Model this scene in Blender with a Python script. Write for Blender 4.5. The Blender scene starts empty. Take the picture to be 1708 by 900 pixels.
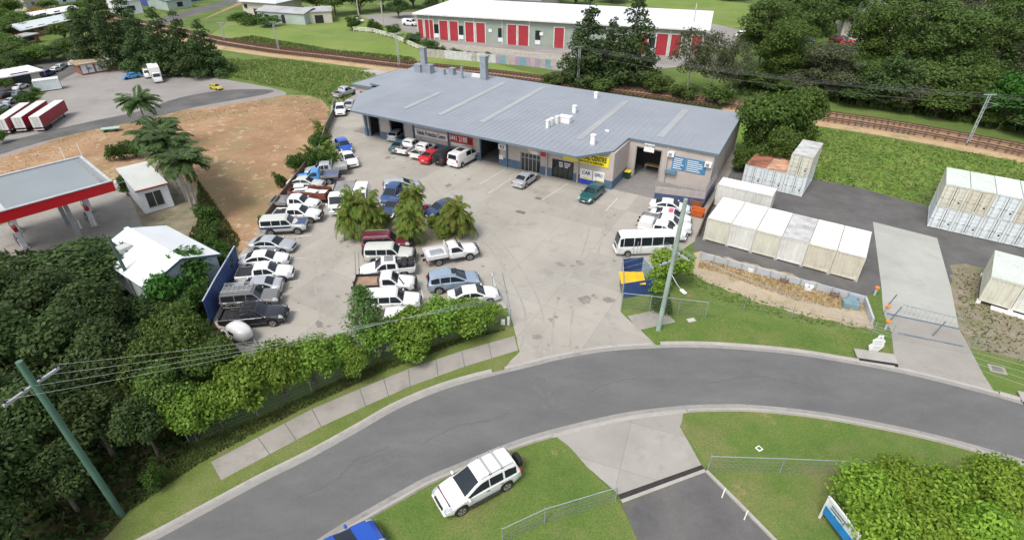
import bpy, bmesh, math, random
import numpy as np
from mathutils import Vector, Matrix, Euler
from mathutils.geometry import tessellate_polygon

R = math.radians
SC = bpy.context.scene
COL = SC.collection
random.seed(7)

# ------------------------------------------------------------------ camera, sky, sun, exposure
F, CX, CY, PITCH, HCAM = 930.0, 854.0, 450.0, R(33.2), 29.5      # surveyed from the photograph (1708 px wide)
cam_d = bpy.data.cameras.new('camera')
cam = bpy.data.objects.new('camera', cam_d); COL.objects.link(cam)
cam_d.sensor_width = 36.0
cam_d.lens = F / 1708.0 * 36.0
cam_d.clip_start = 0.5
cam_d.clip_end = 3000.0
cam.location = (0, 0, HCAM)
cam.rotation_euler = (math.pi / 2 - PITCH, 0, 0)
SC.camera = cam

SUN_EL, SUN_AZ = R(58), R(215)                 # azimuth clockwise from +Y: the light comes from behind and left of the camera
world = bpy.data.worlds.new('World'); SC.world = world
world.use_nodes = True
wn = world.node_tree
sky = wn.nodes.new('ShaderNodeTexSky')
sky.sky_type = 'NISHITA'
sky.sun_disc = False
sky.sun_elevation = SUN_EL
sky.sun_rotation = SUN_AZ
sky.air_density = 1.0; sky.dust_density = 3.0; sky.ozone_density = 1.0
bg = wn.nodes['Background']
bg.inputs[1].default_value = 0.15
hsv = wn.nodes.new('ShaderNodeHueSaturation'); hsv.inputs['Saturation'].default_value = 0.45      # thin cloud: a whiter sky
wn.links.new(sky.outputs[0], hsv.inputs['Color']); wn.links.new(hsv.outputs[0], bg.inputs[0])
sun_d = bpy.data.lights.new('sun', 'SUN')
sun_d.energy = 1.55
sun_d.angle = R(18)
sun_d.color = (1.0, 0.95, 0.88)
sun = bpy.data.objects.new('sun', sun_d); COL.objects.link(sun)
sdir = Vector((math.sin(SUN_AZ) * math.cos(SUN_EL), math.cos(SUN_AZ) * math.cos(SUN_EL), math.sin(SUN_EL)))
sun.rotation_euler = sdir.to_track_quat('Z', 'Y').to_euler()
SC.view_settings.view_transform = 'Standard'
SC.view_settings.look = 'None'
SC.view_settings.gamma = 1.0
SC.view_settings.exposure = 0.66
SC.render.film_transparent = False
SC.cycles.max_bounces = 6
SC.cycles.diffuse_bounces = 3
SC.cycles.transparent_max_bounces = 8

# ------------------------------------------------------------------ survey: pixel of the photograph -> point on a level plane
SP, CP = math.sin(PITCH), math.cos(PITCH)
def P(u, v, z=0.0):
    xc, yc = (u - CX) / F, (v - CY) / F
    d = Vector((xc, CP - yc * SP, -SP - yc * CP))
    t = (z - HCAM) / d.z
    return Vector((0, 0, HCAM)) + d * t
def PJ(p):
    q = HCAM - p[2]
    zc = p[1] * CP + q * SP
    yc = q * CP - p[1] * SP
    return CX + F * p[0] / zc, CY + F * yc / zc
def MPP(p):                                     # metres per photo pixel at a point
    return (p[1] * CP + (HCAM - p[2]) * SP) / F
def TOPZ(B, v):                                 # height over B that is seen at photo row v
    k = (v - CY) / F
    q = B[1] * (SP + k * CP) / (CP - k * SP)
    return HCAM - q
AX = R(-29.5)                                   # direction of the yard's main axis
E1 = Vector((math.cos(AX), math.sin(AX), 0)); E2 = Vector((-math.sin(AX), math.cos(AX), 0))
def LOC(a, b, z=0.0): return E1 * a + E2 * b + Vector((0, 0, z))

# ------------------------------------------------------------------ materials
MATS = {}
def _nodes(name):
    m = bpy.data.materials.new(name); m.use_nodes = True
    nt = m.node_tree
    return m, nt, nt.nodes['Principled BSDF']
def _noise(nt, scale, detail=4.0, rough=0.55, coord='Object', off=0.0, stretch=None, rot=0.0):
    tc = nt.nodes.new('ShaderNodeTexCoord')
    mp = nt.nodes.new('ShaderNodeMapping')
    mp.inputs['Location'].default_value = (off, off * .7, off * .3)
    mp.inputs['Rotation'].default_value = (0, 0, rot)
    if stretch: mp.inputs['Scale'].default_value = stretch
    nt.links.new(tc.outputs[coord], mp.inputs[0])
    n = nt.nodes.new('ShaderNodeTexNoise')
    n.inputs['Scale'].default_value = scale
    n.inputs['Detail'].default_value = detail
    n.inputs['Roughness'].default_value = rough
    nt.links.new(mp.outputs[0], n.inputs['Vector'])
    return n.outputs[0]
def _ramp(nt, fac, stops):
    r = nt.nodes.new('ShaderNodeValToRGB')
    els = r.color_ramp.elements
    while len(els) < len(stops): els.new(0.5)
    for e, (p, c) in zip(els, stops):
        e.position = p; e.color = (*c, 1) if len(c) == 3 else c
    nt.links.new(fac, r.inputs[0])
    return r.outputs[0]
def _mix(nt, fac, a, b, blend='MIX'):
    m = nt.nodes.new('ShaderNodeMix'); m.data_type = 'RGBA'; m.blend_type = blend
    for sock, val in ((0, fac), (6, a), (7, b)):
        if isinstance(val, (int, float)): m.inputs[sock].default_value = val
        elif isinstance(val, tuple): m.inputs[sock].default_value = (*val, 1)
        else: nt.links.new(val, m.inputs[sock])
    return m.outputs[2]
def _bump(nt, bs, h, strength, dist):
    b = nt.nodes.new('ShaderNodeBump')
    b.inputs['Strength'].default_value = strength; b.inputs['Distance'].default_value = dist
    nt.links.new(h, b.inputs['Height']); nt.links.new(b.outputs[0], bs.inputs['Normal'])
def mat(name, col, rough=0.6, var=0.12, scale=1.5, metal=0.0, spec=0.4, bump=0.0, coat=0.0, dirt=0.0, dirtcol=(.16, .12, .08), streak=0.0):
    if name in MATS: return MATS[name]
    m, nt, bs = _nodes(name)
    lo = tuple(c * (1 - var) for c in col); hi = tuple(min(.95, c * (1 + var)) for c in col)
    n = _noise(nt, scale, off=len(MATS) * 1.7)
    c = _ramp(nt, n, [(.32, lo), (.68, hi)])
    if dirt:
        n2 = _noise(nt, scale * .6, 6, .7, off=len(MATS) * 3.1)
        f = _ramp(nt, n2, [(.5, (0, 0, 0)), (.78, (dirt,) * 3)])
        c = _mix(nt, f, c, dirtcol)
    if streak:
        f = _ramp(nt, _noise(nt, 1.0, 5, .7, off=len(MATS) * 2.3, stretch=(4.5, 4.5, .3)), [(.48, (0, 0, 0)), (.75, (streak,) * 3)])
        c = _mix(nt, f, c, dirtcol)
    nt.links.new(c, bs.inputs['Base Color'])
    bs.inputs['Roughness'].default_value = rough
    bs.inputs['Metallic'].default_value = metal
    bs.inputs['Specular IOR Level'].default_value = spec
    bs.inputs['Coat Weight'].default_value = coat
    bs.inputs['Coat Roughness'].default_value = .08
    if bump: _bump(nt, bs, _noise(nt, scale * 6, 5), bump, .02)
    MATS[name] = m
    return m
def ground_mat(name, stops, s1, patches=(), rough=.95, fine=None, bump=.3, bdist=.05, joints=None, stretch=None, rot=0.0):
    """stops: ramp over a mid noise; patches: (scale, lo, hi, colour, amount) blended on top; fine: (scale, amount)."""
    if name in MATS: return MATS[name]
    m, nt, bs = _nodes(name)
    n = _noise(nt, s1, 8, .65, off=len(MATS) * 1.3, stretch=stretch, rot=rot)
    c = _ramp(nt, n, stops)
    for k, (sc, lo, hi, pc, am) in enumerate(patches):
        f = _ramp(nt, _noise(nt, sc, 7, .68, off=11.3 * (k + 1) + len(MATS), stretch=stretch if k == 0 else None, rot=rot), [(lo, (0, 0, 0)), (hi, (am,) * 3)])
        c = _mix(nt, f, c, pc)
    if fine:
        fn = _ramp(nt, _noise(nt, fine[0], 3, .6), [(.25, (1 - fine[1],) * 3), (.75, (1 + fine[1],) * 3)])
        c = _mix(nt, 1.0, c, fn, 'MULTIPLY')
    if joints:
        tc = nt.nodes.new('ShaderNodeTexCoord'); mp = nt.nodes.new('ShaderNodeMapping')
        mp.inputs['Rotation'].default_value = (0, 0, joints[2]); mp.inputs['Location'].default_value = (1.3, .7, 0)
        nt.links.new(tc.outputs['Object'], mp.inputs[0])
        br = nt.nodes.new('ShaderNodeTexBrick')
        br.inputs['Scale'].default_value = 1.0; br.offset = 0.0
        br.inputs['Brick Width'].default_value = joints[0]; br.inputs['Row Height'].default_value = joints[1]
        br.inputs['Mortar Size'].default_value = .022
        br.inputs['Color1'].default_value = (.9, .9, .89, 1); br.inputs['Color2'].default_value = (1.07, 1.07, 1.06, 1)
        br.inputs['Mortar'].default_value = (.8, .79, .77, 1)
        nt.links.new(mp.outputs[0], br.inputs['Vector'])
        c = _mix(nt, 1.0, c, br.outputs[0], 'MULTIPLY')
    nt.links.new(c, bs.inputs['Base Color'])
    bs.inputs['Roughness'].default_value = rough
    bs.inputs['Specular IOR Level'].default_value = .2
    if bump: _bump(nt, bs, _noise(nt, s1 * 12, 6, .7), bump, bdist)
    MATS[name] = m
    return m
def leaf_mat(name, dark, light, clump=.5, brown=None, brown_amt=.0):
    if name in MATS: return MATS[name]
    m, nt, bs = _nodes(name)
    g = nt.nodes.new('ShaderNodeNewGeometry')
    n = _noise(nt, clump, 3)
    mx = nt.nodes.new('ShaderNodeMath'); mx.operation = 'MULTIPLY_ADD'
    mx.inputs[1].default_value = .55; nt.links.new(g.outputs['Random Per Island'], mx.inputs[0])
    m2 = nt.nodes.new('ShaderNodeMath'); m2.operation = 'MULTIPLY'; m2.inputs[1].default_value = .5
    nt.links.new(n, m2.inputs[0]); nt.links.new(m2.outputs[0], mx.inputs[2])
    oi = nt.nodes.new('ShaderNodeObjectInfo')
    c = _ramp(nt, mx.outputs[0], [(.1, dark), (.55, tuple((a + b) / 2 for a, b in zip(dark, light))), (.9, light)])
    hv = nt.nodes.new('ShaderNodeHueSaturation')
    mr = nt.nodes.new('ShaderNodeMapRange'); mr.inputs[3].default_value = .85; mr.inputs[4].default_value = 1.18
    nt.links.new(oi.outputs['Random'], mr.inputs[0]); nt.links.new(mr.outputs[0], hv.inputs['Value'])
    mh = nt.nodes.new('ShaderNodeMapRange'); mh.inputs[3].default_value = .491; mh.inputs[4].default_value = .51
    nt.links.new(oi.outputs['Random'], mh.inputs[0]); nt.links.new(mh.outputs[0], hv.inputs['Hue'])
    nt.links.new(c, hv.inputs['Color'])
    c = hv.outputs[0]
    if brown:
        gt = nt.nodes.new('ShaderNodeMath'); gt.operation = 'GREATER_THAN'; gt.inputs[1].default_value = 1 - brown_amt
        nt.links.new(g.outputs['Random Per Island'], gt.inputs[0])
        c = _mix(nt, gt.outputs[0], c, brown)
    nt.links.new(c, bs.inputs['Base Color'])
    bs.inputs['Roughness'].default_value = .6
    bs.inputs['Specular IOR Level'].default_value = .25
    tr = nt.nodes.new('ShaderNodeBsdfTranslucent'); nt.links.new(c, tr.inputs[0])
    ms = nt.nodes.new('ShaderNodeMixShader'); ms.inputs[0].default_value = .42
    out = nt.nodes['Material Output']
    nt.links.new(bs.outputs[0], ms.inputs[1]); nt.links.new(tr.outputs[0], ms.inputs[2]); nt.links.new(ms.outputs[0], out.inputs[0])
    MATS[name] = m
    return m

# ------------------------------------------------------------------ mesh building
class MB:
    def __init__(s): s.v = []; s.f = []
    def add(s, vs, fs):
        n = len(s.v); s.v += [tuple(v) for v in vs]; s.f += [tuple(i + n for i in f) for f in fs]; return s
    def quad(s, *p): return s.add(p, [(0, 1, 2, 3)])
    def box(s, c, d, rz=0.0, bev=0.0, M=None):
        x, y, z = d[0] / 2, d[1] / 2, d[2] / 2
        if bev:
            b = min(bev, x * .9, y * .9, z * .9); vs = []
            for k in (-1, 1):
                vs += [(-x + b, -y + b, k * z), (x - b, -y + b, k * z), (x - b, y - b, k * z), (-x + b, y - b, k * z)]
            for k in (-1, 1):
                vs += [(-x + b, -y, k * (z - b)), (x - b, -y, k * (z - b)), (x, -y + b, k * (z - b)), (x, y - b, k * (z - b)),
                       (x - b, y, k * (z - b)), (-x + b, y, k * (z - b)), (-x, y - b, k * (z - b)), (-x, -y + b, k * (z - b))]
            fs = [(3, 2, 1, 0), (4, 5, 6, 7)]
            for i in range(8): fs.append((8 + i, 8 + (i + 1) % 8, 16 + (i + 1) % 8, 16 + i))
            for base, ring, flip in ((0, 8, True), (4, 16, False)):
                for i in range(4):
                    q = (ring + 2 * i, ring + 2 * i + 1, base + (i + 1) % 4, base + i)
                    t = (ring + 2 * i - 1 if i else ring + 7, ring + 2 * i, base + i)
                    fs += [tuple(reversed(q)), tuple(reversed(t))] if flip else [q, t]
        else:
            vs = [(a * x, b * y, k * z) for k in (-1, 1) for a, b in ((-1, -1), (1, -1), (1, 1), (-1, 1))]
            fs = [(3, 2, 1, 0), (4, 5, 6, 7), (0, 1, 5, 4), (1, 2, 6, 5), (2, 3, 7, 6), (3, 0, 4, 7)]
        T = M if M is not None else Matrix.Translation(Vector(c)) @ Matrix.Rotation(rz, 4, 'Z')
        if M is not None: T = M @ Matrix.Translation(Vector(c))
        return s.add([T @ Vector(v) for v in vs], fs)
    def beam(s, a, b, w, h):                     # box from a to b, w wide (level), h high
        a, b = Vector(a), Vector(b); d = b - a; L = d.length
        if L < 1e-5: return s
        x = d.normalized(); up = Vector((0, 0, 1)) if abs(x.z) < .95 else Vector((0, 1, 0))
        y = up.cross(x).normalized(); z = x.cross(y)
        vs = [a + x * (L * i) + y * (w / 2 * j) + z * (h / 2 * k) for k in (-1, 1) for i, j in ((0, -1), (1, -1), (1, 1), (0, 1))]
        return s.add(vs, [(3, 2, 1, 0), (4, 5, 6, 7), (0, 1, 5, 4), (1, 2, 6, 5), (2, 3, 7, 6), (3, 0, 4, 7)])
    def tube(s, pts, rad, n=8, cap=True):
        pts = [Vector(p) for p in pts]; k = len(pts)
        if not isinstance(rad, (list, tuple)): rad = [rad] * k
        rings = []
        for i, p in enumerate(pts):
            d = (pts[min(i + 1, k - 1)] - pts[max(i - 1, 0)])
            d = d.normalized() if d.length > 1e-9 else Vector((0, 0, 1))
            up = Vector((0, 0, 1)) if abs(d.z) < .9 else Vector((1, 0, 0))
            y = up.cross(d).normalized(); z = d.cross(y)
            rings.append([p + (y * math.cos(2 * math.pi * j / n) + z * math.sin(2 * math.pi * j / n)) * rad[i] for j in range(n)])
        vs = [v for r in rings for v in r]; fs = []
        for i in range(k - 1):
            for j in range(n):
                fs.append((i * n + j, i * n + (j + 1) % n, (i + 1) * n + (j + 1) % n, (i + 1) * n + j))
        if cap: fs += [tuple(reversed(range(n))), tuple(range((k - 1) * n, k * n))]
        return s.add(vs, fs)
    def prism(s, poly, z0, z1):
        n = len(poly); A = sum(poly[i][0] * poly[(i + 1) % n][1] - poly[(i + 1) % n][0] * poly[i][1] for i in range(n))
        if A < 0: poly = list(reversed(poly))
        tri = tessellate_polygon([[Vector((p[0], p[1], 0)) for p in poly]])
        vs = [(p[0], p[1], z0) for p in poly] + [(p[0], p[1], z1) for p in poly]
        fs = []
        for t in tri:
            a, b, c = t
            cr = (poly[b][0] - poly[a][0]) * (poly[c][1] - poly[a][1]) - (poly[b][1] - poly[a][1]) * (poly[c][0] - poly[a][0])
            if cr < 0: a, c = c, a
            fs += [(c, b, a), (a + n, b + n, c + n)]
        fs += [(i, (i + 1) % n, (i + 1) % n + n, i + n) for i in range(n)]
        return s.add(vs, fs)
    def lathe(s, prof, n=16, M=Matrix()):         # (r, z) profile round z
        k = len(prof); vs = []
        for r, z in prof:
            for j in range(n):
                a = 2 * math.pi * j / n; vs.append(M @ Vector((r * math.cos(a), r * math.sin(a), z)))
        fs = []
        for i in range(k - 1):
            for j in range(n): fs.append((i * n + j, i * n + (j + 1) % n, (i + 1) * n + (j + 1) % n, (i + 1) * n + j))
        fs += [tuple(reversed(range(n))), tuple(range((k - 1) * n, k * n))]
        return s.add(vs, fs)
    def mesh(s, name, smooth=None):
        me = bpy.data.meshes.new(name); me.from_pydata(s.v, [], s.f); me.update()
        if smooth:
            me.polygons.foreach_set('use_smooth', [True] * len(me.polygons))
            me.set_sharp_from_angle(angle=R(smooth))
        return me

def tag(o, label=None, cat=None, group=None, kind=None):
    if label: o['label'] = label
    if cat: o['category'] = cat
    if group: o['group'] = group
    if kind: o['kind'] = kind
    return o
def link(name, me, m=None, parent=None, loc=None):
    o = bpy.data.objects.new(name, me); COL.objects.link(o)
    if parent is not None: o.parent = parent
    if loc is not None: o.location = loc
    if m is not None:
        if not me.materials: me.materials.append(m)
        elif me.materials[0] is not m:
            o.material_slots[0].link = 'OBJECT'; o.material_slots[0].material = m
    return o
def obj(name, mb, m, parent=None, smooth=None, loc=None, label=None):
    o = link(name, mb.mesh(name, smooth), m, parent, loc)
    if label: o['label'] = label
    return o
def thing(name, loc, label, cat, group=None, rz=0.0, scale=None):
    o = bpy.data.objects.new(name, None); COL.objects.link(o)
    o.empty_display_size = .3
    o.location = loc; o.rotation_euler = (0, 0, rz)
    if scale is not None: o.scale = scale
    return tag(o, label, cat, group)
def single(name, mb, m, label, cat, group=None, smooth=None, loc=None):
    return tag(obj(name, mb, m, None, smooth, loc), label, cat, group)
KIDS = {}
def copy_tree(o, parent=None):
    c = o.copy(); COL.objects.link(c)
    if parent is not None: c.parent = parent
    for ch in list(o.children): copy_tree(ch, c)
    return c

def text_mesh(txt, size, depth=.015, width=None, bold=False):
    """extruded lettering as a mesh in the XZ plane, centred"""
    cu = bpy.data.curves.new('lettering', 'FONT'); cu.body = txt; cu.size = size; cu.extrude = depth
    cu.align_x = 'CENTER'; cu.align_y = 'CENTER'; cu.resolution_u = 3
    if bold: cu.offset = size * .018
    o = bpy.data.objects.new('lettering', cu); COL.objects.link(o)
    dg = bpy.context.evaluated_depsgraph_get()
    me = bpy.data.meshes.new_from_object(o.evaluated_get(dg))
    bpy.data.objects.remove(o); bpy.data.curves.remove(cu)
    M = Matrix.Rotation(math.pi / 2, 4, 'X')
    me.transform(M)
    if width:
        xs = [v.co.x for v in me.vertices]
        if xs and max(xs) - min(xs) > 0: me.transform(Matrix.Diagonal((width / (max(xs) - min(xs)), 1, 1, 1)))
    me.materials.clear()
    return me

def catmull(pts, n=8):
    pts = [Vector(p) for p in pts]; out = []
    for i in range(len(pts) - 1):
        p0, p1, p2, p3 = pts[max(i - 1, 0)], pts[i], pts[i + 1], pts[min(i + 2, len(pts) - 1)]
        for k in range(n):
            t = k / n
            out.append(.5 * ((2 * p1) + (p2 - p0) * t + (2 * p0 - 5 * p1 + 4 * p2 - p3) * t * t + (3 * p1 - p0 - 3 * p2 + p3) * t ** 3))
    out.append(pts[-1]); return out
def sheet_w(name, pts, z, m, kind='structure', rough=0.0):
    if rough: pts = roughen([Vector((p[0], p[1], 0)) for p in pts], rough)
    poly = [(p[0], p[1]) for p in pts]
    tri = tessellate_polygon([[Vector((x, y, 0)) for x, y in poly]])
    fs = []
    for a, b, c in tri:
        cr = (poly[b][0] - poly[a][0]) * (poly[c][1] - poly[a][1]) - (poly[b][1] - poly[a][1]) * (poly[c][0] - poly[a][0])
        fs.append((a, b, c) if cr > 0 else (a, c, b))
    mb = MB(); mb.add([(x, y, z) for x, y in poly], fs)
    return tag(obj(name, mb, m), kind=kind)
def roughen(w, amp, step=.5, seed=1):
    rr = random.Random(seed); out = []; a = amp * .0
    for i, p in enumerate(w):
        q = w[(i + 1) % len(w)]; L = (q - p).length; n = max(1, min(120, int(L / step))); d = (q - p).normalized(); nl = Vector((-d.y, d.x, 0))
        if p.length > 140 or L > 60: n = 1
        for k in range(n):
            a = a * .6 + rr.uniform(-amp, amp) * .7; out.append(p.lerp(q, k / n) + nl * a)
    return out
def sheet(name, px, z, m, smooth=0, kind='structure', rough=0.0):
    w = [P(u, v) for u, v in px]
    if smooth: w = catmull(w + [w[0]], smooth)[:-1]
    if rough: w = roughen(w, rough)
    return sheet_w(name, w, z, m, kind)
def ribbon(name, line, prof, m, kind='structure'):
    """sweep a (offset to the left, z) profile along a level line"""
    mb = MB(); vs = []; k = len(prof); n = len(line)
    for i, p in enumerate(line):
        d = (line[min(i + 1, n - 1)] - line[max(i - 1, 0)]); d.z = 0; d.normalize()
        nl = Vector((-d.y, d.x, 0))
        vs += [p + nl * o + Vector((0, 0, z)) for o, z in prof]
    fs = [(i * k + j, (i + 1) * k + j, (i + 1) * k + j + 1, i * k + j + 1) for i in range(n - 1) for j in range(k - 1)]
    mb.add(vs, [tuple(reversed(f)) for f in fs])
    return tag(obj(name, mb, m), kind=kind)
# ------------------------------------------------------------------ the ground and what lies flat on it
G_WILD = ground_mat('wild_grass', [(.25, (.055, .085, .02)), (.5, (.1, .15, .035)), (.75, (.15, .19, .06))], .12,
                    [(.5, .55, .75, (.17, .13, .065), .55)], fine=(3.0, .25), bump=.5, bdist=.2)
G_LAWN = ground_mat('lawn', [(.25, (.068, .125, .024)), (.5, (.1, .155, .034)), (.75, (.145, .175, .05))], .35,
                    [(.22, .5, .68, (.19, .175, .075), .75), (.55, .62, .72, (.28, .2, .12), .8)], fine=(9.0, .3), bump=.5, bdist=.06)
G_VERGE = ground_mat('verge_grass', [(.25, (.085, .13, .025)), (.5, (.13, .165, .045)), (.75, (.17, .175, .07))], .5,
                     [(.5, .55, .7, (.2, .16, .09), .7)], fine=(9.0, .3), bump=.5, bdist=.06)
G_FIELD = ground_mat('field_grass', [(.25, (.11, .17, .035)), (.5, (.155, .215, .05)), (.75, (.2, .235, .075))], .09,
                     [(.05, .55, .7, (.2, .19, .09), .6)], fine=(2.0, .2), bump=.4, bdist=.1)
G_BANK = ground_mat('bank_grass', [(.25, (.08, .15, .022)), (.5, (.125, .21, .034)), (.75, (.19, .24, .06))], .16, fine=(3, .25), bump=.5, bdist=.2)
G_CONC = ground_mat('yard_concrete', [(.25, (.27, .255, .225)), (.5, (.325, .305, .27)), (.75, (.37, .35, .315))], .16,
                    [(.42, .54, .76, (.19, .175, .155), .6), (1.1, .64, .74, (.13, .12, .105), .55), (.09, .5, .7, (.41, .39, .355), .5)],
                    rough=.85, fine=(14, .06), bump=.12, bdist=.01, joints=(5.2, 5.2, R(29.5)))
G_PATH = ground_mat('path_concrete', [(.25, (.24, .225, .2)), (.75, (.33, .31, .28))], .5,
                    [(.9, .55, .75, (.15, .14, .125), .55)], rough=.9, fine=(12, .08), bump=.12, bdist=.01)
G_DRIVE = ground_mat('drive_concrete', [(.25, (.26, .245, .22)), (.75, (.34, .325, .3))], .3,
                     [(.6, .55, .75, (.17, .16, .145), .5)], rough=.9, fine=(14, .07), bump=.12, bdist=.01, joints=(40, 4.0, R(20)))
G_SLAB = ground_mat('slab_concrete', [(.25, (.33, .335, .315)), (.75, (.42, .42, .39))], .25,
                    [(.5, .55, .8, (.25, .245, .22), .6)], rough=.85, fine=(14, .06), bump=.1, bdist=.01, joints=(60, 6.0, R(29.5)))
G_ROAD = ground_mat('road_asphalt', [(.25, (.105, .105, .106)), (.5, (.128, .128, .127)), (.75, (.155, .153, .15))], .22,
                    [(1.3, .68, .72, (.07, .07, .07), .5), (.12, .55, .75, (.175, .17, .165), .5)], rough=.85, fine=(18, .12), bump=.3, bdist=.012,
                    stretch=(1, 2.2, 1), rot=R(-20))
G_TAR = ground_mat('dark_asphalt', [(.25, (.075, .074, .073)), (.5, (.112, .109, .106)), (.75, (.15, .146, .14))], .3,
                   [(.5, .55, .75, (.14, .13, .12), .5)], rough=.9, fine=(16, .15), bump=.3, bdist=.012)
G_GRAVEL = ground_mat('grey_gravel', [(.2, (.2, .19, .175)), (.5, (.26, .245, .23)), (.8, (.32, .305, .285))], .08,
                      [(.14, .55, .72, (.17, .155, .14), .6), (.9, .66, .74, (.38, .36, .34), .4)], fine=(5, .12), bump=.3, bdist=.03)
G_DIRT = ground_mat('bare_dirt', [(.3, (.2, .12, .066)), (.5, (.3, .185, .105)), (.7, (.39, .265, .16))], .11,
                    [(.085, .48, .6, (.2, .175, .085), .6), (.35, .55, .66, (.27, .15, .085), .65), (.9, .56, .66, (.5, .4, .28), .6)], fine=(5, .14), bump=.6, bdist=.1)
G_SAND = ground_mat('sandy_dirt', [(.2, (.3, .24, .165)), (.5, (.37, .305, .215)), (.8, (.43, .375, .29))], .4,
                    [(.7, .54, .68, (.16, .16, .07), .8)], fine=(6, .15), bump=.4, bdist=.05)
G_BALLAST = ground_mat('rail_ballast', [(.2, (.23, .14, .08)), (.5, (.31, .2, .12)), (.8, (.37, .26, .17))], .4,
                       [(.25, .5, .66, (.2, .19, .13), .8)], fine=(7, .25), bump=.6, bdist=.05)
G_WEEDS = ground_mat('weedy_gravel', [(.2, (.11, .115, .05)), (.45, (.2, .175, .12)), (.8, (.29, .25, .2))], .7,
                     [(.5, .52, .68, (.1, .14, .035), .8)], fine=(6, .2), bump=.4, bdist=.05)
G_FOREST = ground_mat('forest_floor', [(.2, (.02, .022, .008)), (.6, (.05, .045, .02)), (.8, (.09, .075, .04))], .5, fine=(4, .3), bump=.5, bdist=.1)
G_KERB = ground_mat('kerb_concrete', [(.25, (.29, .275, .25)), (.75, (.39, .37, .34))], .8, [(2.0, .58, .75, (.18, .17, .155), .6)], rough=.9, fine=(15, .1), bump=.1, bdist=.01)

mb = MB(); mb.quad((-900, -300, 0), (900, -300, 0), (900, 1500, 0), (-900, 1500, 0))
tag(obj('ground', mb, G_WILD), kind='structure')

Z1, Z2, Z3, Z4 = .006, .012, .018, .024
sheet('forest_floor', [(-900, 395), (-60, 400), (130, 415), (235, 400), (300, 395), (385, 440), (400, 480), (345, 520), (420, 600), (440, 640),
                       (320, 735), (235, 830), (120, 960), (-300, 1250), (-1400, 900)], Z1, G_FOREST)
sheet('field', [(352, 58), (420, 8), (560, 8), (640, 24), (690, 60), (700, 75), (800, 100), (900, 125), (985, 140), (990, 150), (759, 113), (560, 93), (368, 67)], Z1, G_FIELD)
sheet('far_field', [(1040, 2), (1160, -4), (1260, 8), (1275, 40), (1200, 50), (1050, 18)], Z1, G_FIELD)
sheet('bank', [(1215, 196), (1367, 213), (1491, 236), (1720, 275), (1900, 310), (1900, 390), (1720, 335), (1560, 300), (1520, 338), (1345, 300), (1225, 300)], Z1, G_BANK)
sheet('dirt_lot', [(-300, 330), (0, 262), (120, 224), (240, 184), (330, 182), (430, 166), (500, 158), (538, 168), (549, 190), (512, 255), (482, 310), (442, 365),
                   (398, 428), (372, 385), (340, 335), (300, 300), (250, 310), (190, 300), (0, 372), (-200, 430)], Z2, G_DIRT, 3, rough=.35)
sheet('gravel_lot', [(-220, 320), (-150, 270), (0, 196), (60, 170), (120, 118), (200, 108), (300, 124), (345, 128), (450, 146), (478, 158), (430, 166), (330, 182), (240, 186),
                     (120, 226), (0, 264)], Z1 + .001, G_GRAVEL, 3)
sheet('lane', [(-200, 315), (-40, 252), (60, 224), (150, 203), (230, 186), (300, 163), (380, 150), (452, 150), (440, 158), (330, 178), (240, 200), (130, 222), (0, 258), (-150, 320)], Z2 + .001, G_TAR, 4)
sheet('forecourt', [(-300, 560), (-200, 440), (0, 376), (190, 304), (206, 300), (246, 398), (240, 440), (150, 430), (0, 520)], Z3, G_PATH)
sheet('yard', [(425, 610), (362, 545), (346, 518), (397, 428), (442, 365), (490, 300), (522, 258), (550, 205), (553, 168), (590, 120), (670, 108), (860, 134), (1200, 186), (1232, 205),
               (1222, 290), (1195, 340), (1168, 396), (1060, 470), (1038, 490), (1035, 518), (1096, 577), (1010, 587), (940, 600), (865, 622), (836, 622), (864, 584), (858, 550), (848, 512), (700, 568), (560, 612)], Z1 + .002, G_CONC)
sheet('container_yard', [(1156, 416), (1160, 396), (1190, 335), (1234, 262), (1350, 297), (1430, 312), (1540, 342), (1720, 384), (1900, 440), (1900, 590), (1700, 535), (1592, 470), (1470, 478), (1447, 494)], Z2, G_TAR)
sheet('weedy_strip', [(1590, 440), (1660, 450), (1900, 520), (1900, 640), (1720, 610), (1615, 585), (1600, 546), (1587, 480)], Z3, G_WEEDS, 2, rough=.3)
sheet('litter_ground', [(188, 300), (260, 268), (310, 300), (345, 335), (375, 385), (400, 428), (350, 500), (240, 450), (205, 330)], Z2 + .002, G_WEEDS, 2, rough=.3)
sheet('slab', [(1456, 370), (1563, 397), (1586, 480), (1599, 547), (1473, 521), (1470, 478)], Z4, G_SLAB)
sheet('apron', [(1473, 521), (1599, 547), (1617, 580), (1640, 625), (1662, 658), (1600, 645), (1494, 619), (1487, 556)], Z4 + .002, G_DRIVE)
sheet('lawn_strip', [(1042, 500), (1140, 470), (1170, 500), (1300, 535), (1440, 555), (1485, 558), (1494, 612), (1400, 596), (1330, 586), (1250, 578), (1170, 573), (1096, 576), (1036, 520)], Z3, G_LAWN, rough=.07)
sheet('dirt_strip', [(1160, 430), (1168, 420), (1300, 452), (1444, 500), (1452, 520), (1456, 548), (1410, 540), (1340, 524), (1270, 504), (1210, 484), (1166, 463), (1153, 452)], Z4, G_SAND, 2, rough=.32)
sheet('small_pad', [(1047, 527), (1105, 515), (1127, 537), (1064, 551)], Z4 + .004, G_PATH)
sheet('corner_lawn', [(1617, 580), (1720, 604), (1900, 660), (1900, 730), (1708, 664), (1662, 656), (1640, 625)], Z4 + .001, G_LAWN, rough=.07)

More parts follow.
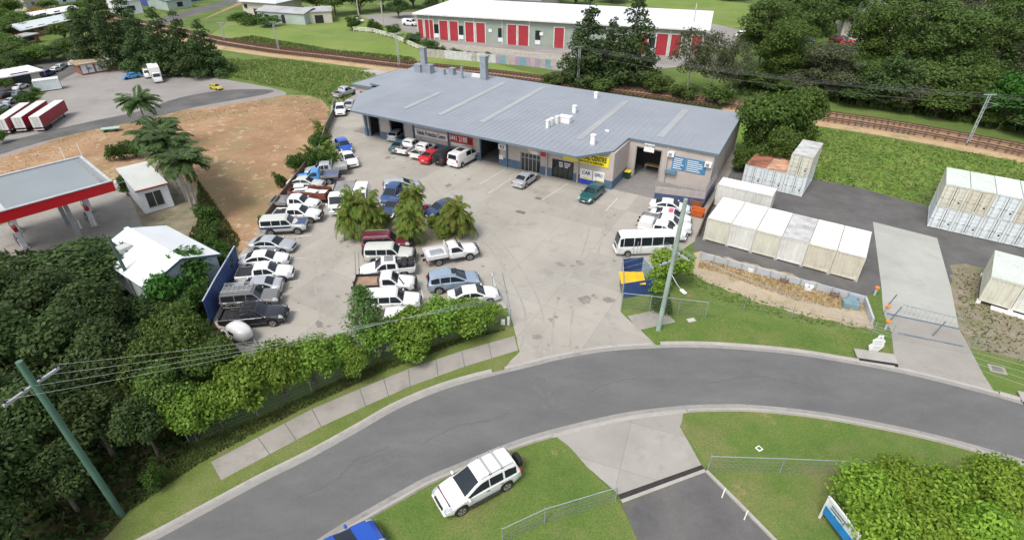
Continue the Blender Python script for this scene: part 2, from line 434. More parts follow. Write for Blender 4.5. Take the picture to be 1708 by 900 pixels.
# the road and its two kerbs
K_N = catmull([P(*p) for p in [(60, 1010), (160, 950), (262, 899), (430, 808), (523, 761), (600, 718), (671, 678), (760, 643), (882, 612), (940, 598), (1010, 586), (1090, 580.5), (1170, 579.5), (1250, 584),
                               (1330, 592), (1400, 603), (1494, 620), (1591, 643), (1708, 675), (1830, 715), (2000, 780)]], 6)
K_S = catmull([P(*p) for p in [(330, 1060), (430, 970), (540, 893), (600, 857), (671, 817), (714, 794), (770, 771), (835, 744), (900, 722), (1000, 697), (1060, 685.5), (1141, 676.5), (1200, 674.5), (1249, 675), (1332, 682.5),
                               (1415, 695), (1539, 720), (1663, 753), (1760, 785), (1900, 840)]], 6)
road_poly = [Vector(p) for p in K_N] + [Vector(p) for p in reversed(K_S)]
sheet_w('road', road_poly, Z4 + .006, G_ROAD)
def cut(line, u0, u1):
    return [p for p in line if u0 <= PJ(p)[0] <= u1]
full = [(.34, .03), (.42, .15), (.6, .155), (.64, .0)]
low = [(.34, .04), (.5, .055), (.62, .06), (.66, .0)]
gut = [(-.03, .0), (-.02, .034), (.32, .038), (.36, .02)]
G_GUT = ground_mat('gutter_concrete', [(.25, (.22, .21, .195)), (.75, (.31, .3, .275))], .7, [(1.6, .55, .75, (.13, .125, .115), .6)], rough=.9, fine=(15, .1), bump=.1, bdist=.01)
ribbon('kerb', cut(K_N, -2000, 845), full, G_KERB)
ribbon('kerb', cut(K_N, 838, 1102), low, G_KERB)
ribbon('kerb', cut(K_N, 1090, 1500), full, G_KERB)
ribbon('kerb', cut(K_N, 1488, 1668), low, G_KERB)
ribbon('kerb', cut(K_N, 1655, 2600), full, G_KERB)
ribbon('gutter', K_N, gut, G_GUT)
flip = lambda pr: [(-o, z) for o, z in reversed(pr)]
ribbon('kerb', cut(K_S, -2000, 925), flip(full), G_KERB)
ribbon('kerb', cut(K_S, 905, 1150), flip(low), G_KERB)
ribbon('kerb', cut(K_S, 1136, 2600), flip(full), G_KERB)
ribbon('gutter', K_S, flip(gut), G_GUT)
# lawns south of the road
sheet_w('front_lawn', [p + Vector((0, 0, 0)) for p in cut(K_S, -2000, 925)] + [P(947, 743), P(976, 775), P(1030, 830), P(1063, 900), P(1075, 1000), P(800, 1200), P(300, 1200)], Z2, G_LAWN, rough=.06)
sheet_w('corner_lawn', cut(K_S, 1130, 2600) + [P(2000, 1100), P(1400, 1150), P(1293, 900), P(1183, 784), P(1134, 711)], Z2, G_LAWN, rough=.06)
sheet('driveway', [(905, 727), (1000, 701), (1060, 690), (1146, 680), (1134, 711), (1170, 775), (1032, 824), (976, 775), (947, 743)], Z2 - .003, G_DRIVE)
sheet('drain_bed', [(1032, 824), (1170, 775), (1177, 785), (1037, 838)], Z3, mat('drain_black', (.02, .02, .022), .7))
sheet('entry_lane', [(1037, 841), (1177, 787), (1230, 835), (1293, 900), (1400, 1060), (1090, 1100), (1064, 900)], Z3, G_TAR)
# verge and footpath north of the road
sheet_w('verge', cut(K_N, -2000, 848) + [P(u, v) for u, v in [(838, 618), (866, 586), (858, 550), (846, 520), (700, 578), (560, 640), (440, 690), (330, 760), (235, 840), (110, 960)]], Z2, G_VERGE, rough=.08)
sheet('footpath', [(352, 770), (430, 729), (520, 682), (600, 648), (681, 615), (770, 585), (858, 560), (864, 584), (775, 611), (684, 644), (610, 677), (536, 711), (450, 757), (369, 800)], Z3, G_PATH)
# joints of the footpath
mb = MB()
for a, b in [((430, 729), (450, 757)), ((475, 705.5), (494, 733.5)), ((520, 682), (536, 711)), ((600, 648), (610, 677)), ((640, 631.5), (648, 660)), ((681, 615), (684, 644)), ((727, 599.5), (731, 627)), ((770, 585), (775, 611)), ((815, 572), (820, 597))]:
    A, B = P(*a, Z4), P(*b, Z4); mb.beam(A, B, .04, .006)
tag(obj('footpath_joint', mb, mat('joint_dark', (.1, .095, .085), .9)), kind='structure')

# grate over the drain, lane edging
t = thing('drain_grate', P(1102, 804), 'long dark slatted drain grate across the driveway', 'drain grate')
mb = MB(); a0, a1 = P(1033, 825, 0) - t.location, P(1171, 776.5, 0) - t.location
b0, b1 = P(1036.5, 836, 0) - t.location, P(1176, 784.5, 0) - t.location
for k in range(61):
    f = k / 60; mb.beam(a0.lerp(a1, f) + Vector((0, 0, .035)), b0.lerp(b1, f) + Vector((0, 0, .035)), .045, .03)
obj('grate', mb, mat('grate_steel', (.07, .06, .055), .6, metal=.3), t)
mb = MB(); mb.beam(b0 + Vector((0, 0, .03)), b1 + Vector((0, 0, .03)), .22, .06); obj('concrete_edge', mb, G_KERB, t)
ribbon('lane_edge', [P(1178, 786), P(1230, 838), P(1293, 902), P(1400, 1060)], [(-.1, .0), (-.09, .14), (.09, .14), (.1, 0)], G_KERB)
# manholes and pits
def pit(u, v, w, d, label, m1, m2, rz=0):
    t = thing('pit_cover', P(u, v), label, 'pit cover', rz=rz)
    mb = MB(); mb.box((0, 0, .03), (w, d, .05)); obj('surround', mb, m1, t)
    mb = MB(); mb.box((0, 0, .045), (w * .62, d * .62, .05)); obj('lid', mb, m2, t)
M_WHITE = mat('white_paint', (.72, .72, .7), .5, .05)
M_PITL = mat('pit_lid', (.16, .15, .13), .7)
pit(1266, 748, .36, .36, 'small white framed pit cover in the lawn near the driveway', M_WHITE, G_LAWN, .5)
pit(1153, 534, .7, .45, 'pale rectangular pit lid in the lawn strip beside the power pole', mat('pale_lid', (.45, .45, .4), .7), mat('pale_lid', (.45, .45, .4), .7), .3)
pit(1663, 616, 1.1, .9, 'sunken concrete pit cover in the small lawn at the right edge', G_PATH, M_PITL, -.4)
pit(869, 354, 1.0, .55, 'dark rectangular storm grate in the middle of the concrete yard', M_PITL, M_PITL, AX)
pit(898, 331, .7, .5, 'small dark pit lid at the end of a painted parking line', M_PITL, M_PITL, AX)
# painted bay lines
M_LINE = mat('line_paint', (.5, .49, .46), .8, .2, 6)
mb = MB()
for a, b in [((905, 333), (950, 304)), ((842, 282), (800, 307)), ((853, 297), (815, 322)), ((1010, 352), (1030, 330)), ((700, 470), (707, 502)), ((820, 455), (832, 500)), ((735, 530), (728, 505)),
             ((488, 395), (520, 392)), ((472, 433), (505, 430)), ((410, 580), (452, 572)), ((478, 470), (500, 467)), ((460, 520), (500, 516))]:
    mb.beam(P(*a, .012), P(*b, .012), .1, .008)
tag(obj('bay_line', mb, M_LINE), kind='structure')
mb = MB()
for a, b in [((592, 420), (597, 560)), ((598, 420), (603, 560)), ((494, 395), (463, 470)), ((838, 455), (850, 512))]:
    mb.beam(P(*a, .012), P(*b, .012), .05, .006)
tag(obj('yard_joint', mb, mat('joint_dark', (.1, .095, .085), .9)), kind='structure')

rs = random.Random(21); mb = MB()
def blob(c, r, z, ecc=1.0, rot=0.0):
    n = 14; vs = []; f = [rs.uniform(.65, 1.2) for _ in range(n)]
    for k in range(n):
        a = 2 * math.pi * k / n; x, y = math.cos(a) * r * f[k], math.sin(a) * r * f[k] * ecc; vs.append((c.x + x * math.cos(rot) - y * math.sin(rot), c.y + x * math.sin(rot) + y * math.cos(rot), z))
    mb.add(vs, [tuple(range(n))])
for u0, u1, v0, v1, n_ in ((700, 1000, 290, 480, 26), (500, 600, 380, 560, 14), (640, 830, 250, 300, 14), (880, 1030, 480, 580, 14), (610, 820, 400, 500, 16), (410, 500, 380, 560, 12), (1000, 1090, 330, 440, 12)):
    for k in range(n_): blob(P(rs.uniform(u0, u1), rs.uniform(v0, v1)), rs.uniform(.06, .3) * (2.2 if k % 6 == 0 else 1), .0185 + .00012 * (len(mb.f)), rs.uniform(.4, 1), rs.random() * 3)
tag(obj('oil_stain', mb, mat('oil_stain', (.215, .2, .175), .8, .2, 2.0)), kind='structure')
mb = MB(); zt_ = .0102
for pts_ in ([(880, 600), (890, 520), (850, 440), (800, 380), (720, 300)], [(935, 590), (945, 500), (985, 420), (1000, 350)], [(560, 560), (540, 470), (560, 400), (640, 310)]):
    c_ = catmull([P(*q) for q in pts_], 10)
    for d_ in (-.75, .75):
        zt_ += .0007
        n_ = len(c_); vs = []
        for i, q in enumerate(c_):
            t_ = c_[min(i + 1, n_ - 1)] - c_[max(i - 1, 0)]; t_.normalize(); nl = Vector((-t_.y, t_.x, 0)); vs += [q + nl * (d_ - .09) + Vector((0, 0, zt_)), q + nl * (d_ + .09) + Vector((0, 0, zt_))]
        mb.add(vs, [(2 * i, 2 * i + 2, 2 * i + 3, 2 * i + 1) for i in range(n_ - 1)])
tag(obj('tyre_track', mb, mat('tyre_track', (.298, .28, .247), .85, .1, 1.0)), kind='structure')
mb = MB()
for pts_ in ([(700, 740), (760, 712), (800, 704), (850, 690)], [(500, 830), (560, 800), (590, 770), (650, 745)], [(1180, 640), (1260, 628), (1330, 640)], [(980, 660), (1010, 640), (1060, 632)]):
    c_ = catmull([P(*q) for q in pts_], 8); c_ = [q + Vector((rs.uniform(-.12, .12), rs.uniform(-.12, .12), .034)) for q in c_]
    for a_, b_ in zip(c_[:-1], c_[1:]): mb.beam(a_, b_, .028, .004)
tag(obj('road_crack', mb, mat('road_crack', (.088, .088, .087), .9)), kind='structure')
mb = MB()
for (u, v, w_, d_, r_) in ((640, 770, 2.4, 1.0, .6), (905, 655, 1.2, 3.2, .3), (1330, 628, 2.8, .9, -.15), (1120, 612, .8, .8, 0)):
    c_ = P(u, v); M_ = Matrix.Translation(c_ + Vector((0, 0, .033))) @ Matrix.Rotation(r_, 4, 'Z'); mb.add([M_ @ Vector((x * w_ / 2, y * d_ / 2, 0)) for x, y in ((-1, -1), (1, -1), (1, 1), (-1, 1))], [(0, 1, 2, 3)])
tag(obj('road_patch', mb, mat('road_patch', (.119, .119, .118), .9, .1, 3.0)), kind='structure')

# railway
def offs(px): return catmull([P(*p) for p in px], 6)
up = offs([(150, 20), (260, 42), (368, 66), (468, 82), (560, 92), (662, 104), (817, 120), (954, 137), (1076, 153), (1200, 168), (1360, 188), (1491, 207), (1600, 226), (1708, 247), (1900, 290)])
dn = [p - Vector((.0, 0, 0)) for p in up]
def shift(line, d):
    out = []
    for i, p in enumerate(line):
        t_ = line[min(i + 1, len(line) - 1)] - line[max(i - 1, 0)]; t_.normalize()
        out.append(p + Vector((-t_.y, t_.x, 0)) * d)
    return out
lo_e = shift(up, -5.4)
sheet_w('rail_bed', shift(up, 2.2) + list(reversed(lo_e)), Z2 + .003, G_BALLAST)
sheet_w('rail_path', shift(up, -4.9) + list(reversed(shift(up, -7.4))), Z3 + .003, ground_mat('ochre_path', [(.2, (.3, .2, .1)), (.5, (.4, .29, .16)), (.8, (.47, .37, .23))], .4, [(.5, .54, .68, (.16, .16, .07), .8)], fine=(6, .15)))
M_RAIL = mat('rusty_rail', (.1, .05, .035), .7, .2)
M_SLEEP = mat('dark_sleeper', (.13, .085, .06), .9, .25)
for k, d in enumerate((0.2, -3.3)):
    c = shift(up, d)
    t = thing('railway_track', c[len(c) // 2], ('railway track on the side away from the grey roofed workshop', 'railway track on the side nearer to the grey roofed workshop')[k], 'railway track', 'railway tracks through the cutting')
    o = t.location
    pf = [(-.5, 0), (-.45, .18), (.45, .18), (.5, 0)]
    for s in (-.55, .55):
        L = shift(c, s); mb = MB()
        for i in range(len(L) - 1): mb.beam(L[i] - o + Vector((0, 0, .33)), L[i + 1] - o + Vector((0, 0, .33)), .1, .16)
        obj('rail', mb, M_RAIL, t)
    mb = MB(); acc = 0
    for i in range(len(c) - 1):
        d_ = c[i + 1] - c[i]; n = max(1, int(d_.length / .7)); h = math.atan2(d_.y, d_.x)
        for j in range(n): mb.box(c[i].lerp(c[i + 1], j / n) - o + Vector((0, 0, .19)), (.26, 2.1, .14), h)
    obj('sleepers', mb, M_SLEEP, t)
sheet('warehouse_yard', [(640, 42), (700, 60), (705, 70), (780, 95), (930, 118), (1000, 126), (1130, 112), (1190, 76), (1240, 84), (1260, 56), (1190, 40), (690, 20), (600, 26)], Z2, G_GRAVEL)
sheet('far_street', [(-200, 30), (30, 110), (120, 96), (160, 60), (400, -6), (420, -2), (200, 62), (150, 108), (0, 190), (-150, 240), (-300, 230)], Z2, G_TAR)
sheet('far_track', [(335, 34), (352, 28), (440, -8), (425, -8)], Z3, G_BALLAST)
# ------------------------------------------------------------------ the workshop
M_ROOF = mat('grey_roof', (.245, .268, .3), .5, .06, .25, spec=.5, dirt=.25, dirtcol=(.23, .25, .27))
M_STRIP = mat('roof_skylight', (.31, .318, .322), .4, .06, .6)
M_BEIGE = mat('beige_block', (.42, .37, .335), .85, .06, .8, dirt=.2)
M_BLUEB = mat('blue_band', (.085, .14, .21), .7, .1, .8)
M_FASC = mat('slate_fascia', (.12, .16, .19), .5, .05)
M_DARK = mat('dark_opening', (.02, .02, .022), .9)
M_GLASS = mat('dark_glass', (.018, .024, .028), .06, .1, spec=.7)
M_STEEL = mat('galv_steel', (.4, .42, .44), .4, .1, 2, metal=.5)
M_BLUES = mat('blue_sign', (.055, .2, .36), .45, .05)
M_RED = mat('red_sign', (.5, .03, .03), .45, .05)
M_YEL = mat('yellow_sign', (.75, .62, .02), .45, .04)
M_BLACK = mat('black_paint', (.02, .02, .02), .5)
M_NAVY = mat('navy_letter', (.02, .035, .1), .5)
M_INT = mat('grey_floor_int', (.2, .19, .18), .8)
M_FLUE = mat('zinc_flue', (.3, .33, .37), .4, .12, 1.5, metal=.35)

bld = thing('workshop', LOC(-40, 70), 'long workshop with a pale grey metal roof, roller doors and a blue lower wall band', 'workshop')
def bl(a, b, z=0.0): return LOC(a, b, z) - LOC(-40, 70)
def A_AT(u, b, z=2.0):                            # where along the wall line b the photo column u falls
    lo, hi = -90, 20
    for _ in range(50):
        m = (lo + hi) / 2
        if PJ(LOC(m, b, z))[0] < u: lo = m
        else: hi = m
    return lo
def wallbox(mb, a0, a1, z0, z1, b, t=.25):        # slab along the front direction, outer face on line b
    c = bl((a0 + a1) / 2, b + t / 2, (z0 + z1) / 2); mb.box(c, (a1 - a0, t, z1 - z0), AX)
def sidebox(mb, b0, b1, z0, z1, a, t=.25):        # slab along the depth direction, centred on a
    c = bl(a, (b0 + b1) / 2, (z0 + z1) / 2); mb.box(c, (t, b1 - b0, z1 - z0), AX)
WB, WH = 61.0, 4.72
xs = {k: A_AT(u, WB) for k, u in dict(c0=606, o1=616, o1e=633, o2=651, o2e=674, o3=801, o3e=833, g0=868, g1=902, d0=921, d1=957, end=1021).items()}
xs['end'] = -20.4
wal, bands = MB(), []
def solid(a0, a1, b=WB):
    wallbox(wal, a0, a1, 1.15, WH, b); band = MB(); wallbox(band, a0, a1, 0, 1.15, b - .02, .27); bands.append(band)
solid(xs['c0'], xs['o1']); solid(xs['o1e'], xs['o2']); solid(xs['o2e'], xs['o3']); solid(xs['o3e'], xs['g0'])
solid(xs['g1'], xs['d0']); solid(xs['d1'], xs['end'])
for a0, a1, h in ((xs['o1'], xs['o1e'], 4.2), (xs['o2'], xs['o2e'], 4.2), (xs['o3'], xs['o3e'], 4.25), (xs['g0'], xs['g1'], 2.45), (xs['d0'], xs['d1'], 2.5)):
    wallbox(wal, a0, a1, h, WH, WB)
WX = -20.4
sidebox(wal, 61.0 + .26, 66.3, 1.15, WH, WX - .125); band = MB(); sidebox(band, 61.0 + .26, 66.3, 0, 1.15, WX - .125, .29); bands.append(band)
RW = 66.3                                            # right wing
r0, r1 = A_AT(1059, RW), A_AT(1101, RW)
RE = -9.9
wallbox(wal, WX, r0, 0, WH, RW); wallbox(wal, r1, RE, 0, WH, RW); wallbox(wal, r0, r1, 4.1, WH, RW)
sidebox(wal, RW + .26, 82.2, 0, WH, RE - .125)
wallbox(wal, -66, RE, 0, WH, 82.2)
sidebox(wal, 64.2, 69.4, 0, WH, -63.3); wallbox(wal, -69.6, -63.4, 0, 4.4, 69.6); sidebox(wal, 69.9, 80.9, 0, 4.4, -69.4)
sidebox(wal, 61.3, 64.2, 0, WH, xs['c0'] + .1)
obj('wall', wal, M_BEIGE, bld); [obj('blue_band', q_, M_BLUEB, bld) for q_ in bands]
# floor slab inside, so that the open bays are not lit from below the ground
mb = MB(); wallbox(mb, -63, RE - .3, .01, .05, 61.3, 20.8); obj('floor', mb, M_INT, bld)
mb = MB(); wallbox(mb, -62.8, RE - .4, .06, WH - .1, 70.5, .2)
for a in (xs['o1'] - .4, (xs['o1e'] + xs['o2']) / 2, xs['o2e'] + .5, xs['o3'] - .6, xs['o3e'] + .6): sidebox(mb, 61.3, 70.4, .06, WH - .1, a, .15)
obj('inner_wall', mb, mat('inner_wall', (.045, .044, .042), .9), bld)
# roof: outline seen from above with a low pitch towards the front
prof = [(-59.2, 57.75), (-23.9, 57.65), (-20.75, 61.3), (-20.6, 66.25), (-9.5, 66.15), (-9.9, 82.5), (-66.3, 82.7), (-66.0, 69.6), (-63.65, 69.5), (-63.75, 64.1)]
def rz_(b): return 4.74 + (b - 57.7) * .018
tri = tessellate_polygon([[Vector((a, b, 0)) for a, b in prof]])
mb = MB(); n = len(prof)
top = [bl(a, b, rz_(b) + .12) for a, b in prof]; bot = [bl(a, b, rz_(b)) for a, b in prof]
fs = []
for t in tri:
    p, q, r = [Vector(prof[i]) for i in t]
    cr = (q - p).cross(r - p)
    fs.append(t if cr > 0 else tuple(reversed(t)))
mb.add(top + bot, [tuple(f) for f in fs] + [tuple(i + n for i in reversed(f)) for f in fs] + [(i, i + n, (i + 1) % n + n, (i + 1) % n) for i in range(n)])
roof = obj('roof', mb, M_ROOF, bld)
mb = MB()                                            # sheeting ribs
k = -59.0
while k < -10:
    b0 = 57.9 if k < -24 else (61.6 + (0 if k > -20.8 else 0) if k < -20.8 else 66.5)
    if k < -24 or k < -20.8 or True:
        b0 = 57.9 if k < -24 else (57.7 + (k + 24) * 1.15 + .3 if k < -20.8 else 66.5)
        mb.beam(bl(k, b0, rz_(b0) + .135), bl(k, 82.3, rz_(82.3) + .125), .04, .012)
    k += .76
obj('roof_ribs', mb, M_ROOF, roof)
mb = MB()
for (u0, v0), (u1, v1) in (((728, 190), (846, 141)), ((795, 202), (912, 150)), ((960, 231), (1050, 172)), ((1098, 229), (1146, 187)), ((672, 180), (735, 156))):
    z = 5.0; a = P(u0, v0, z); b = P(u1, v1, z)
    am = (a.dot(E1) + b.dot(E1)) / 2; b0, b1 = a.dot(E2), b.dot(E2)
    mb.add([bl(am - .45, b0, rz_(b0) + .155), bl(am + .45, b0, rz_(b0) + .155), bl(am + .45, b1, rz_(b1) + .155), bl(am - .45, b1, rz_(b1) + .155)], [(0, 1, 2, 3)])
obj('skylight_strips', mb, M_STRIP, roof)
mb = MB()
for i in range(n):                                    # gutter and barge round the edge
    a, b = prof[i], prof[(i + 1) % n]
    mb.beam(bl(a[0], a[1], rz_(a[1]) - .02), bl(b[0], b[1], rz_(b[1]) - .02), .16, .26)
obj('gutter', mb, M_FASC, roof)
pr2 = [(-69.9, 69.3), (-66.02, 69.3), (-66.32, 82.2), (-69.4, 81.0)]
mb = MB(); mb.prism([tuple(bl(a, b)[:2]) for a, b in pr2], 4.42, 4.55); obj('annex_roof', mb, M_ROOF, bld)
mb = MB(); mb.beam(bl(-69.95, 69.25, 4.42), bl(-63.6, 69.4, 4.42), .14, .3); mb.beam(bl(-69.95, 69.25, 4.42), bl(-69.4, 81, 4.42), .14, .3); obj('annex_fascia', mb, M_FASC, bld)
mb = MB(); wallbox(mb, -68.6, -65.2, .05, 3.4, 69.57, .05); obj('annex_door', mb, M_DARK, bld)
# columns, downpipes
for u in (610, 690, 748, 845.5, 912, 964, 1110):
    b = WB - .14 if u < 1050 else RW - .14
    a = A_AT(u, b)
    mb = MB(); mb.box(bl(a, b, 2.36), (.3 if u == 610 else .16, .2, 4.7), AX); obj('column' if u == 610 else 'downpipe', mb, M_BLUEB if u in (690, 748, 845.5, 610) else M_BEIGE, bld)
# shop front glass, security door
def panel(name, a0, a1, z0, z1, b, m, t=.08, parent=bld):
    mb = MB(); wallbox(mb, a0, a1, z0, z1, b, t); return obj(name, mb, m, parent)
g = panel('shopfront', xs['g0'] + .05, xs['g1'] - .05, .05, 2.43, WB + .1, M_GLASS)
mb = MB()
for k in range(6): a = xs['g0'] + .08 + (xs['g1'] - xs['g0'] - .16) * k / 5; wallbox(mb, a - .04, a + .04, .05, 2.44, WB + .04, .07)
wallbox(mb, xs['g0'] + .13, xs['g1'] - .13, 1.8, 1.88, WB + .035, .06)
obj('window_frame', mb, M_STEEL, g)
g = panel('shop_door', xs['d0'] + .05, xs['d1'] - .05, .05, 2.48, WB + .1, M_GLASS)
mb = MB()
for k in range(5): a = xs['d0'] + .08 + (xs['d1'] - xs['d0'] - .16) * k / 4; wallbox(mb, a - .03, a + .03, .05, 2.49, WB + .04, .07)
obj('door_frame', mb, M_BLACK, g)
mb = MB()
for k, (f0, f1, z) in enumerate(((.3, .5, 2.1), (.56, .85, 2.1), (.32, .5, 1.85), (.56, .82, 1.85), (.58, .74, 1.6), (.34, .5, 1.6))):
    a = xs['d0']; w = xs['d1'] - a; wallbox(mb, a + w * f0, a + w * f1, z, z + .12, WB + .025, .03)
obj('door_lettering', mb, M_WHITE, g)
# roller door curtains rolled up at the bay heads
for a0, a1, h, b in ((xs['o1'], xs['o1e'], 4.2, WB), (xs['o2'], xs['o2e'], 4.2, WB), (xs['o3'], xs['o3e'], 4.25, WB), (r0, r1, 4.1, RW)):
    mb = MB(); mb.tube([bl(a0 + .1, b + .55, h - .1), bl(a1 - .1, b + .55, h - .1)], .27, 12); obj('roller_door', mb, M_STEEL, bld, 40)
    for a in (a0, a1): mb = MB(); wallbox(mb, a - .07, a + .07, 0, h, b - .05, .1); obj('door_jamb', mb, M_BLUEB if b == WB else M_STEEL, bld)
# signs
def sign(name, a0, a1, z0, z1, b, m, lines, label=None, depth=.05):
    s = panel(name, a0, a1, z0, z1, b - depth, m, depth)
    for (txt, fa, fz, size, w, lm) in lines:
        me = text_mesh(txt, size, .012, w, True)
        o = link('lettering', me, lm, s)
        o.location = bl(a0 + (a1 - a0) * fa, b - depth - .015, z0 + (z1 - z0) * fz); o.rotation_euler = (0, 0, AX)
    if label: s['label'] = label
    return s
s0, s1, s2 = A_AT(692.5, WB, 2.3), A_AT(746.5, WB, 2.3), A_AT(789, WB, 2.3)
sign('wall_sign', s0, s1, 1.8, 2.75, WB - .02, M_WHITE, [('Vehicle Protection Centre', .5, .5, .95, (s1 - s0) * .88, M_BLACK)], 'white wall sign reading Vehicle Protection Centre')
sg = sign('wall_sign', s1 + .1, s2, 1.95, 3.05, WB - .02, M_RED, [('5441 2188', .42, .5, 1.05, (s2 - s1) * .7, M_WHITE)], 'red wall sign with a white phone number')
mb = MB(); Mx = Matrix.Translation(bl(s1 + (s2 - s1) * .9, WB - .09, 2.52)) @ Matrix.Rotation(AX, 4, 'Z') @ Matrix.Rotation(math.pi / 2, 4, 'X')
mb.lathe([(.38, -.01), (.38, .02)], 18, Mx); obj('badge', mb, mat('dark_red', (.2, .015, .02), .5), sg)
panel('wall_panel', s1 + .6, s2 - .3, 1.45, 1.8, WB - .04, M_WHITE)
y0, y1 = A_AT(940, WB, 3.4), A_AT(1016, WB, 3.4)
sign('wall_sign', y0, y1, 2.75, 4.1, WB - .02, M_YEL, [('MECHANICAL CENTRE', .5, .62, .85, (y1 - y0) * .9, M_BLACK), ('SERVICE & REPAIRS', .62, .2, .34, (y1 - y0) * .55, M_BLACK)], 'yellow wall sign reading Mechanical Centre')
p0, pm, p1 = A_AT(968, WB, 1.2), A_AT(988.5, WB, 1.2), A_AT(1008, WB, 1.2)
for a0, a1, word in ((p0, pm - .06, 'CAR'), (pm + .06, p1, 'GPRO')):
    s = sign('poster_board', a0, a1, .72, 2.05, WB - .04, M_WHITE, [(word, .5, .62, .62, (a1 - a0) * .7, M_NAVY)])
    panel('poster_base', a0 + .01, a1 - .01, .08, .71, WB - .1, mat('royal_blue', (.03, .06, .42), .5), .06, s)
    panel('poster_stripe', a0 + .3, a1 - .12, 0.82, .95, WB - .105, M_YEL, .02, s)
sq = A_AT(838, WB, 3.5)
sign('wall_sign', sq - .6, sq + .55, 2.3, 3.0, WB - .02, M_WHITE, [('K3', .5, .5, .6, None, M_BLACK)], 'small white wall sign beside the middle roller bay')
panel('wall_panel', sq - .5, sq + .1, .9, 1.5, WB - .06, M_WHITE)
q0 = A_AT(881, WB, 3.6); panel('notice', q0, q0 + 1.2, 2.75, 3.2, WB - .04, mat('cream_panel', (.6, .45, .32), .6)); panel('notice', q0 + .4, q0 + 1.5, 2.6, 2.95, WB - .06, M_WHITE)
q0 = A_AT(902, WB, 3.6); panel('fire_sign', q0, q0 + .75, 2.5, 3.2, WB - .04, M_RED)
# right wing: white board over the door, blue board, air conditioners, mailbox-like shelf
w0, w1 = A_AT(1075, RW, 4.2), A_AT(1092, RW, 4.2)
sign('wall_sign', w0, w1, 3.65, 4.75, RW - .06, M_WHITE, [('CENTRE', .5, .7, .3, 1.3, M_NAVY)], 'white board hanging over the right hand roller door')
v0, vm, v1 = A_AT(1121, RW, 2.7), A_AT(1143, RW, 2.7), A_AT(1177, RW, 2.7)
for a0, a1 in ((v0, vm - .03), (vm + .03, v1)):
    s = panel('blue_board', a0, a1, 2.05, 3.75, RW - .06, M_BLUES)
    mb = MB(); rr = random.Random(int(a0 * 10))
    for k in range(6): wallbox(mb, a0 + .15, a0 + (a1 - a0) * rr.uniform(.6, .9), 2.2 + k * .25, 2.29 + k * .25, RW - .085, .02)
    obj('board_lettering', mb, M_WHITE, s)
for u, z in ((1120, 3.95), (1182, 3.5)):
    a = A_AT(u, RW, z); c = panel('air_conditioner', a - .4, a + .4, z - .3, z + .3, RW - .35, M_WHITE, .34)
    panel('fan_grille', a - .25, a + .15, z - .22, z + .18, RW - .37, M_STEEL, .02, c)
a = A_AT(1111, RW, 1.4); panel('blue_crate_shelf', a - .1, a + 1.3, 1.55, 1.95, RW - .5, mat('shelf_blue', (.1, .2, .28), .6), .48)
# flues and fans on the roof
def rp(u, v, z=5.1): p = P(u, v, z); return p.dot(E1), p.dot(E2)
def on_roof(name, u, v, w, d, h, m, label=None, cap=True):
    a, b = rp(u, v); z = rz_(b) + .12
    mb = MB(); mb.box(bl(a, b, z + h / 2), (w, d, h), AX); o = obj(name, mb, m, bld)
    if cap: mb = MB(); mb.box(bl(a, b, z + h + .05), (w + .1, d + .1, .1), AX); obj('cap', mb, m, o)
    if label: o['label'] = label
    return o
on_roof('flue', 709, 122, .9, .8, 4.0, M_FLUE, 'tallest square flue near the back corner of the roof')
on_roof('plant_box', 700, 121, 1.3, 1.3, 1.2, M_FLUE); on_roof('plant_box', 717, 123, 1.2, 1.2, 1.3, M_FLUE)
on_roof('flue', 808, 134, 1.1, .9, 3.6, M_FLUE, 'wide square flue at the back edge of the roof')
on_roof('vent_pipe', 771, 132, .35, .35, 1.7, M_FLUE); on_roof('vent_box', 755, 126, .9, .9, 1.0, M_FLUE); on_roof('vent_box', 741, 126, .4, .4, .8, M_FLUE)
on_roof('roof_vent', 795, 130, 1.6, .5, .35, M_WHITE)
for u, v, w, d, h in ((943, 203, 1.6, 1.0, .75), (914, 211, .35, .6, .9), (920.5, 208, .35, .6, .9), (929, 205, .35, .6, .9), (958, 188, .5, .5, .9), (994, 165, .5, .5, .75), (989, 238, .55, .5, 1.1), (1013, 218, .5, .3, .15)):
    o = on_roof('rooftop_unit', u, v, w, d, h, M_WHITE, cap=h > .3)
# roadside store in front of the right wing: low walled pen
pen = thing('storage_pen', LOC(-15, 62), 'low beige block pen with a blue base and wire panels against the right wing', 'storage pen')
c0, c1, c2 = P(1090, 335), P(1172, 346), P(1190, 318)
o = pen.location; mb, mb2, mb3 = MB(), MB(), MB()
for a, b in ((c0, c1), (c1, c2)):
    mb.beam(a - o + Vector((0, 0, .55)), b - o + Vector((0, 0, .55)), .18, 1.1)
    mb2.beam(a - o + Vector((0, 0, 1.5)), b - o + Vector((0, 0, 1.5)), .1, .8)
    for k in range(18):
        q = a.lerp(b, k / 17); mb3.tube([q - o + Vector((0, 0, 1.9)), q - o + Vector((0, 0, 2.7))], .025, 5)
    mb3.tube([a - o + Vector((0, 0, 2.7)), b - o + Vector((0, 0, 2.7))], .025, 5)
obj('base_wall', mb, mat('pen_blue', (.06, .085, .17), .7), pen); obj('sheeting', mb2, mat('pen_beige', (.36, .32, .3), .7), pen); obj('railing', mb3, M_STEEL, pen)
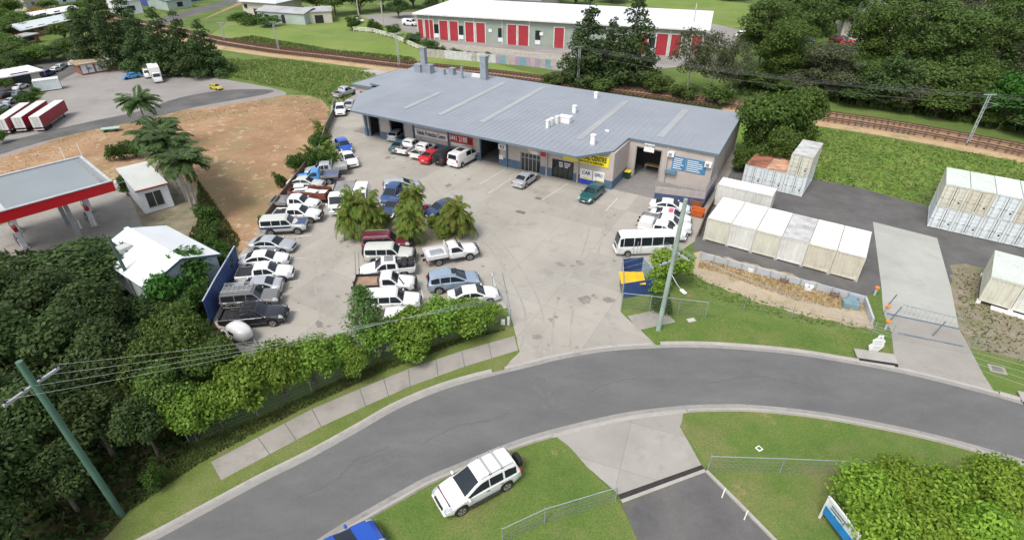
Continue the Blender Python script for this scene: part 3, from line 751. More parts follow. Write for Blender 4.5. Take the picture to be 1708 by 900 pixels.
# workshop clutter
def crate(u, v, z, d, m, label, rz=AX):
    t = thing('work_bench', P(u, v), label, 'bench', rz=rz); mb = MB()
    mb.box((0, 0, d[2] - .06), (d[0], d[1], .12)); obj('top', mb, m, t)
    for x in (-1, 1):
        for y in (-1, 1):
            mb = MB(); mb.box((x * (d[0] / 2 - .08), y * (d[1] / 2 - .08), (d[2] - .12) / 2), (.1, .1, d[2] - .12)); obj('leg', mb, M_STEEL, t)
crate(625, 214, 0, (2.2, 1.2, 1.1), mat('ply', (.45, .3, .18), .7), 'plywood topped bench inside the far left roller bay')
crate(1088, 285, 0, (2.0, .9, .9), mat('ply', (.45, .3, .18), .7), 'plywood topped bench inside the right hand roller door')
# ------------------------------------------------------------------ vehicles
def paint(name, col, metal=0.0, rough=.32): return mat('paint_' + name, col, rough, .03, .8, metal=metal, spec=.5, coat=.5, dirt=.12, dirtcol=tuple(c * .75 + .04 for c in col))
PW = paint('white', (.67, .67, .66)); PSIL = paint('silver', (.42, .44, .46), .3); PGRY = paint('grey', (.17, .17, .165), .2); PBLK = paint('black', (.018, .019, .022))
PRED = paint('red', (.5, .02, .03)); PBLU = paint('blue', (.02, .06, .17)); PSKY = paint('sky', (.05, .25, .55)); PNAV = paint('navy', (.03, .05, .13)); PMAR = paint('maroon', (.12, .015, .03))
PGRN = paint('green', (.01, .085, .085)); PYEL = paint('yellow', (.5, .42, .02)); PLBL = paint('iceblue', (.3, .38, .47), .3); PBEI = paint('pale_grey', (.5, .51, .47)); PTEA = paint('teal', (.06, .13, .15), .2)
PRUST = mat('rust_red', (.17, .055, .035), .8, .35, 1.2); PVIO = paint('bright_blue', (.012, .075, .4))
M_TYRE = mat('tyre_rubber', (.018, .018, .018), .85); M_RIM = mat('alloy_rim', (.5, .5, .5), .35, .05, metal=.6)
M_TRIM = mat('black_trim', (.025, .025, .027), .55); M_LAMP = mat('clear_lamp', (.36, .39, .41), .12, .03, spec=.8); M_TAIL = mat('tail_lamp', (.35, .01, .01), .2)
M_PLATE = mat('number_plate', (.6, .6, .55), .5); M_DECK = mat('grey_deck', (.22, .22, .22), .7, .2); M_ALU = mat('tray_alloy', (.42, .43, .42), .45, .1, 2, metal=.4)
M_WIND = mat('car_glass', (.016, .021, .027), .07, .1, spec=.45)

KIND = {
 'sedan': dict(x=(-2.35, 2.35), W=1.80, ax=(1.42, -1.33), Rw=.32, sill=.24, top=[(-2.35, .62), (-2.31, .93), (-2.2, 1.0), (-1.72, 1.06), (-.95, 1.39), (-.3, 1.45), (.22, 1.41), (1.05, .97), (2.0, .8), (2.25, .70), (2.35, .5)],
               belt=[(-2.35, .86), (1.1, .92), (2.35, .62)], wind=(.3, 1.0), rear=(-1.66, -1.0), side=[(-1.5, -.42), (-.34, .88)]),
 'hatch': dict(x=(-2.02, 2.1), W=1.76, ax=(1.28, -1.27), Rw=.32, sill=.25, top=[(-2.02, .6), (-1.97, 1.0), (-1.55, 1.42), (-.5, 1.52), (.28, 1.46), (1.1, 1.0), (1.8, .84), (2.02, .7), (2.1, .5)],
               belt=[(-2.0, .96), (1.1, .94), (2.1, .62)], wind=(.36, 1.04), rear=(-1.9, -1.58), side=[(-1.62, -.5), (-.42, .9)]),
 'wagon': dict(x=(-2.4, 2.4), W=1.86, ax=(1.45, -1.40), Rw=.38, sill=.36, top=[(-2.4, .6), (-2.37, 1.05), (-2.12, 1.66), (-1.6, 1.78), (-.4, 1.82), (.12, 1.75), (1.2, 1.17), (2.08, 1.05), (2.32, .88), (2.4, .6)],
               belt=[(-2.4, 1.1), (1.25, 1.08), (2.4, .8)], wind=(.24, 1.14), rear=(-2.32, -2.14), side=[(-2.05, -1.3), (-1.18, -.36), (-.3, 1.02)]),
 'box4x4': dict(x=(-2.4, 2.35), W=1.88, ax=(1.42, -1.38), Rw=.40, sill=.45, top=[(-2.4, .6), (-2.38, 1.1), (-2.3, 1.78), (-2.1, 1.86), (.3, 1.88), (.44, 1.8), (.95, 1.22), (2.2, 1.12), (2.32, .98), (2.35, .6)],
                belt=[(-2.4, 1.16), (1.0, 1.14), (2.35, .9)], wind=(.48, .92), rear=(-2.37, -2.31), side=[(-2.2, -1.15), (-1.07, -.2), (-.12, .84)]),
 'van': dict(x=(-2.45, 2.42), W=1.92, ax=(1.58, -1.45), Rw=.35, sill=.28, top=[(-2.45, .6), (-2.42, 1.2), (-2.3, 1.85), (-2.1, 1.94), (.55, 1.97), (.95, 1.86), (1.72, 1.2), (2.25, 1.02), (2.38, .8), (2.42, .5)],
             belt=[(-2.45, 1.2), (1.7, 1.1), (2.42, .7)], wind=(1.02, 1.66), rear=(-2.41, -2.31), side=[(-.55, .45), (.55, 1.5)]),
 'ute': dict(x=(-2.6, 2.6), W=1.86, ax=(1.62, -1.5), Rw=.38, sill=.42, top=[(-2.6, .6), (-2.58, .84), (-1.02, .84), (-.96, 1.52), (-.8, 1.72), (.0, 1.80), (.42, 1.72), (1.15, 1.15), (2.25, 1.03), (2.52, .88), (2.6, .55)],
             belt=[(-2.6, 1.05), (1.2, 1.08), (2.6, .8)], wind=(.5, 1.08), rear=(-.955, -.84), side=[(-.78, -.02), (.06, 1.0)], tub=(-2.58, -1.0)),
 'tray': dict(x=(-.5, 2.5), W=1.84, ax=(1.55, -1.55), Rw=.40, sill=.5, top=[(-.5, .7), (-.485, 1.68), (-.36, 1.82), (.28, 1.85), (.5, 1.77), (1.08, 1.22), (2.3, 1.12), (2.46, .98), (2.5, .6)],
              belt=[(-.5, 1.14), (1.1, 1.14), (2.5, .9)], wind=(.55, 1.03), rear=(-.495, -.44), side=[(-.22, .92)], tray=(-2.75, -.6)),
 'xtray': dict(x=(-.9, 2.5), W=1.84, ax=(1.55, -1.55), Rw=.38, sill=.42, top=[(-.9, .7), (-.885, 1.5), (-.72, 1.72), (.1, 1.78), (.45, 1.7), (1.12, 1.14), (2.25, 1.03), (2.44, .9), (2.5, .6)],
               belt=[(-.9, 1.08), (1.15, 1.08), (2.5, .82)], wind=(.52, 1.05), rear=(-.88, -.78), side=[(-.6, -.1), (-.02, .96)], tray=(-2.9, -1.0)),
 'bus': dict(x=(-3.5, 3.5), W=2.1, ax=(2.15, -1.85), Rw=.38, sill=.35, top=[(-3.5, .6), (-3.46, 2.2), (-3.3, 2.55), (-2.9, 2.66), (2.6, 2.66), (3.0, 2.58), (3.2, 2.4), (3.42, 1.3), (3.48, .9), (3.5, .5)],
             belt=[(-3.5, 1.3), (3.4, 1.2), (3.5, .8)], wind=(3.1, 3.4), rear=(-3.48, -3.38), side=[(-3.1, -1.9), (-1.82, -.6), (-.52, .7), (.78, 1.5), (1.58, 2.7), (2.76, 3.15)]),
 'truck': dict(x=(1.9, 3.7), W=2.1, ax=(2.75, -1.9), Rw=.42, sill=.5, top=[(1.9, .8), (1.92, 2.2), (2.05, 2.42), (2.9, 2.46), (3.15, 2.36), (3.5, 1.42), (3.64, 1.0), (3.7, .5)],
               belt=[(1.9, 1.4), (3.5, 1.35), (3.7, .8)], wind=(3.18, 3.46), rear=(1.915, 1.98), side=[(2.3, 3.3)], tray=(-3.7, 1.75)),
}
CACHE = {}
def car_meshes(kind):
    if kind in CACHE: return CACHE[kind]
    k = KIND[kind]; x0, x1 = k['x']; W = k['W'] / 2
    tx, tz = zip(*k['top']); bx, bz = zip(*k['belt'])
    topz = lambda x: float(np.interp(x, tx, tz))
    belt = lambda x: min(float(np.interp(x, bx, bz)), topz(x) - .02)
    def hw(x):
        e = min(x - x0, (x1 - x) * .8); return W * (1 - (.13 if kind not in ('bus', 'truck') else .05) * max(0, 1 - e / .55) ** 2)
    def wt(x):
        t = max(0, min(1, (topz(x) - belt(x)) / .5)); return hw(x) * (.95 - (.17 if kind not in ('bus', 'van', 'truck') else .09) * t)
    Ra = k['Rw'] + .07
    def zb(x):
        z = k['sill'] + .12 * max(0, 1 - (x1 - x) / .5) + .1 * max(0, 1 - (x - x0) / .5)
        for a in k['ax']:
            if abs(x - a) < Ra: z = max(z, k['Rw'] + math.sqrt(Ra * Ra - (x - a) ** 2) - .02)
        return min(z, belt(x) - .1)
    xs = set(np.linspace(x0, x1, 34).round(3)) | {min(max(v, x0), x1) for v in tx}
    for a in k['ax']:
        for f in (-1, -.94, -.75, -.4, 0, .4, .75, .94, 1): xs.add(round(a + f * Ra, 3))
    xs = sorted(v for v in xs if x0 <= v <= x1)
    crown = .035
    def ring(x):
        h, w, t, b, z = hw(x), wt(x), topz(x), belt(x), zb(x)
        r = [(0, z), (h * .9, z), (h * .985, z + (b - z) * .3), (h, z + (b - z) * .62), (h * .985, b - .02 * (b - z)), (h * .955, b + .01 * (t - b))]
        r += [(w + .0, max(t - .1, b + (t - b) * .55)), (w * .93, t - .025), (w * .6, t + crown * .5), (0, t + crown)]
        return r
    vs, fs = [], []
    for x in xs:
        r = ring(x); full_ = r + [(-y, z) for y, z in reversed(r[1:-1])]
        vs += [(x, y, z) for y, z in full_]
    m = len(full_)
    for i in range(len(xs) - 1):
        for j in range(m): fs.append((i * m + j, i * m + (j + 1) % m, (i + 1) * m + (j + 1) % m, (i + 1) * m + j))
    fs += [tuple(reversed(range(m))), tuple(range((len(xs) - 1) * m, len(xs) * m))]
    body = MB(); body.add(vs, fs)
    parts = [('body', None, body.mesh('body', 38), 'paint')]
    def strip(x_a, x_b, f, n=7):                     # a glass strip: f(x) gives the list of points across
        vs = []; N = None
        for i in range(n + 1):
            row = f(x_a + (x_b - x_a) * i / n); N = len(row); vs += row
        fs = [(i * N + j, i * N + j + 1, (i + 1) * N + j + 1, (i + 1) * N + j) for i in range(n) for j in range(N - 1)]
        return vs, fs
    def slope(x): d = .04; a = (topz(min(x + d, x1)) - topz(max(x - d, x0))) / (2 * d); return Vector((-a, 0, 1)).normalized()
    def lid(x_a, x_b, half=.86, lift=.018):
        def f(x):
            n_ = slope(x); out = []
            for q in (-1, -.6, -.2, .2, .6, 1):
                y = q * wt(x) * half; z = topz(x) + crown * (1 - abs(q * half)) - .012 * (abs(q) > .9)
                p = Vector((x, y, z)) + n_ * lift; out.append(tuple(p))
            return out
        mb = MB(); mb.add(*strip(x_a, x_b, f)); return mb.mesh('glass', 40)
    parts.append(('windscreen', None, lid(*k['wind']), 'glass'))
    parts.append(('rear_window', None, lid(*k['rear'], half=.8), 'glass'))
    for s in (1, -1):
        for (a, b) in k['side']:
            def f(x, s=s):
                B_, T_ = belt(x), max(topz(x) - .1, belt(x) + (topz(x) - belt(x)) * .55); h_, w_ = hw(x) * .955, wt(x); out = []
                for q in (.14, .5, .93): out.append((x, s * (h_ + (w_ - h_) * q + .014), B_ + .01 + (T_ - B_) * q))
                return out
            mb = MB(); mb.add(*strip(a, b, f, 6)); parts.append(('side_window', None, mb.mesh('glass', 40), 'glass'))
    def bx_(name, c, d, key, parent=None, bev=.02): mb = MB(); mb.box(c, d, 0, bev); parts.append((name, parent, mb.mesh(name), key))
    zl = belt(x1 - .1)
    for s in (1, -1):
        hy = hw(x1 - .12)
        def hl(x, s=s):
            r = ring(x); q = [tuple(np.array(r[8]) * .45 + np.array(r[7]) * .55), r[7], r[6], r[5], r[4]]
            return [(x + .012, s * (y * 1.012 + .004), z + .012) for y, z in q]
        mb = MB(); mb.add(*strip(x1 - (.42 if kind not in ('bus', 'truck') else .12), x1 - .03, hl, 6)); parts.append(('headlight', None, mb.mesh('headlight', 40), 'lamp'))
        tz_ = belt(x0 + .05) - .1 if 'tray' not in k else .75
        txx = x0 + .045 if 'tray' not in k else k['tray'][0] + .02
        bx_('tail_light', (txx, s * (hw(x0 + .1) - .12), tz_), (.13, .26 if kind in ('sedan', 'hatch') else .2, .16 if kind in ('sedan', 'hatch') else .34), 'tail', bev=.03)
        mx = k['wind'][1] - .12
        bx_('mirror', (mx, s * (hw(mx) + .1), belt(mx) + .1), (.14, .22, .17), 'mirror', bev=.04)
        for (a, b) in k['side'][-2:]:
            bx_('door_handle', (a + .12, s * (hw(a) + .006), belt(a) - .1), (.2, .035, .035), 'trim', bev=.01)
        if kind not in ('bus', 'truck'):
            bx_('side_sill', ((k['ax'][0] + max(k['ax'][1], x0 - .3)) / 2, s * (hw(0) - .05), k['sill'] + .02), (k['ax'][0] - max(k['ax'][1], x0) - 2 * Ra, .1, .12), 'trim', bev=.02)
    bx_('grille', (x1 - .03, 0, zl - .09), (.12, W * 1.0, .2), 'trim')
    bx_('bumper', (x1 - .02, 0, k['sill'] + .2), (.16, W * 1.72, .2), 'bump', bev=.06)
    if 'tray' not in k: bx_('bumper', (x0 + .04, 0, k['sill'] + .18), (.16, W * 1.7, .16), 'bump', bev=.06)
    bx_('number_plate', (x1 + .065, 0, k['sill'] + .22), (.02, .37, .12), 'plate', bev=0)
    if 'tray' not in k: bx_('number_plate', (x0 - .045, 0, k['sill'] + .22 if 'tub' in k else .72), (.03, .37, .12), 'plate', bev=0)
    # wheels
    tw = .24 if kind not in ('bus', 'truck') else .3
    rw = k['Rw']
    for a in k['ax']:
        for s in (1, -1):
            yw = s * (W - tw / 2 - .015) if not (kind in ('tray', 'xtray', 'truck') and a < 0) else s * (W - tw / 2 - .06)
            Mx = Matrix.Translation((a, yw, rw)) @ Matrix.Rotation(-s * math.pi / 2, 4, 'X')
            t_ = MB(); t_.lathe([(rw * .62, -tw / 2), (rw * .9, -tw / 2), (rw, -tw * .36), (rw, tw * .36), (rw * .9, tw / 2), (rw * .62, tw / 2)], 20, Mx)
            parts.append(('wheel', None, t_.mesh('wheel', 40), 'tyre')); wi = len(parts) - 1
            t_ = MB(); t_.lathe([(rw * .64, tw * .3), (rw * .64, tw / 2 + .004), (rw * .56, tw / 2 + .004), (rw * .46, tw * .34), (rw * .18, tw * .36), (rw * .14, tw / 2 - .01), (.01, tw / 2)], 14, Mx)
            for q in range(5):
                an = 2 * math.pi * q / 5; A_ = Mx @ Vector((rw * .14 * math.cos(an), rw * .14 * math.sin(an), tw * .42)); B_ = Mx @ Vector((rw * .58 * math.cos(an), rw * .58 * math.sin(an), tw * .46))
                t_.beam(A_, B_, .07, .05)
            parts.append(('rim', wi, t_.mesh('rim', 40), 'rim'))
    if 'tub' in k:
        a, b = k['tub']; mb = MB(); h = 1.1
        for s in (1, -1): mb.box(((a + b) / 2, s * (W - .05), .97), (b - a, .075, .3), 0, .02)
        mb.box((a + .02, 0, .95), (.07, W * 2 - .18, .34), 0, .02); mb.box((b - .02, 0, .97), (.06, W * 2 - .18, .3))
        parts.append(('tub', None, mb.mesh('tub'), 'paint'))
        bx_('tub_liner', ((a + b) / 2, 0, .9), (b - a - .16, W * 2 - .2, .05), 'trim')
        for ax_ in (.1,):
            mb = MB()
            for s in (1, -1): mb.box((k['ax'][1], s * (W - .22), .97), (1.0, .24, .14), 0, .03)
            parts.append(('wheel_box', None, mb.mesh('wheel_box'), 'trim'))
    if 'tray' in k:
        a, b = k['tray']; zt = .98 if kind != 'truck' else 1.12; wt_ = W * 2 + .06 if kind != 'truck' else 2.35
        bx_('tray_deck', ((a + b) / 2, 0, zt), (b - a, wt_, .12), 'deck', bev=0)
        mb = MB()
        for s in (1, -1): mb.box(((a + b) / 2 + .0, s * .42, zt - .2), (b - a + .6, .1, .24))
        parts.append(('chassis', None, mb.mesh('chassis'), 'trim'))
        if kind != 'truck':
            for s in (1, -1): bx_('side_panel', ((a + b) / 2, s * (wt_ / 2 - .02), zt + .2), (b - a, .05, .26), 'deckside', bev=0)
            bx_('tailgate', (a + .02, 0, zt + .2), (.05, wt_ - .1, .26), 'deckside', bev=0)
            mb = MB()
            for y in (-.8, .8): mb.tube([(b, y, zt), (b, y, 1.86)], .035, 6)
            for z in (1.3, 1.58, 1.86): mb.tube([(b, -.8, z), (b, .8, z)], .028, 6)
            parts.append(('headboard', None, mb.mesh('headboard'), 'deckside'))
            mb = MB()
            for s in (1, -1): mb.box((k['ax'][1], s * (W - .16), .86), (.95, .3, .04))
            parts.append(('mudguard', None, mb.mesh('mudguard'), 'trim'))
        else:
            for s in (1, -1): bx_('side_rail', ((a + b) / 2, s * (wt_ / 2), zt + .06), (b - a, .08, .16), 'trim', bev=0)
            bx_('cab_rack', (1.78, 0, 1.9), (.1, 2.2, .12), 'deckside'); bx_('cab_rack', (1.78, 0, 1.5), (.1, 2.2, .1), 'deckside')
            for s in (1, -1): bx_('rack_post', (1.78, s * 1.02, 1.55), (.1, .1, .8), 'deckside')
    CACHE[kind] = parts
    return parts
CARS = []
NICE = dict(sedan='sedan_car', hatch='hatchback_car', wagon='suv', box4x4='four_wheel_drive', van='van', ute='pickup_ute', tray='tray_ute', xtray='tray_ute', bus='minibus', truck='tow_truck')
CATN = dict(sedan='car', hatch='car', wagon='car', box4x4='car', van='van', ute='ute', tray='ute', xtray='ute', bus='minibus', truck='tow truck')
def car(kind, pnt, u, v, du, dv, label, scale=.97, group=None, dark_bump=None, deck=None, deckside=None, roofm=None, far=False, z=0.0, name=None, cat=None):
    a = P(u, v); d = P(u + du, v + dv) - a
    t = thing(name or NICE[kind], a + Vector((0, 0, z)), label, cat or CATN[kind], group, math.atan2(d.y, d.x), (scale,) * 3)
    mm = dict(paint=pnt, glass=M_WIND, lamp=M_LAMP, tail=M_TAIL, trim=M_TRIM, tyre=M_TYRE, rim=M_RIM, plate=M_PLATE, mirror=pnt,
              bump=dark_bump or (M_TRIM if kind in ('tray', 'box4x4') else pnt), deck=deck or M_DECK, deckside=deckside or M_ALU)
    objs = []
    for nm, par, me, key in car_meshes(kind):
        if far and nm in ('rim', 'number_plate', 'door_handle', 'side_sill', 'mirror', 'grille'): objs.append(None); continue
        o = link(nm, me, mm[key], t if par is None else objs[par]); objs.append(o)
    if roofm:
        k = KIND[kind]; x0, x1 = k['side'][0][0], k['wind'][0] - .05
        tx, tz = zip(*k['top']); mb = MB(); n = 8; w = k['W'] / 2 * .68
        vs = [(x0 + (x1 - x0) * i / n, y, float(np.interp(x0 + (x1 - x0) * i / n, tx, tz)) + .05 - .02 * (abs(y) > .1)) for i in range(n + 1) for y in (-w, 0, w)]
        mb.add(vs, [(i * 3 + j, (i + 1) * 3 + j, (i + 1) * 3 + j + 1, i * 3 + j + 1) for i in range(n) for j in range(2)])
        obj('roof_panel', mb, roofm, t, 30)
    CARS.append(t)
    return t
def rack(t, kind, bars=True, rails=True):
    k = KIND[kind]; z = max(p[1] for p in k['top']); w = k['W'] / 2 * .7; x0, x1 = k['side'][0][0] + .1, k['wind'][0] - .15
    if rails:
        for s in (1, -1):
            mb = MB(); mb.tube([(x0, s * w, z + .0), (x0 + .12, s * w, z + .08), (x1 - .1, s * w, z + .07), (x1, s * w, z - .02)], .022, 6); obj('roof_rail', mb, M_RIM, t)
    if bars:
        for f in (.36, .72):
            x = x0 + (x1 - x0) * f; mb = MB(); mb.box((x, 0, z + .12), (.09, w * 2 + .1, .035), 0, .012)
            b = obj('roof_bar', mb, M_ALU, t); mb = MB()
            for s in (1, -1): mb.box((x, s * w, z + .08), (.14, .08, .1), 0, .02)
            obj('bar_foot', mb, M_TRIM, b)
def basket(t, kind, m):
    k = KIND[kind]; z = max(p[1] for p in k['top']) + .14; w = .62; x0, x1 = k['side'][0][0] + .1, k['wind'][0] - .2
    mb = MB()
    for s in (-1, -.5, 0, .5, 1): mb.tube([(x0, s * w, z), (x1, s * w, z)], .025, 5)
    for i in range(7): x = x0 + (x1 - x0) * i / 6; mb.tube([(x, -w, z), (x, w, z)], .022, 5)
    for s in (-1, 1):
        mb.tube([(x0, s * w, z + .14), (x1, s * w, z + .14)], .025, 5)
        for x in (x0, x1): mb.tube([(x, s * w, z - .12), (x, s * w, z + .14)], .025, 5)
    obj('roof_rack', mb, m, t)
def bullbar(t, x, m=M_TRIM):
    mb = MB()
    for z in (.55, .78, 1.0): mb.tube([(x - .12, -.8, z), (x + .05, -.6, z), (x + .05, .6, z), (x - .12, .8, z)], .045, 6)
    for y in (-.45, .45): mb.tube([(x + .05, y, .45), (x + .05, y, 1.12)], .04, 6)
    mb.box((x, 0, .52), (.18, 1.7, .18), 0, .04); obj('bull_bar', mb, m, t)
def spare(t, x, y=0, z=1.0, r=.38):
    Mx = Matrix.Translation((x, y, z)) @ Matrix.Rotation(math.pi / 2, 4, 'Y'); mb = MB()
    mb.lathe([(r * .3, -.13), (r * .9, -.13), (r, -.08), (r, .08), (r * .9, .13), (r * .3, .13)], 20, Mx); obj('spare_wheel', mb, M_TYRE, t, 40)
def canopy(t, x0, x1, w, z0, z1, m, win=True):
    mb = MB(); b = .12
    pr = [(x0, z0), (x1, z0), (x1 - .04, z1 - b), (x1 - .16, z1), (x0 + .18, z1), (x0 + .02, z1 - b)]
    vs = [(x, s * (w / 2 - (.08 if z > z0 else 0)), z) for s in (-1, 1) for x, z in pr]; n = len(pr)
    mb.add(vs, [tuple(range(n)), tuple(reversed(range(n, 2 * n)))] + [(i, i + n, (i + 1) % n + n, (i + 1) % n) for i in range(n)])
    c = obj('canopy', mb, m, t)
    if win:
        for s in (-1, 1):
            mb = MB(); mb.box(((x0 + x1) / 2, s * (w / 2 - .05), (z0 + z1) / 2 + .03), ((x1 - x0) * .78, .05, (z1 - z0) * .42), 0, .01); obj('canopy_window', mb, M_WIND, c)

# the two near cars on the front lawn
MU = car('wagon', PW, 797, 818, -78.4, 42, 'white suv with roof bars and tinted windows parked on the front lawn beside the road', 1.07, dark_bump=PW)
rack(MU, 'wagon'); spare(MU, -2.62, 0, .95, .42)
mb = MB(); mb.box((2.05, 0, 1.075), (.06, 1.5, .09), 0, .02); obj('bonnet_guard', mb, mat('tinted_guard', (.12, .03, .04), .15), MU)
for s in (1, -1):
    mb = MB(); mb.box((0.02, s * .9, .4), (1.9, .16, .06), 0, .02); obj('side_step', mb, M_TRIM, MU)
car('wagon', PVIO, 566, 944, 46, -31, 'bright blue car cut off by the bottom edge of the photo', 1.05)
# left column beside the fences, from the near end
t = car('ute', PBLK, 427, 537, 46, -4, 'black dual cab ute with bars over its tub, nearest of the left column', 1.0)
basket(t, 'ute', M_TRIM); bullbar(t, 2.62)
mb = MB()
for x in (-2.4, -1.75, -1.1):
    mb.tube([(x, -.88, 1.1), (x, -.86, 1.5), (x, .86, 1.5), (x, .88, 1.1)], .035, 6)
obj('tub_bars', mb, M_TRIM, t)
t = car('box4x4', PGRY, 424, 510, 46, -4, 'dark grey four wheel drive with a long roof rack beside the black ute', 1.0); basket(t, 'box4x4', M_ALU)
car('sedan', PSIL, 430, 487, -46, 4, 'silver sedan nosed in to the blue fence with its red tail lights showing', .97)
t = car('ute', PW, 446, 466, 46, -4, 'white ute with a black covered tub beside the silver sedan with red tail lights', .97)
mb = MB(); mb.box((-1.8, 0, 1.13), (1.5, 1.66, .05), 0, .02); obj('tub_cover', mb, M_TRIM, t)
car('sedan', PW, 444, 441, 46, -3, 'white sedan in the left column at the end of the blue fence', .97)
car('sedan', PSIL, 457, 416, 46, 2, 'silver sedan nosed out beside the two tone four wheel drive', .97)
t = car('box4x4', PBEI, 478, 386, 46, -2.6, 'two tone four wheel drive with a pale roof, dark side and navy bonnet', 1.0)
mb = MB(); mb.box((1.62, 0, 1.2), (1.25, 1.5, .03), 0, .01); obj('bonnet', mb, PNAV, t)
for s in (1, -1): mb = MB(); mb.box((-.75, s * .942, 1.0), (3.1, .02, .26), 0, .005); obj('side_stripe', mb, PNAV, t)
t = car('ute', PW, 499, 367, 46, 0, 'white dual cab ute with a bull bar and an open black tub', 1.0); bullbar(t, 2.62)
t = car('xtray', PW, 499, 349, 46, 1, 'white ute with a flat grey tray behind its cab, beyond the open tub ute', 1.0, deckside=M_DECK)
car('sedan', PBEI, 512, 312, 46, 1, 'old pale sedan between the rusty trailer and the sky blue tray ute', .95)
car('tray', PSKY, 530, 305, -46, 3, 'sky blue ute with a dark tray nosed in to the brown fence', 1.0, deck=mat('tray_blue', (.09, .12, .2), .6), deckside=M_DECK)
t = car('xtray', PSIL, 543, 292, -46, 4, 'silver ute with a pale alloy tray, farthest tray ute of the left column', 1.0, deck=M_ALU)
tt = car('truck', PW, 573, 338, -10, 30, 'white tow truck with a long empty grey flat bed', 1.0, dark_bump=PW)
car('van', PW, 604, 338, -4, 14, 'white van half hidden by the palm clump next to the tow truck', .95)
car('sedan', PW, 583, 272, 10, 14, 'white sedan parked beside the shrubs with its bonnet towards the camera', 1.0)
car('hatch', PVIO, 574, 250, 7, 9, 'bright blue car just behind the white sedan by the shrubs', 1.0)
car('hatch', PW, 569, 189, -1, 10, 'white car standing alone by the far left corner of the workshop', 1.0)
car('sedan', PSIL, 586, 180, 7, -8, 'silver sedan at the back left corner of the workshop roof', 1.0)
car('ute', PSIL, 577, 160, 8, -3, 'pale ute parked on the grass outside the rear annex', 1.0)
# row in front of the workshop
car('hatch', PSIL, 664, 231, 12, -9, 'silver hatchback half way into the second roller bay', 1.0)
car('sedan', PSIL, 684, 222, 12, -9, 'dim silver car inside the second roller bay', .9)
car('sedan', PTEA, 670, 249, 12, -9, 'teal grey sedan at the left end of the row in front of the workshop', 1.0)
t = car('ute', PW, 686, 251, 14, -9, 'white ute beside the teal grey sedan with goods in its tub', 1.0)
mb = MB(); mb.box((-2.0, .3, 1.1), (.5, .4, .3), .4, .04); obj('load', mb, M_DECK, t)
t = car('ute', PW, 708, 258, 14, -9, 'white ute with crossed bars over its dark tub beside the red sports car', 1.0)
mb = MB(); mb.tube([(-2.3, -.8, 1.15), (-1.1, .8, 1.6)], .04, 6); mb.tube([(-2.3, .8, 1.15), (-1.1, -.8, 1.6)], .04, 6); obj('sports_bar', mb, M_RIM, t)
car('sedan', PRED, 721, 266, 14, -9, 'bright red sports car in the row in front of the workshop', .98)
t = car('box4x4', PBLK, 745, 268, 14, -9, 'black four wheel drive with a spare wheel on its back door', .98); spare(t, -2.5, .25, 1.0)
t = car('van', PW, 774, 271, 23, -12.4, 'white van with dark rear windows at the right end of the workshop row', 1.05, dark_bump=PW)
mb = MB(); mb.box((-.6, 0, 1.985), (1.0, .9, .03)); obj('roof_hatch', mb, M_TRIM, t)
car('sedan', PSIL, 877, 305, 18, -12.7, 'silver sedan parked facing the shop front of the workshop', .97)
t = car('sedan', PGRN, 987, 329, -17, 14.5, 'dark green sedan with a rear wing parked below the poster boards', .97)
mb = MB(); mb.box((-2.1, 0, 1.2), (.3, 1.5, .04), 0, .01)
for y in (-.6, .6): mb.box((-2.1, y, 1.09), (.2, .05, .22))
obj('rear_wing', mb, PGRN, t)
# right column by the storage pen
car('sedan', PW, 1116, 352, 30, 4, 'white sedan closest to the storage pen', .97)
t = car('sedan', PW, 1117, 369, 30, 5, 'white sedan with a pink red patch on its roof beside the storage pen column', .97)
mb = MB(); mb.box((-.05, -.1, 1.47), (.5, 1.0, .03), 0, .01); obj('pink_patch', mb, mat('pink', (.55, .1, .16), .6), t)
t = car('xtray', PW, 1112, 384, 34, 6, 'white ute with a dark mesh tray behind its cab, next to the minibus row', 1.0, deck=M_DECK, deckside=M_DECK)
t = car('ute', PW, 1103, 394, 36, 7, 'white ute with a louvred white canopy standing between the tray ute and the minibus', .97); canopy(t, -2.56, -1.02, 1.8, 1.1, 1.75, PW, False)
mb = MB()
for i in range(8): mb.box((-2.4 + i * .17, .88, 1.45), (.1, .03, .36))
obj('louvres', mb, M_DECK, t)
bus = car('bus', PW, 1073, 420, -44, 1.5, 'white minibus with dark windows behind the round leafy tree', .86, dark_bump=PW)
mb = MB()
for x in (.7, 1.12, 1.54): mb.box((x, 1.06, 1.2), (.05, .03, 1.7))
obj('bus_door_frame', mb, M_ALU, bus)
# island cars
car('box4x4', PMAR, 647, 416, 46, -2, 'maroon four wheel drive under the front of the palm clumps', 1.0)
rack(CARS[-1], 'box4x4', False)
t = car('box4x4', PBEI, 652, 435, 46, -1, 'pale grey four wheel drive with a black spare wheel on its back', 1.0); spare(t, -2.55, .1, 1.02); bullbar(t, 2.4)
t = car('ute', PW, 648, 458, -46, 5, 'white dual cab ute with black drums in its tub', 1.0)
for i, (x, y) in enumerate([(-2.25, .4), (-2.25, -.35), (-1.65, .4), (-1.65, -.35), (-1.2, 0)]):
    mb = MB(); mb.lathe([(.3, .93), (.33, 1.0), (.33, 1.4), (.28, 1.46), (.05, 1.46)], 14, Matrix.Translation((x, y, 0))); obj('drum', mb, M_TRIM, t, 40)
mb = MB(); mb.box((-.2, 0, 1.83), (.8, .9, .06)); obj('roof_patch', mb, M_DECK, t)
t = car('tray', PW, 647, 485, 46, -2, 'white single cab ute with a bare brown timber tray', 1.02, deck=mat('timber_deck', (.3, .2, .14), .8, .2), deckside=M_TRIM); bullbar(t, 2.55)
mb = MB()
mb.tube([(1.6, -.75, 1.2), (1.25, -.82, 1.95)], .05, 6); obj('snorkel', mb, M_TRIM, t)
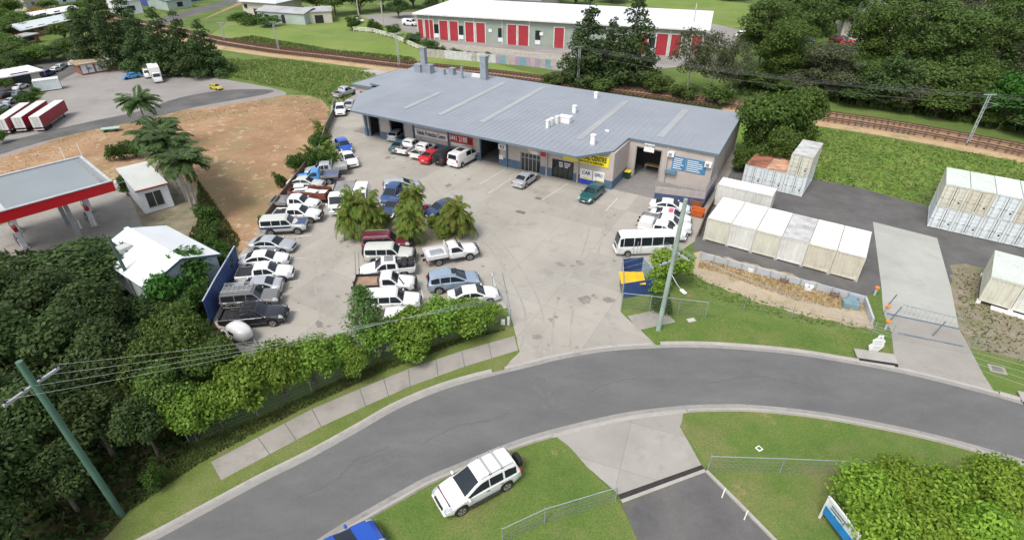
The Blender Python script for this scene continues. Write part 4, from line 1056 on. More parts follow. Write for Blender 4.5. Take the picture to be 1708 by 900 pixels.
t = car('box4x4', PW, 658, 514, 44, -2, 'white four wheel drive half covered by the young pine', 1.0)
car('hatch', PW, 676, 540, 40, -2, 'white car almost hidden behind the front hedge below the young pine', .97)
t = car('tray', PW, 755, 432, 48, -9, 'white single cab ute with a white tray and steel box, nosed to the open yard', 1.0, deck=PW, deckside=PW); bullbar(t, 2.55)
mb = MB(); mb.box((-1.55, .1, 1.12), (1.3, .8, .2), 0, .03); mb.box((-1.55, .1, 1.24), (.9, .5, .06)); obj('tool_box', mb, M_STEEL, t)
mb = MB(); mb.tube([(.9, .8, 1.1), (.5, .88, 2.1)], .05, 6); obj('snorkel', mb, M_TRIM, t)
t = car('wagon', PLBL, 757, 479, 42, -5, 'ice blue suv with a dark sunroof in the middle of the front row', 1.0); rack(t, 'wagon', False)
mb = MB(); mb.box((.1, 0, 1.835), (.5, .8, .03), 0, .01); obj('sunroof', mb, M_WIND, t)
car('sedan', PW, 790, 501, 42, -5, 'white car hidden up to its windows behind the front hedge', .97)
car('wagon', PSIL, 672, 320, 20, -2, 'silver car behind the middle palm clump, farthest of the island cars', .97)
car('wagon', PBLU, 655, 334, -10, 14, 'blue suv half hidden behind the palm clumps', .97)
car('sedan', PNAV, 657, 352, -10, 14, 'navy car in the shade between the palm clumps', .97)
car('hatch', PNAV, 737, 356, -20, 8, 'dark blue car parked against the right palm clump', .97)
# beyond the railway and to the left
car('van', PW, 684, 43, 20, 2, 'white van beside the left end of the red door warehouse', .95, far=True)
car('wagon', PW, 1239, 62, 22, -3, 'white suv among the trees right of the red door warehouse', .9, far=True)
car('wagon', PNAV, 1338, 74, 22, 1, 'navy car glimpsed between the trees at the upper right', 1.2, far=True)
car('sedan', PMAR, 1402, 72, 20, 3, 'maroon car glimpsed beside the cream house among the trees', 1.2, far=True)
car('hatch', PRED, 1418, 80, 20, 3, 'red car glimpsed in front of the cream house', 1.2, far=True)
car('hatch', PYEL, 361, 149, 14, 3, 'small yellow car alone on the grey gravel lot', .66, far=True)
t = car('truck', PW, 263, 134, 8, 16, 'white box truck parked against the row of dark trees', .78, far=True)
mb = MB(); mb.box((-1.0, 0, 2.35), (5.4, 2.4, 2.4), 0, .05); obj('cargo_box', mb, M_WHITE, t)
car('van', PW, 248, 128, 6, 14, 'white van on the left of the white box truck', .78, far=True)
car('ute', PSKY, 221, 131, -18, 3, 'blue ute parked in front of the brick shed', .66, far=True)
for i, (k, p, u, v, l) in enumerate([('hatch', PW, 232, 113, 'white car close by the brick shed, left one of two'), ('hatch', PW, 248, 112, 'white car close by the brick shed, right one of two'),
     ('wagon', PNAV, 82, 126, 'navy car on the roadside below the white canopy'), ('hatch', PW, 96, 119, 'white car on the roadside next to the navy car'), ('hatch', PSIL, 104, 114, 'silver car on the roadside just beyond the white car'),
     ('sedan', PW, 36, 148, 'white car at the left edge beyond the green hedge'), ('sedan', PBLK, 10, 162, 'black car at the far left edge beyond the hedge'),
     ('hatch', PTEA, 35, 160, 'teal grey car beyond the hedge on the left'), ('sedan', PSIL, 22, 172, 'silver car beyond the hedge, just below the teal grey car'), ('sedan', PLBL, 5, 184, 'ice blue car at the left edge beyond the red trailers'),
     ('wagon', PW, 176, 92, 'white suv between the dark trees at the upper left'), ('hatch', PW, 125, 108, 'white car at the mouth of the far street'), ('van', PW, 122, 50, 'white van behind the long brick building')]):
    car(k, p, u, v, 18, -7, l, .68, far=True)
car('sedan', PW, 598, 37, 20, 3, 'white car beside the pale green shed across the railway', .85, far=True)

# tow behind teardrop, rusty trailer, semitrailers, motorbike
t = thing('caravan', P(404, 566), 'small rounded white caravan with a bare drawbar at the bottom of the left column', 'caravan', None, R(-33), (.72,) * 3)
mb = MB(); vs, fs = [], []
for i in range(13):
    x = -1.6 + 3.2 * i / 12; f = 1 - abs(x / 1.72) ** 2.6; h = max(.05, f) ** .5
    for j in range(12):
        an = 2 * math.pi * j / 12; c_, s_ = math.cos(an), math.sin(an)
        vs.append((x, .95 * h ** .6 * math.copysign(abs(c_) ** .6, c_), 1.25 + .95 * h * math.copysign(abs(s_) ** .6, s_)))
for i in range(12):
    for j in range(12): fs.append((i * 12 + j, (i + 1) * 12 + j, (i + 1) * 12 + (j + 1) % 12, i * 12 + (j + 1) % 12))
fs += [tuple(range(12)), tuple(reversed(range(144, 156)))]
mb.add(vs, [tuple(reversed(f)) for f in fs]); obj('body', mb, PW, t, 50)
for s in (1, -1):
    mb = MB(); mb.box((-.1, s * .93, 1.45), (.9, .06, .45), 0, .02); obj('side_window', mb, M_WIND, t)
    mb = MB(); mb.lathe([(.15, -.1), (.3, -.1), (.32, 0), (.3, .1), (.15, .1)], 16, Matrix.Translation((-.2, s * .9, .32)) @ Matrix.Rotation(math.pi / 2, 4, 'X')); obj('wheel', mb, M_TYRE, t, 40)
mb = MB(); mb.box((1.28, 0, 1.5), (.5, .9, .4), 0, .05); obj('front_window', mb, M_WIND, t)
mb = MB(); mb.beam((1.3, .6, .45), (2.9, 0, .45), .09, .1); mb.beam((1.3, -.6, .45), (2.9, 0, .45), .09, .1); mb.tube([(2.5, 0, .0), (2.5, 0, .8)], .04, 6); obj('drawbar', mb, M_ALU, t)
def box_trailer(u, v, rz, label, m, size, load=None):
    t = thing('box_trailer', P(u, v), label, 'trailer', None, rz); l, w, h = size; mb = MB()
    mb.box((0, 0, .6), (l, w, .1))
    for s in (1, -1): mb.box((0, s * w / 2, .6 + h / 2), (l, .08, h)); mb.box((s * l / 2, 0, .6 + h / 2), (.08, w, h))
    obj('tray', mb, m, t)
    for s in (1, -1):
        mb = MB(); mb.lathe([(.12, -.1), (.28, -.1), (.32, 0), (.28, .1), (.12, .1)], 14, Matrix.Translation((0, s * (w / 2 + .14), .32)) @ Matrix.Rotation(math.pi / 2, 4, 'X')); obj('wheel', mb, M_TYRE, t, 40)
    mb = MB(); mb.beam((l / 2, .4, .5), (l / 2 + 1.2, 0, .5), .08, .08); mb.beam((l / 2, -.4, .5), (l / 2 + 1.2, 0, .5), .08, .08); obj('drawbar', mb, m, t)
    if load:
        mb = MB(); rr = random.Random(3)
        for i in range(6): mb.box((rr.uniform(-l * .35, l * .35), rr.uniform(-w * .3, w * .3), .95 + .12 * i), (rr.uniform(.8, 1.6), rr.uniform(.5, 1.0), .12), rr.uniform(-.5, .5), .02)
        obj('load', mb, load, t)
    return t
box_trailer(520, 333, R(-8), 'rusty red brown box trailer loaded with pale sheets in the left column', PRUST, (4.6, 1.9, .8), PW)
M_CURT = mat('red_curtain', (.27, .018, .03), .5, .1, .6); M_TRW = mat('trailer_white', (.6, .61, .58), .5, .06)
def semi(ub, vb, uf, vf, label, tarp):
    a, b = P(ub, vb), P(uf, vf); d = b - a; d.normalize(); L, W_, H_ = 15.0, 2.35, 2.9
    t = thing('semitrailer', a + d * L * .3, label, 'semitrailer', 'red curtain trailers parked side by side', math.atan2(d.y, d.x), (.6,) * 3); z0 = 1.15
    mb = MB(); mb.box((0, 0, z0 + .1), (L, W_, .2)); mb.box((0, 0, z0 - .15), (L - .5, .9, .3)); obj('chassis', mb, M_TRIM, t)
    mb = MB(); mb.box((0, 0, z0 + H_), (L, W_, .1), 0, .03); obj('roof', mb, M_TRW, t)
    for s in (1, -1):
        mb = MB(); mb.box((0, s * (W_ / 2 - .02), z0 + .2 + (H_ - .25) / 2), (L - .1, .06, H_ - .28))
        for i in range(20): mb.box((-L / 2 + .5 + i * (L - 1) / 19, s * (W_ / 2 + .012), z0 + 1.6), (.06, .012, H_ - .4))
        obj('curtain', mb, tarp, t)
    for s in (1, -1):
        mb = MB(); mb.box((-L / 2 + .0, s * W_ / 4, z0 + .2 + (H_ - .25) / 2), (.08, W_ / 2 - .03, H_ - .28)); dr = obj('door', mb, M_TRW, t)
        mb = MB()
        for y in (.25, .45): mb.tube([(-L / 2 - .06, s * y, z0 + .3), (-L / 2 - .06, s * y, z0 + H_ - .1)], .025, 5)
        obj('lock_rod', mb, M_STEEL, dr)
        mb = MB(); mb.box((-L / 2 - .05, s * .95, z0 - .05), (.06, .4, .18)); obj('tail_light', mb, M_TAIL, t)
    mb = MB(); mb.box((L / 2, 0, z0 + H_ / 2), (.06, W_ - .1, H_ - .2)); obj('front_wall', mb, M_TRW, t)
    mb = MB(); mb.box((-L / 2 - .08, 0, z0 - .35), (.1, 2.3, .2)); obj('bumper', mb, M_TRW, t)
    for i in range(3):
        for s in (1, -1):
            mb = MB(); mb.lathe([(.2, -.15), (.46, -.15), (.5, -.1), (.5, .1), (.46, .15), (.2, .15)], 16, Matrix.Translation((-L / 2 + 1.3 + i * 1.25, s * 1.0, .5)) @ Matrix.Rotation(math.pi / 2, 4, 'X')); obj('wheel', mb, M_TYRE, t, 40)
    for s in (1, -1): mb = MB(); mb.box((L / 2 - 2.6, s * .8, .55), (.18, .18, 1.1)); mb.box((L / 2 - 2.6, s * .8, .04), (.35, .35, .08)); obj('landing_leg', mb, M_TRIM, t)
    return t
semi(68, 221, 107, 193, 'semitrailer with one plain brick red curtain side, rightmost of the three', M_CURT)
semi(39, 222, 78, 194, 'semitrailer with a bright red curtain, between the two other trailers', mat('crimson_curtain', (.33, .012, .03), .5, .1, .6))
semi(11, 226, 50, 198, 'semitrailer with a faded pink red curtain, leftmost of the three', mat('pink_curtain', (.36, .09, .1), .6, .1, .6))
t = thing('motorcycle', P(710, 357), 'red motorcycle standing between the palm clumps', 'motorcycle', None, R(70))
for x in (-.65, .7): mb = MB(); mb.lathe([(.2, -.05), (.31, -.05), (.33, 0), (.31, .05), (.2, .05)], 18, Matrix.Translation((x, 0, .33)) @ Matrix.Rotation(math.pi / 2, 4, 'X')); obj('wheel', mb, M_TYRE, t, 40)
mb = MB(); mb.tube([(.28, 0, .9), (0, 0, 1.0), (-.35, 0, .82)], [.13, .19, .12], 10); mb.box((.15, 0, .55), (.5, .3, .35), 0, .08); mb.tube([(.45, 0, .85), (.55, 0, .7)], .15, 8); obj('body', mb, PRED, t, 40)
mb = MB(); mb.box((-.4, 0, .84), (.7, .26, .1), 0, .04); obj('seat', mb, M_TRIM, t)
mb = MB(); mb.tube([(.7, .09, .33), (.42, .09, 1.05)], .03, 6); mb.tube([(.7, -.09, .33), (.42, -.09, 1.05)], .03, 6); mb.tube([(.32, -.36, 1.08), (.42, 0, 1.05), (.32, .36, 1.08)], .025, 6); obj('fork', mb, M_RIM, t)
# ------------------------------------------------------------------ shipping containers
C_CREAM = mat('container_cream', (.56, .55, .46), .55, .06, .8, dirt=.25, streak=.32); C_OFF = mat('container_offwhite', (.61, .61, .57), .55, .06, .8, dirt=.25, streak=.32); C_WHITE = mat('container_white', (.68, .68, .66), .5, .05, .8, dirt=.15, streak=.32)
C_BLUEW = mat('container_bluewhite', (.6, .645, .655), .5, .06, .8, dirt=.2, streak=.32); C_TAN = mat('container_tan', (.55, .515, .42), .55, .06, .8, dirt=.25, streak=.32); C_GREENW = mat('container_greenwhite', (.52, .58, .52), .5, .06, .8, dirt=.15, streak=.32)
C_ROOFW = mat('container_roof_white', (.66, .655, .64), .5, .06, .7, dirt=.2); C_ROOFG = mat('container_roof_grey', (.4, .4, .39), .7, .22, 1.1); C_RUST = mat('container_rust', (.25, .1, .06), .85, .4, .9); C_ROOFY = mat('container_roof_cream', (.72, .7, .58), .5, .06, .7)
C_RUST2 = mat('container_rust_patchy', (.42, .25, .16), .85, .45, .9)
CW, CH = 2.36, 2.46
def corrug(mb, o, ex, ez, L, H, pitch=.28, dep=.036, nrm=None):
    """trapezoid corrugated panel from o along ex (length L) and up ez (height H); nrm = outward"""
    n = int(L / pitch); p = L / n; vs = []
    for i in range(n):
        for f, d in ((0, 0), (.26, 0), (.5, -dep), (.76, -dep)): vs.append((i + f, d))
    vs.append((n, 0))
    pts = [o + ex * (x * p) + nrm * d for x, d in vs]; k = len(pts)
    mb.add(pts + [q + ez * H for q in pts], [(i, i + 1, i + 1 + k, i + k) for i in range(k - 1)])
def container(pos, rz, label, body, roof, L=5.9, door_end=None, z=0.0, group='shipping containers in the storage yard', roofribs=True, doorm=None, W=CW, H=CH):
    """long axis along local x; pos = middle of the base; door_end = -1 / +1: which end carries the doors"""
    t = thing('shipping_container', pos + Vector((0, 0, z)), label, 'container', group, rz); X, Y, Z = Vector((1, 0, 0)), Vector((0, 1, 0)), Vector((0, 0, 1))
    key = ('cont', L, door_end, W, H)
    if key not in CACHE:
        b = MB()
        corrug(b, Vector((-L / 2 + .1, -W / 2 + .03, .16)), X, Z, L - .2, H - .28, nrm=-Y); corrug(b, Vector((-L / 2 + .1, W / 2 - .03, .16)), X, Z, L - .2, H - .28, nrm=Y)
        for s in (-1, 1):
            if s != door_end: corrug(b, Vector((s * (L / 2 - .03), -W / 2 + .1, .16)), Y, Z, W - .2, H - .28, nrm=X * s)
        fr = MB()
        for x in (-1, 1):
            for y in (-1, 1): fr.box((x * (L / 2 - .06), y * (W / 2 - .06), H / 2), (.14, .14, H - .02))
        for y in (-1, 1):
            for zz in (.09, H - .06): fr.box((0, y * (W / 2 - .035), zz), (L - .2, .08, .14 if zz < 1 else .1))
        for x in (-1, 1):
            for zz in (.09, H - .06): fr.box((x * (L / 2 - .035), 0, zz), (.08, W - .2, .14 if zz < 1 else .1))
        for x in (-1, 1):
            for y in (-1, 1):
                for zz in (.06, H - .05): fr.box((x * (L / 2 - .085), y * (W / 2 - .085), zz), (.18, .18, .12))
        fl = MB(); fl.box((0, 0, .1), (L - .1, W - .1, .06))
        rf = MB(); corrug(rf, Vector((-L / 2 + .02, -W / 2 + .02, H + .032)), X, Y, L - .04, W - .04, pitch=.42, dep=.03, nrm=Z)
        rf2 = MB(); rf2.box((0, 0, H - .015), (L - .02, W - .02, .03)); rf.v += []; rf.add(rf2.v, rf2.f)
        me = [b.mesh('wall'), fr.mesh('frame'), fl.mesh('floor'), rf.mesh('roof')]
        if door_end:
            ds = []
            for s in (-1, 1):
                d = MB(); d.box((door_end * (L / 2 - .03), s * (W / 4 - .03), H / 2), (.06, W / 2 - .12, H - .3))
                for q in range(4): d.box((door_end * (L / 2 + .008), s * (W / 4 - .03), .32 + (H - .5) * (q + .5) / 4), (.02, W / 2 - .28, (H - .5) / 4 - .14), 0, .01)
                r = MB()
                for y in (.22, .82): r.tube([(door_end * (L / 2 + .045), s * y, .12), (door_end * (L / 2 + .045), s * y, H - .1)], .022, 6)
                for y in (.22, .82): r.box((door_end * (L / 2 + .06), s * y + .08, 1.1), (.03, .3, .04))
                ds.append((d.mesh('door'), r.mesh('lock_rod')))
            v = MB(); v.lathe([(.09, -.02), (.09, .02), (.02, .03)], 12, Matrix.Translation((door_end * (L / 2 + .03), -W * .3, .75)) @ Matrix.Rotation(door_end * math.pi / 2, 4, 'Y'))
            me.append(ds); me.append(v.mesh('round_label'))
        CACHE[key] = me
    me = CACHE[key]
    link('wall', me[0], body, t); link('frame', me[1], body, t); link('floor', me[2], M_DARK, t)
    link('roof', me[3], roof, t)
    if door_end:
        for d, r in me[4]: do = link('door', d, doorm or body, t); link('lock_rod', r, M_ALU, do)
        link('round_label', me[5], M_TRIM, t)
    return t
def row_axes(p0, p1):
    e = p1 - p0; e.z = 0; L = e.length; e.normalize(); return e, Vector((-e.y, e.x, 0)), L
# front row, six side by side, plain ends to the camera
A, B = P(1172, 400), P(1429, 470.5); e, q, L = row_axes(A, B); w = L / 6
specs = [(C_CREAM, C_ROOFW, 'tan cream container with a clean white roof, left end of the front row of six'), (C_OFF, mat('container_roof_dull', (.6, .6, .58), .6, .1, .9), 'off white container with a dull scuffed roof, second from left in the front row'),
         (C_CREAM, C_ROOFW, 'cream container with a white roof just left of the grey roofed one'), (C_OFF, C_ROOFG, 'off white container with a dirty grey roof in the front row of six'),
         (C_TAN, C_ROOFY, 'yellowish cream container with a ribbed cream roof just right of the grey roofed one'), (C_TAN, C_ROOFW, 'yellowish cream container with a clean white roof, right end of the front row of six')]
for i, (b, r, l) in enumerate(specs):
    c = A + e * (w * (i + .5)) + q * (5.75 / 2)
    container(c, math.atan2(q.y, q.x), l, b, r, 5.75, -1 if False else None, z=.14 if i else .14, W=w - .05, H=2.5)
    for (f, g) in ((-.45, -.48), (.45, -.48), (-.45, .48), (.45, .48)):
        pass
fe, fq = e, q
mb = MB()
for i in range(7):
    for d in (.12, 5.6): mb.box(A + e * (w * i * .985 + .1) + q * d + Vector((0, 0, .07)), (.3, .3, .14), math.atan2(e.y, e.x))
single('support_blocks', mb, M_KERBB if False else G_KERB, 'concrete support blocks under the front row of six containers', 'blocks')
# white side-on container behind the left end of the row
a, b = P(1190, 343), P(1287, 366); e2, q2, L2 = row_axes(a, b)
container(a + e2 * (5.9 / 2) + q2 * 1.25, math.atan2(e2.y, e2.x), 'white container lying side on behind the left end of the front row', C_OFF, C_ROOFW, 6.0, z=.1, H=2.6)
# two rusty roofed containers and a stack of two with doors to the camera
a, b = P(1236, 305), P(1337, 329); e3, q3, L3 = row_axes(a, b); w3 = L3 / 3
for i, (bd, rf, l, zz) in enumerate([(C_BLUEW, C_RUST, 'pale blue container with a deep red rusted roof', .05), (C_BLUEW, C_RUST2, 'pale blue container with a patchy orange rusted roof', .05), (C_BLUEW, C_ROOFG, 'pale blue container on the ground under the cream one by the big tree', .05), (C_CREAM, C_ROOFG, 'cream container with doors, on top of a pale blue one by the big tree', 2.53)]):
    c = a + e3 * (w3 * (min(i, 2) + .5)) + q3 * 2.9
    container(c, math.atan2(q3.y, q3.x), l, bd, rf, 5.8, -1, z=zz, W=w3 - .06)
# big stack at the right edge: five columns, two high
a, b = P(1545, 378), P(1668, 406); e4, q4, L4 = row_axes(a, b); w4 = L4 / 3
low = ['pale blue white container at the bottom left corner of the big stack', 'pale blue white container, second on the ground in the big stack', 'pale blue white container, third on the ground in the big stack', 'pale blue white container on the ground where the big stack meets the right edge', 'pale blue white container at ground level beyond the right edge of the photo']
hi = [(C_CREAM, 'cream container with an open left side wall on top of the left corner of the big stack'), (C_TAN, 'tan container, second on the top layer of the big stack'), (C_BLUEW, 'blue white container, third on the top layer of the big stack'), (C_TAN, 'tan container on the top layer where the big stack meets the right edge'), (C_BLUEW, 'blue white container on the top layer beyond the right edge of the photo')]
hi[0] = (C_CREAM, 'cream container on top of the left corner of the big stack')
for i in range(5):
    c = a + e4 * (w4 * (i + .5)) + q4 * 2.75
    container(c, math.atan2(q4.y, q4.x), low[i], C_BLUEW, C_GREENW, 5.5, -1, z=.08, W=w4 - .05)
    container(c, math.atan2(q4.y, q4.x), hi[i][1], hi[i][0], (C_GREENW, C_GREENW, C_BLUEW, C_GREENW, C_GREENW)[i], 5.5, -1, z=.08 + CH + .03, W=w4 - .05)
# lower right pair
a, b = P(1628, 505), P(1682, 521.5); e5, q5, L5 = row_axes(a, b); w5 = L5
for i, l in enumerate(['cream container on white feet at the lower right, its long left side showing', 'pale cream container at the lower right cut by the edge of the photo', 'cream container beyond the right edge next to the lower right pair']):
    c = a + e5 * (w5 * (i + .5)) + q5 * 2.8
    container(c, math.atan2(q5.y, q5.x), l, (C_CREAM, C_OFF, C_CREAM)[i], (C_GREENW, C_ROOFW, C_ROOFW)[i], 5.6, None, z=.35, W=w5 - .06, H=2.45)
mb = MB()
for i in range(4):
    for d in (.15, 5.4): mb.box(a + e5 * (w5 * i * .97 + .1) + q5 * d + Vector((0, 0, .17)), (.32, .32, .34), math.atan2(e5.y, e5.x))
mb.beam(a + e5 * 1.0 + Vector((0, 0, .12)) - q5 * .2, a + e5 * 8 + Vector((0, 0, .12)) - q5 * .2, .4, .2)
single('support_blocks', mb, M_WHITE, 'white concrete feet under the lower right pair of containers', 'blocks')

# ------------------------------------------------------------------ retaining wall, mulch, edging
M_PANEL = mat('grey_panel', (.4, .42, .44), .8, .06, .8, dirt=.2)
wl = [P(1168, 431), P(1242, 449), P(1300, 464), P(1356, 479.5), P(1410, 495), P(1440, 505)]
t = thing('retaining_wall', wl[2], 'low grey concrete panel retaining wall below the front row of containers', 'retaining wall'); o = t.location
tot = (wl[-1] - wl[0]).length; d = (wl[-1] - wl[0]).normalized(); nP = 11
for i in range(nP):
    mb = MB(); p0 = wl[0] - o + d * (tot * i / nP + .04); p1 = wl[0] - o + d * (tot * (i + 1) / nP - .04)
    mb.beam(p0 + Vector((0, 0, .36)), p1 + Vector((0, 0, .36)), .12, .72); obj('wall_panel', mb, M_PANEL, t)
mb = MB()
for i in range(nP + 1): p = wl[0] - o + d * (tot * i / nP); mb.box(p + Vector((0, 0, .37)), (.1, .2, .74), math.atan2(d.y, d.x))
obj('post', mb, M_STEEL, t)
mb = MB(); p1 = P(1453, 541) - o; mb.beam(wl[-1] - o + Vector((0, 0, .36)), p1 + Vector((0, 0, .3)), .16, .7); obj('return_wall', mb, M_PANEL, t)
single('drain_box', MB().box((0, 0, .3), (1.3, .8, .6), -.3, .03).box((.5, .7, .35), (.9, .7, .35), .6, .04), mat('drain_box_blue', (.16, .24, .27), .6), 'blue grey box with white rubble beside the end of the retaining wall', 'box', loc=P(1417, 512))
for i, (u, v) in enumerate([(1203, 437), (1252, 452), (1307, 470), (1347.5, 483), (1391, 494)]):
    l = ['open drum planter in the mulch nearest the left end of the retaining wall', 'white drum planter in the mulch below the third container', 'brown drum planter in the middle of the mulch strip', 'white drum planter in the mulch below the fifth container', 'brown drum planter in the mulch near the right end of the retaining wall'][i]
    t = thing('drum_planter', P(u, v), l, 'planter', 'planters along the mulch strip')
    mb = MB(); mb.lathe([(.36, 0), (.38, .45), (.3, .46), (.28, .3), (.01, .3)], 16); obj('drum', mb, M_WHITE if i % 2 else mat('brown_pot', (.2, .13, .1), .8), t, 40)
    mb = MB(); mb.lathe([(.27, .28), (.01, .33)], 12); obj('soil', mb, M_DARK, t)
def scatter(name, polypx, n, size, m, seed, zmax=.25, label=None, up=.6):
    """many small chips or blades lying in an outline"""
    rng = np.random.default_rng(seed); poly = [P(*p) for p in polypx]
    xs_ = [p.x for p in poly]; ys_ = [p.y for p in poly]; tri = tessellate_polygon([[Vector((p.x, p.y, 0)) for p in poly]])
    T = [(poly[a], poly[b], poly[c]) for a, b, c in tri]; ar = np.array([abs((b - a).cross(c - a).z) for a, b, c in T]); ar /= ar.sum()
    pick = rng.choice(len(T), n, p=ar); r1, r2 = np.sqrt(rng.random(n)), rng.random(n)
    TA = np.array([[list(x) for x in t_] for t_ in T]); tt = TA[pick]
    c = tt[:, 0] * (1 - r1)[:, None] + tt[:, 1] * (r1 * (1 - r2))[:, None] + tt[:, 2] * (r1 * r2)[:, None]
    az = rng.random(n) * 6.283; s = size * (.6 + .8 * rng.random(n)); h = zmax * (.3 + .7 * rng.random(n))
    dx, dy = np.cos(az) * s, np.sin(az) * s
    lean = (rng.random((n, 2)) - .5) * zmax * 1.2 * up
    v = np.zeros((n, 4, 3)); v[:, 0] = c; v[:, 2] = c
    v[:, 0, 0] -= dx * .5; v[:, 0, 1] -= dy * .5; v[:, 2, 0] += dx * .5; v[:, 2, 1] += dy * .5; v[:, 0, 2] = .03; v[:, 2, 2] = .03
    v[:, 1] = c; v[:, 1, :2] += lean; v[:, 1, 2] = h; v[:, 1, 0] += dx * .25; v[:, 1, 1] += dy * .25
    v[:, 3] = c; v[:, 3, :2] += lean * .8; v[:, 3, 2] = h * .85; v[:, 3, 0] -= dx * .3; v[:, 3, 1] -= dy * .3
    v = v[:, [0, 2, 1, 3]]
    me = bpy.data.meshes.new(name); me.vertices.add(n * 4); me.vertices.foreach_set('co', v.ravel())
    me.loops.add(n * 4); me.loops.foreach_set('vertex_index', np.arange(n * 4)); me.polygons.add(n)
    me.polygons.foreach_set('loop_start', np.arange(n) * 4); me.polygons.foreach_set('loop_total', np.full(n, 4)); me.update(); me.validate()
    ob = link(name, me, m); tag(ob, label, None, None, 'stuff'); return ob
L_MULCH = leaf_mat('mulch', (.33, .23, .12), (.6, .46, .27), .8)
scatter('mulch', [(1168, 432), (1240, 450), (1355, 481), (1438, 507), (1448, 520), (1400, 515), (1330, 502), (1250, 474), (1200, 455), (1164, 447)], 3600, .16, L_MULCH, 5, .22)

# ------------------------------------------------------------------ fences
M_GREENP = mat('green_post', (.09, .17, .16), .6, .1); M_WIRE = mat('fence_wire', (.32, .34, .35), .5, .1, metal=.4); M_FRAIL = mat('fence_rail', (.3, .36, .36), .5, .1, metal=.3)
def chain_fence(px, label, h=1.7, step=3.0, top=True, wires=5, diag=True, mp=M_FRAIL, r=.035):
    pts = [P(*p) for p in px]; t = thing('chain_link_fence', pts[0], label, 'fence'); o = t.location
    for i in range(len(pts) - 1):
        a, b = pts[i] - o, pts[i + 1] - o; L = (b - a).length; n = max(1, round(L / step))
        for k in range(n + (i == len(pts) - 2)):
            p = a.lerp(b, k / n); mb = MB(); mb.tube([p, p + Vector((0, 0, h + .05))], r, 6); obj('post', mb, mp, t)
    mb = MB(); mw = MB(); up_ = Vector((0, 0, 1))
    for i in range(len(pts) - 1):
        a, b = pts[i] - o, pts[i + 1] - o; L = (b - a).length; d = (b - a) / L
        if top: mb.tube([a + up_ * h, b + up_ * h], r * .8, 6)
        for k in range(wires): z = .05 + (h - .1) * k / max(1, wires - 1); mw.tube([a + up_ * z, b + up_ * z], .006, 3, False)
        if diag:
            s = .32; k = 0.0
            while k < L:
                for sg in (1, -1):
                    x0, x1 = k, k + sg * h
                    z0_, z1_ = 0.0, h
                    if x1 > L: z1_ = h * (L - x0) / h; x1 = L
                    if x1 < 0: z1_ = x0; x1 = 0
                    if z1_ > .05: mw.beam(a + d * x0 + up_ * z0_, a + d * x1 + up_ * z1_, .006, .006)
                k += s
    if top: obj('top_rail', mb, mp, t)
    obj('mesh_wire', mw, M_WIRE, t)
    return t
chain_fence([(316, 738), (430, 692), (520, 653), (600, 612), (700, 577), (790, 552), (852, 545)], 'thin chain link fence in front of the leafy hedge', 1.8, 4.2, False, 6)
chain_fence([(852, 545), (846, 512), (822, 488)], 'chain link fence at the left side of the yard entrance', 1.8, 2.2)
chain_fence([(1036, 515), (1130, 525), (1176, 531), (1300, 558)][:3], 'chain link fence in front of the blue bin enclosure', 1.7, 3.0, True, 6)
chain_fence([(1176, 531), (1240, 517), (1320, 530), (1400, 545), (1455, 556), (1486, 560)], 'thin fence along the dirt strip above the lawn', 1.2, 3.5, False, 4, False, M_FRAIL, .03)
chain_fence([(838, 905), (908, 872), (1026, 836)], 'steel chain link fence on the front lawn left of the entry lane', 1.35, 3.0)
chain_fence([(1180, 784), (1300, 788), (1440, 794), (1560, 800)], 'steel chain link fence on the front lawn right of the entry lane', 1.35, 6.0)
chain_fence([(1622, 580), (1700, 603), (1800, 640)], 'sagging wire fence at the right edge above the corner lawn', 1.1, 3.0, False, 4, False)
# sliding gate on the apron
t = thing('sliding_gate', P(1545, 555), 'low steel sliding gate with crossbars across the storage yard apron', 'gate'); o = t.location
for (a, b) in (((1473, 522), (1600, 549)), ((1497, 556), (1606, 578))):
    mb = MB(); mb.beam(P(*a) - o + Vector((0, 0, .05)), P(*b) - o + Vector((0, 0, .05)), .12, .08); obj('rail', mb, M_FASC, t)
for (a, b) in (((1484, 535), (1500, 514)), ((1477, 514), (1493, 492)), ((1555, 560), (1571, 532))):
    pa = P(*a) - o; h = TOPZ(P(*a), b[1]); mb = MB(); mb.tube([pa, pa + Vector((.45, 0, 1.5))], .05, 6); obj('post', mb, M_FASC, t)
mb = MB(); mb.beam(P(1500, 524) - o + Vector((0, 0, 1.0)), P(1598, 548) - o + Vector((0, 0, 1.0)), .05, .06)
for k in range(14):
    f = k / 13; q_ = P(1500, 524).lerp(P(1598, 548), f) - o; mb.tube([q_ + Vector((0, 0, .1)), q_ + Vector((0, 0, 1.0))], .012, 4)
obj('gate_panel', mb, M_FRAIL, t)
M_ORANGE = mat('orange_cap', (.75, .2, .02), .5)
for i, (u, v, l) in enumerate([(1476, 524, 'orange topped bollard on the left of the gate, farther one'), (1476, 549, 'orange topped bollard on the left of the gate, nearer one'), (1458, 492, 'orange topped post among the weeds beside the slab')]):
    t = thing('bollard', P(u, v), l, 'bollard', 'orange topped bollards by the gate'); mb = MB(); mb.tube([(0, 0, 0), (0, 0, .75)], .1, 10); obj('post', mb, M_PANEL, t); mb = MB(); mb.box((0, 0, .84), (.34, .3, .2), .2, .05); obj('cap', mb, M_ORANGE, t)
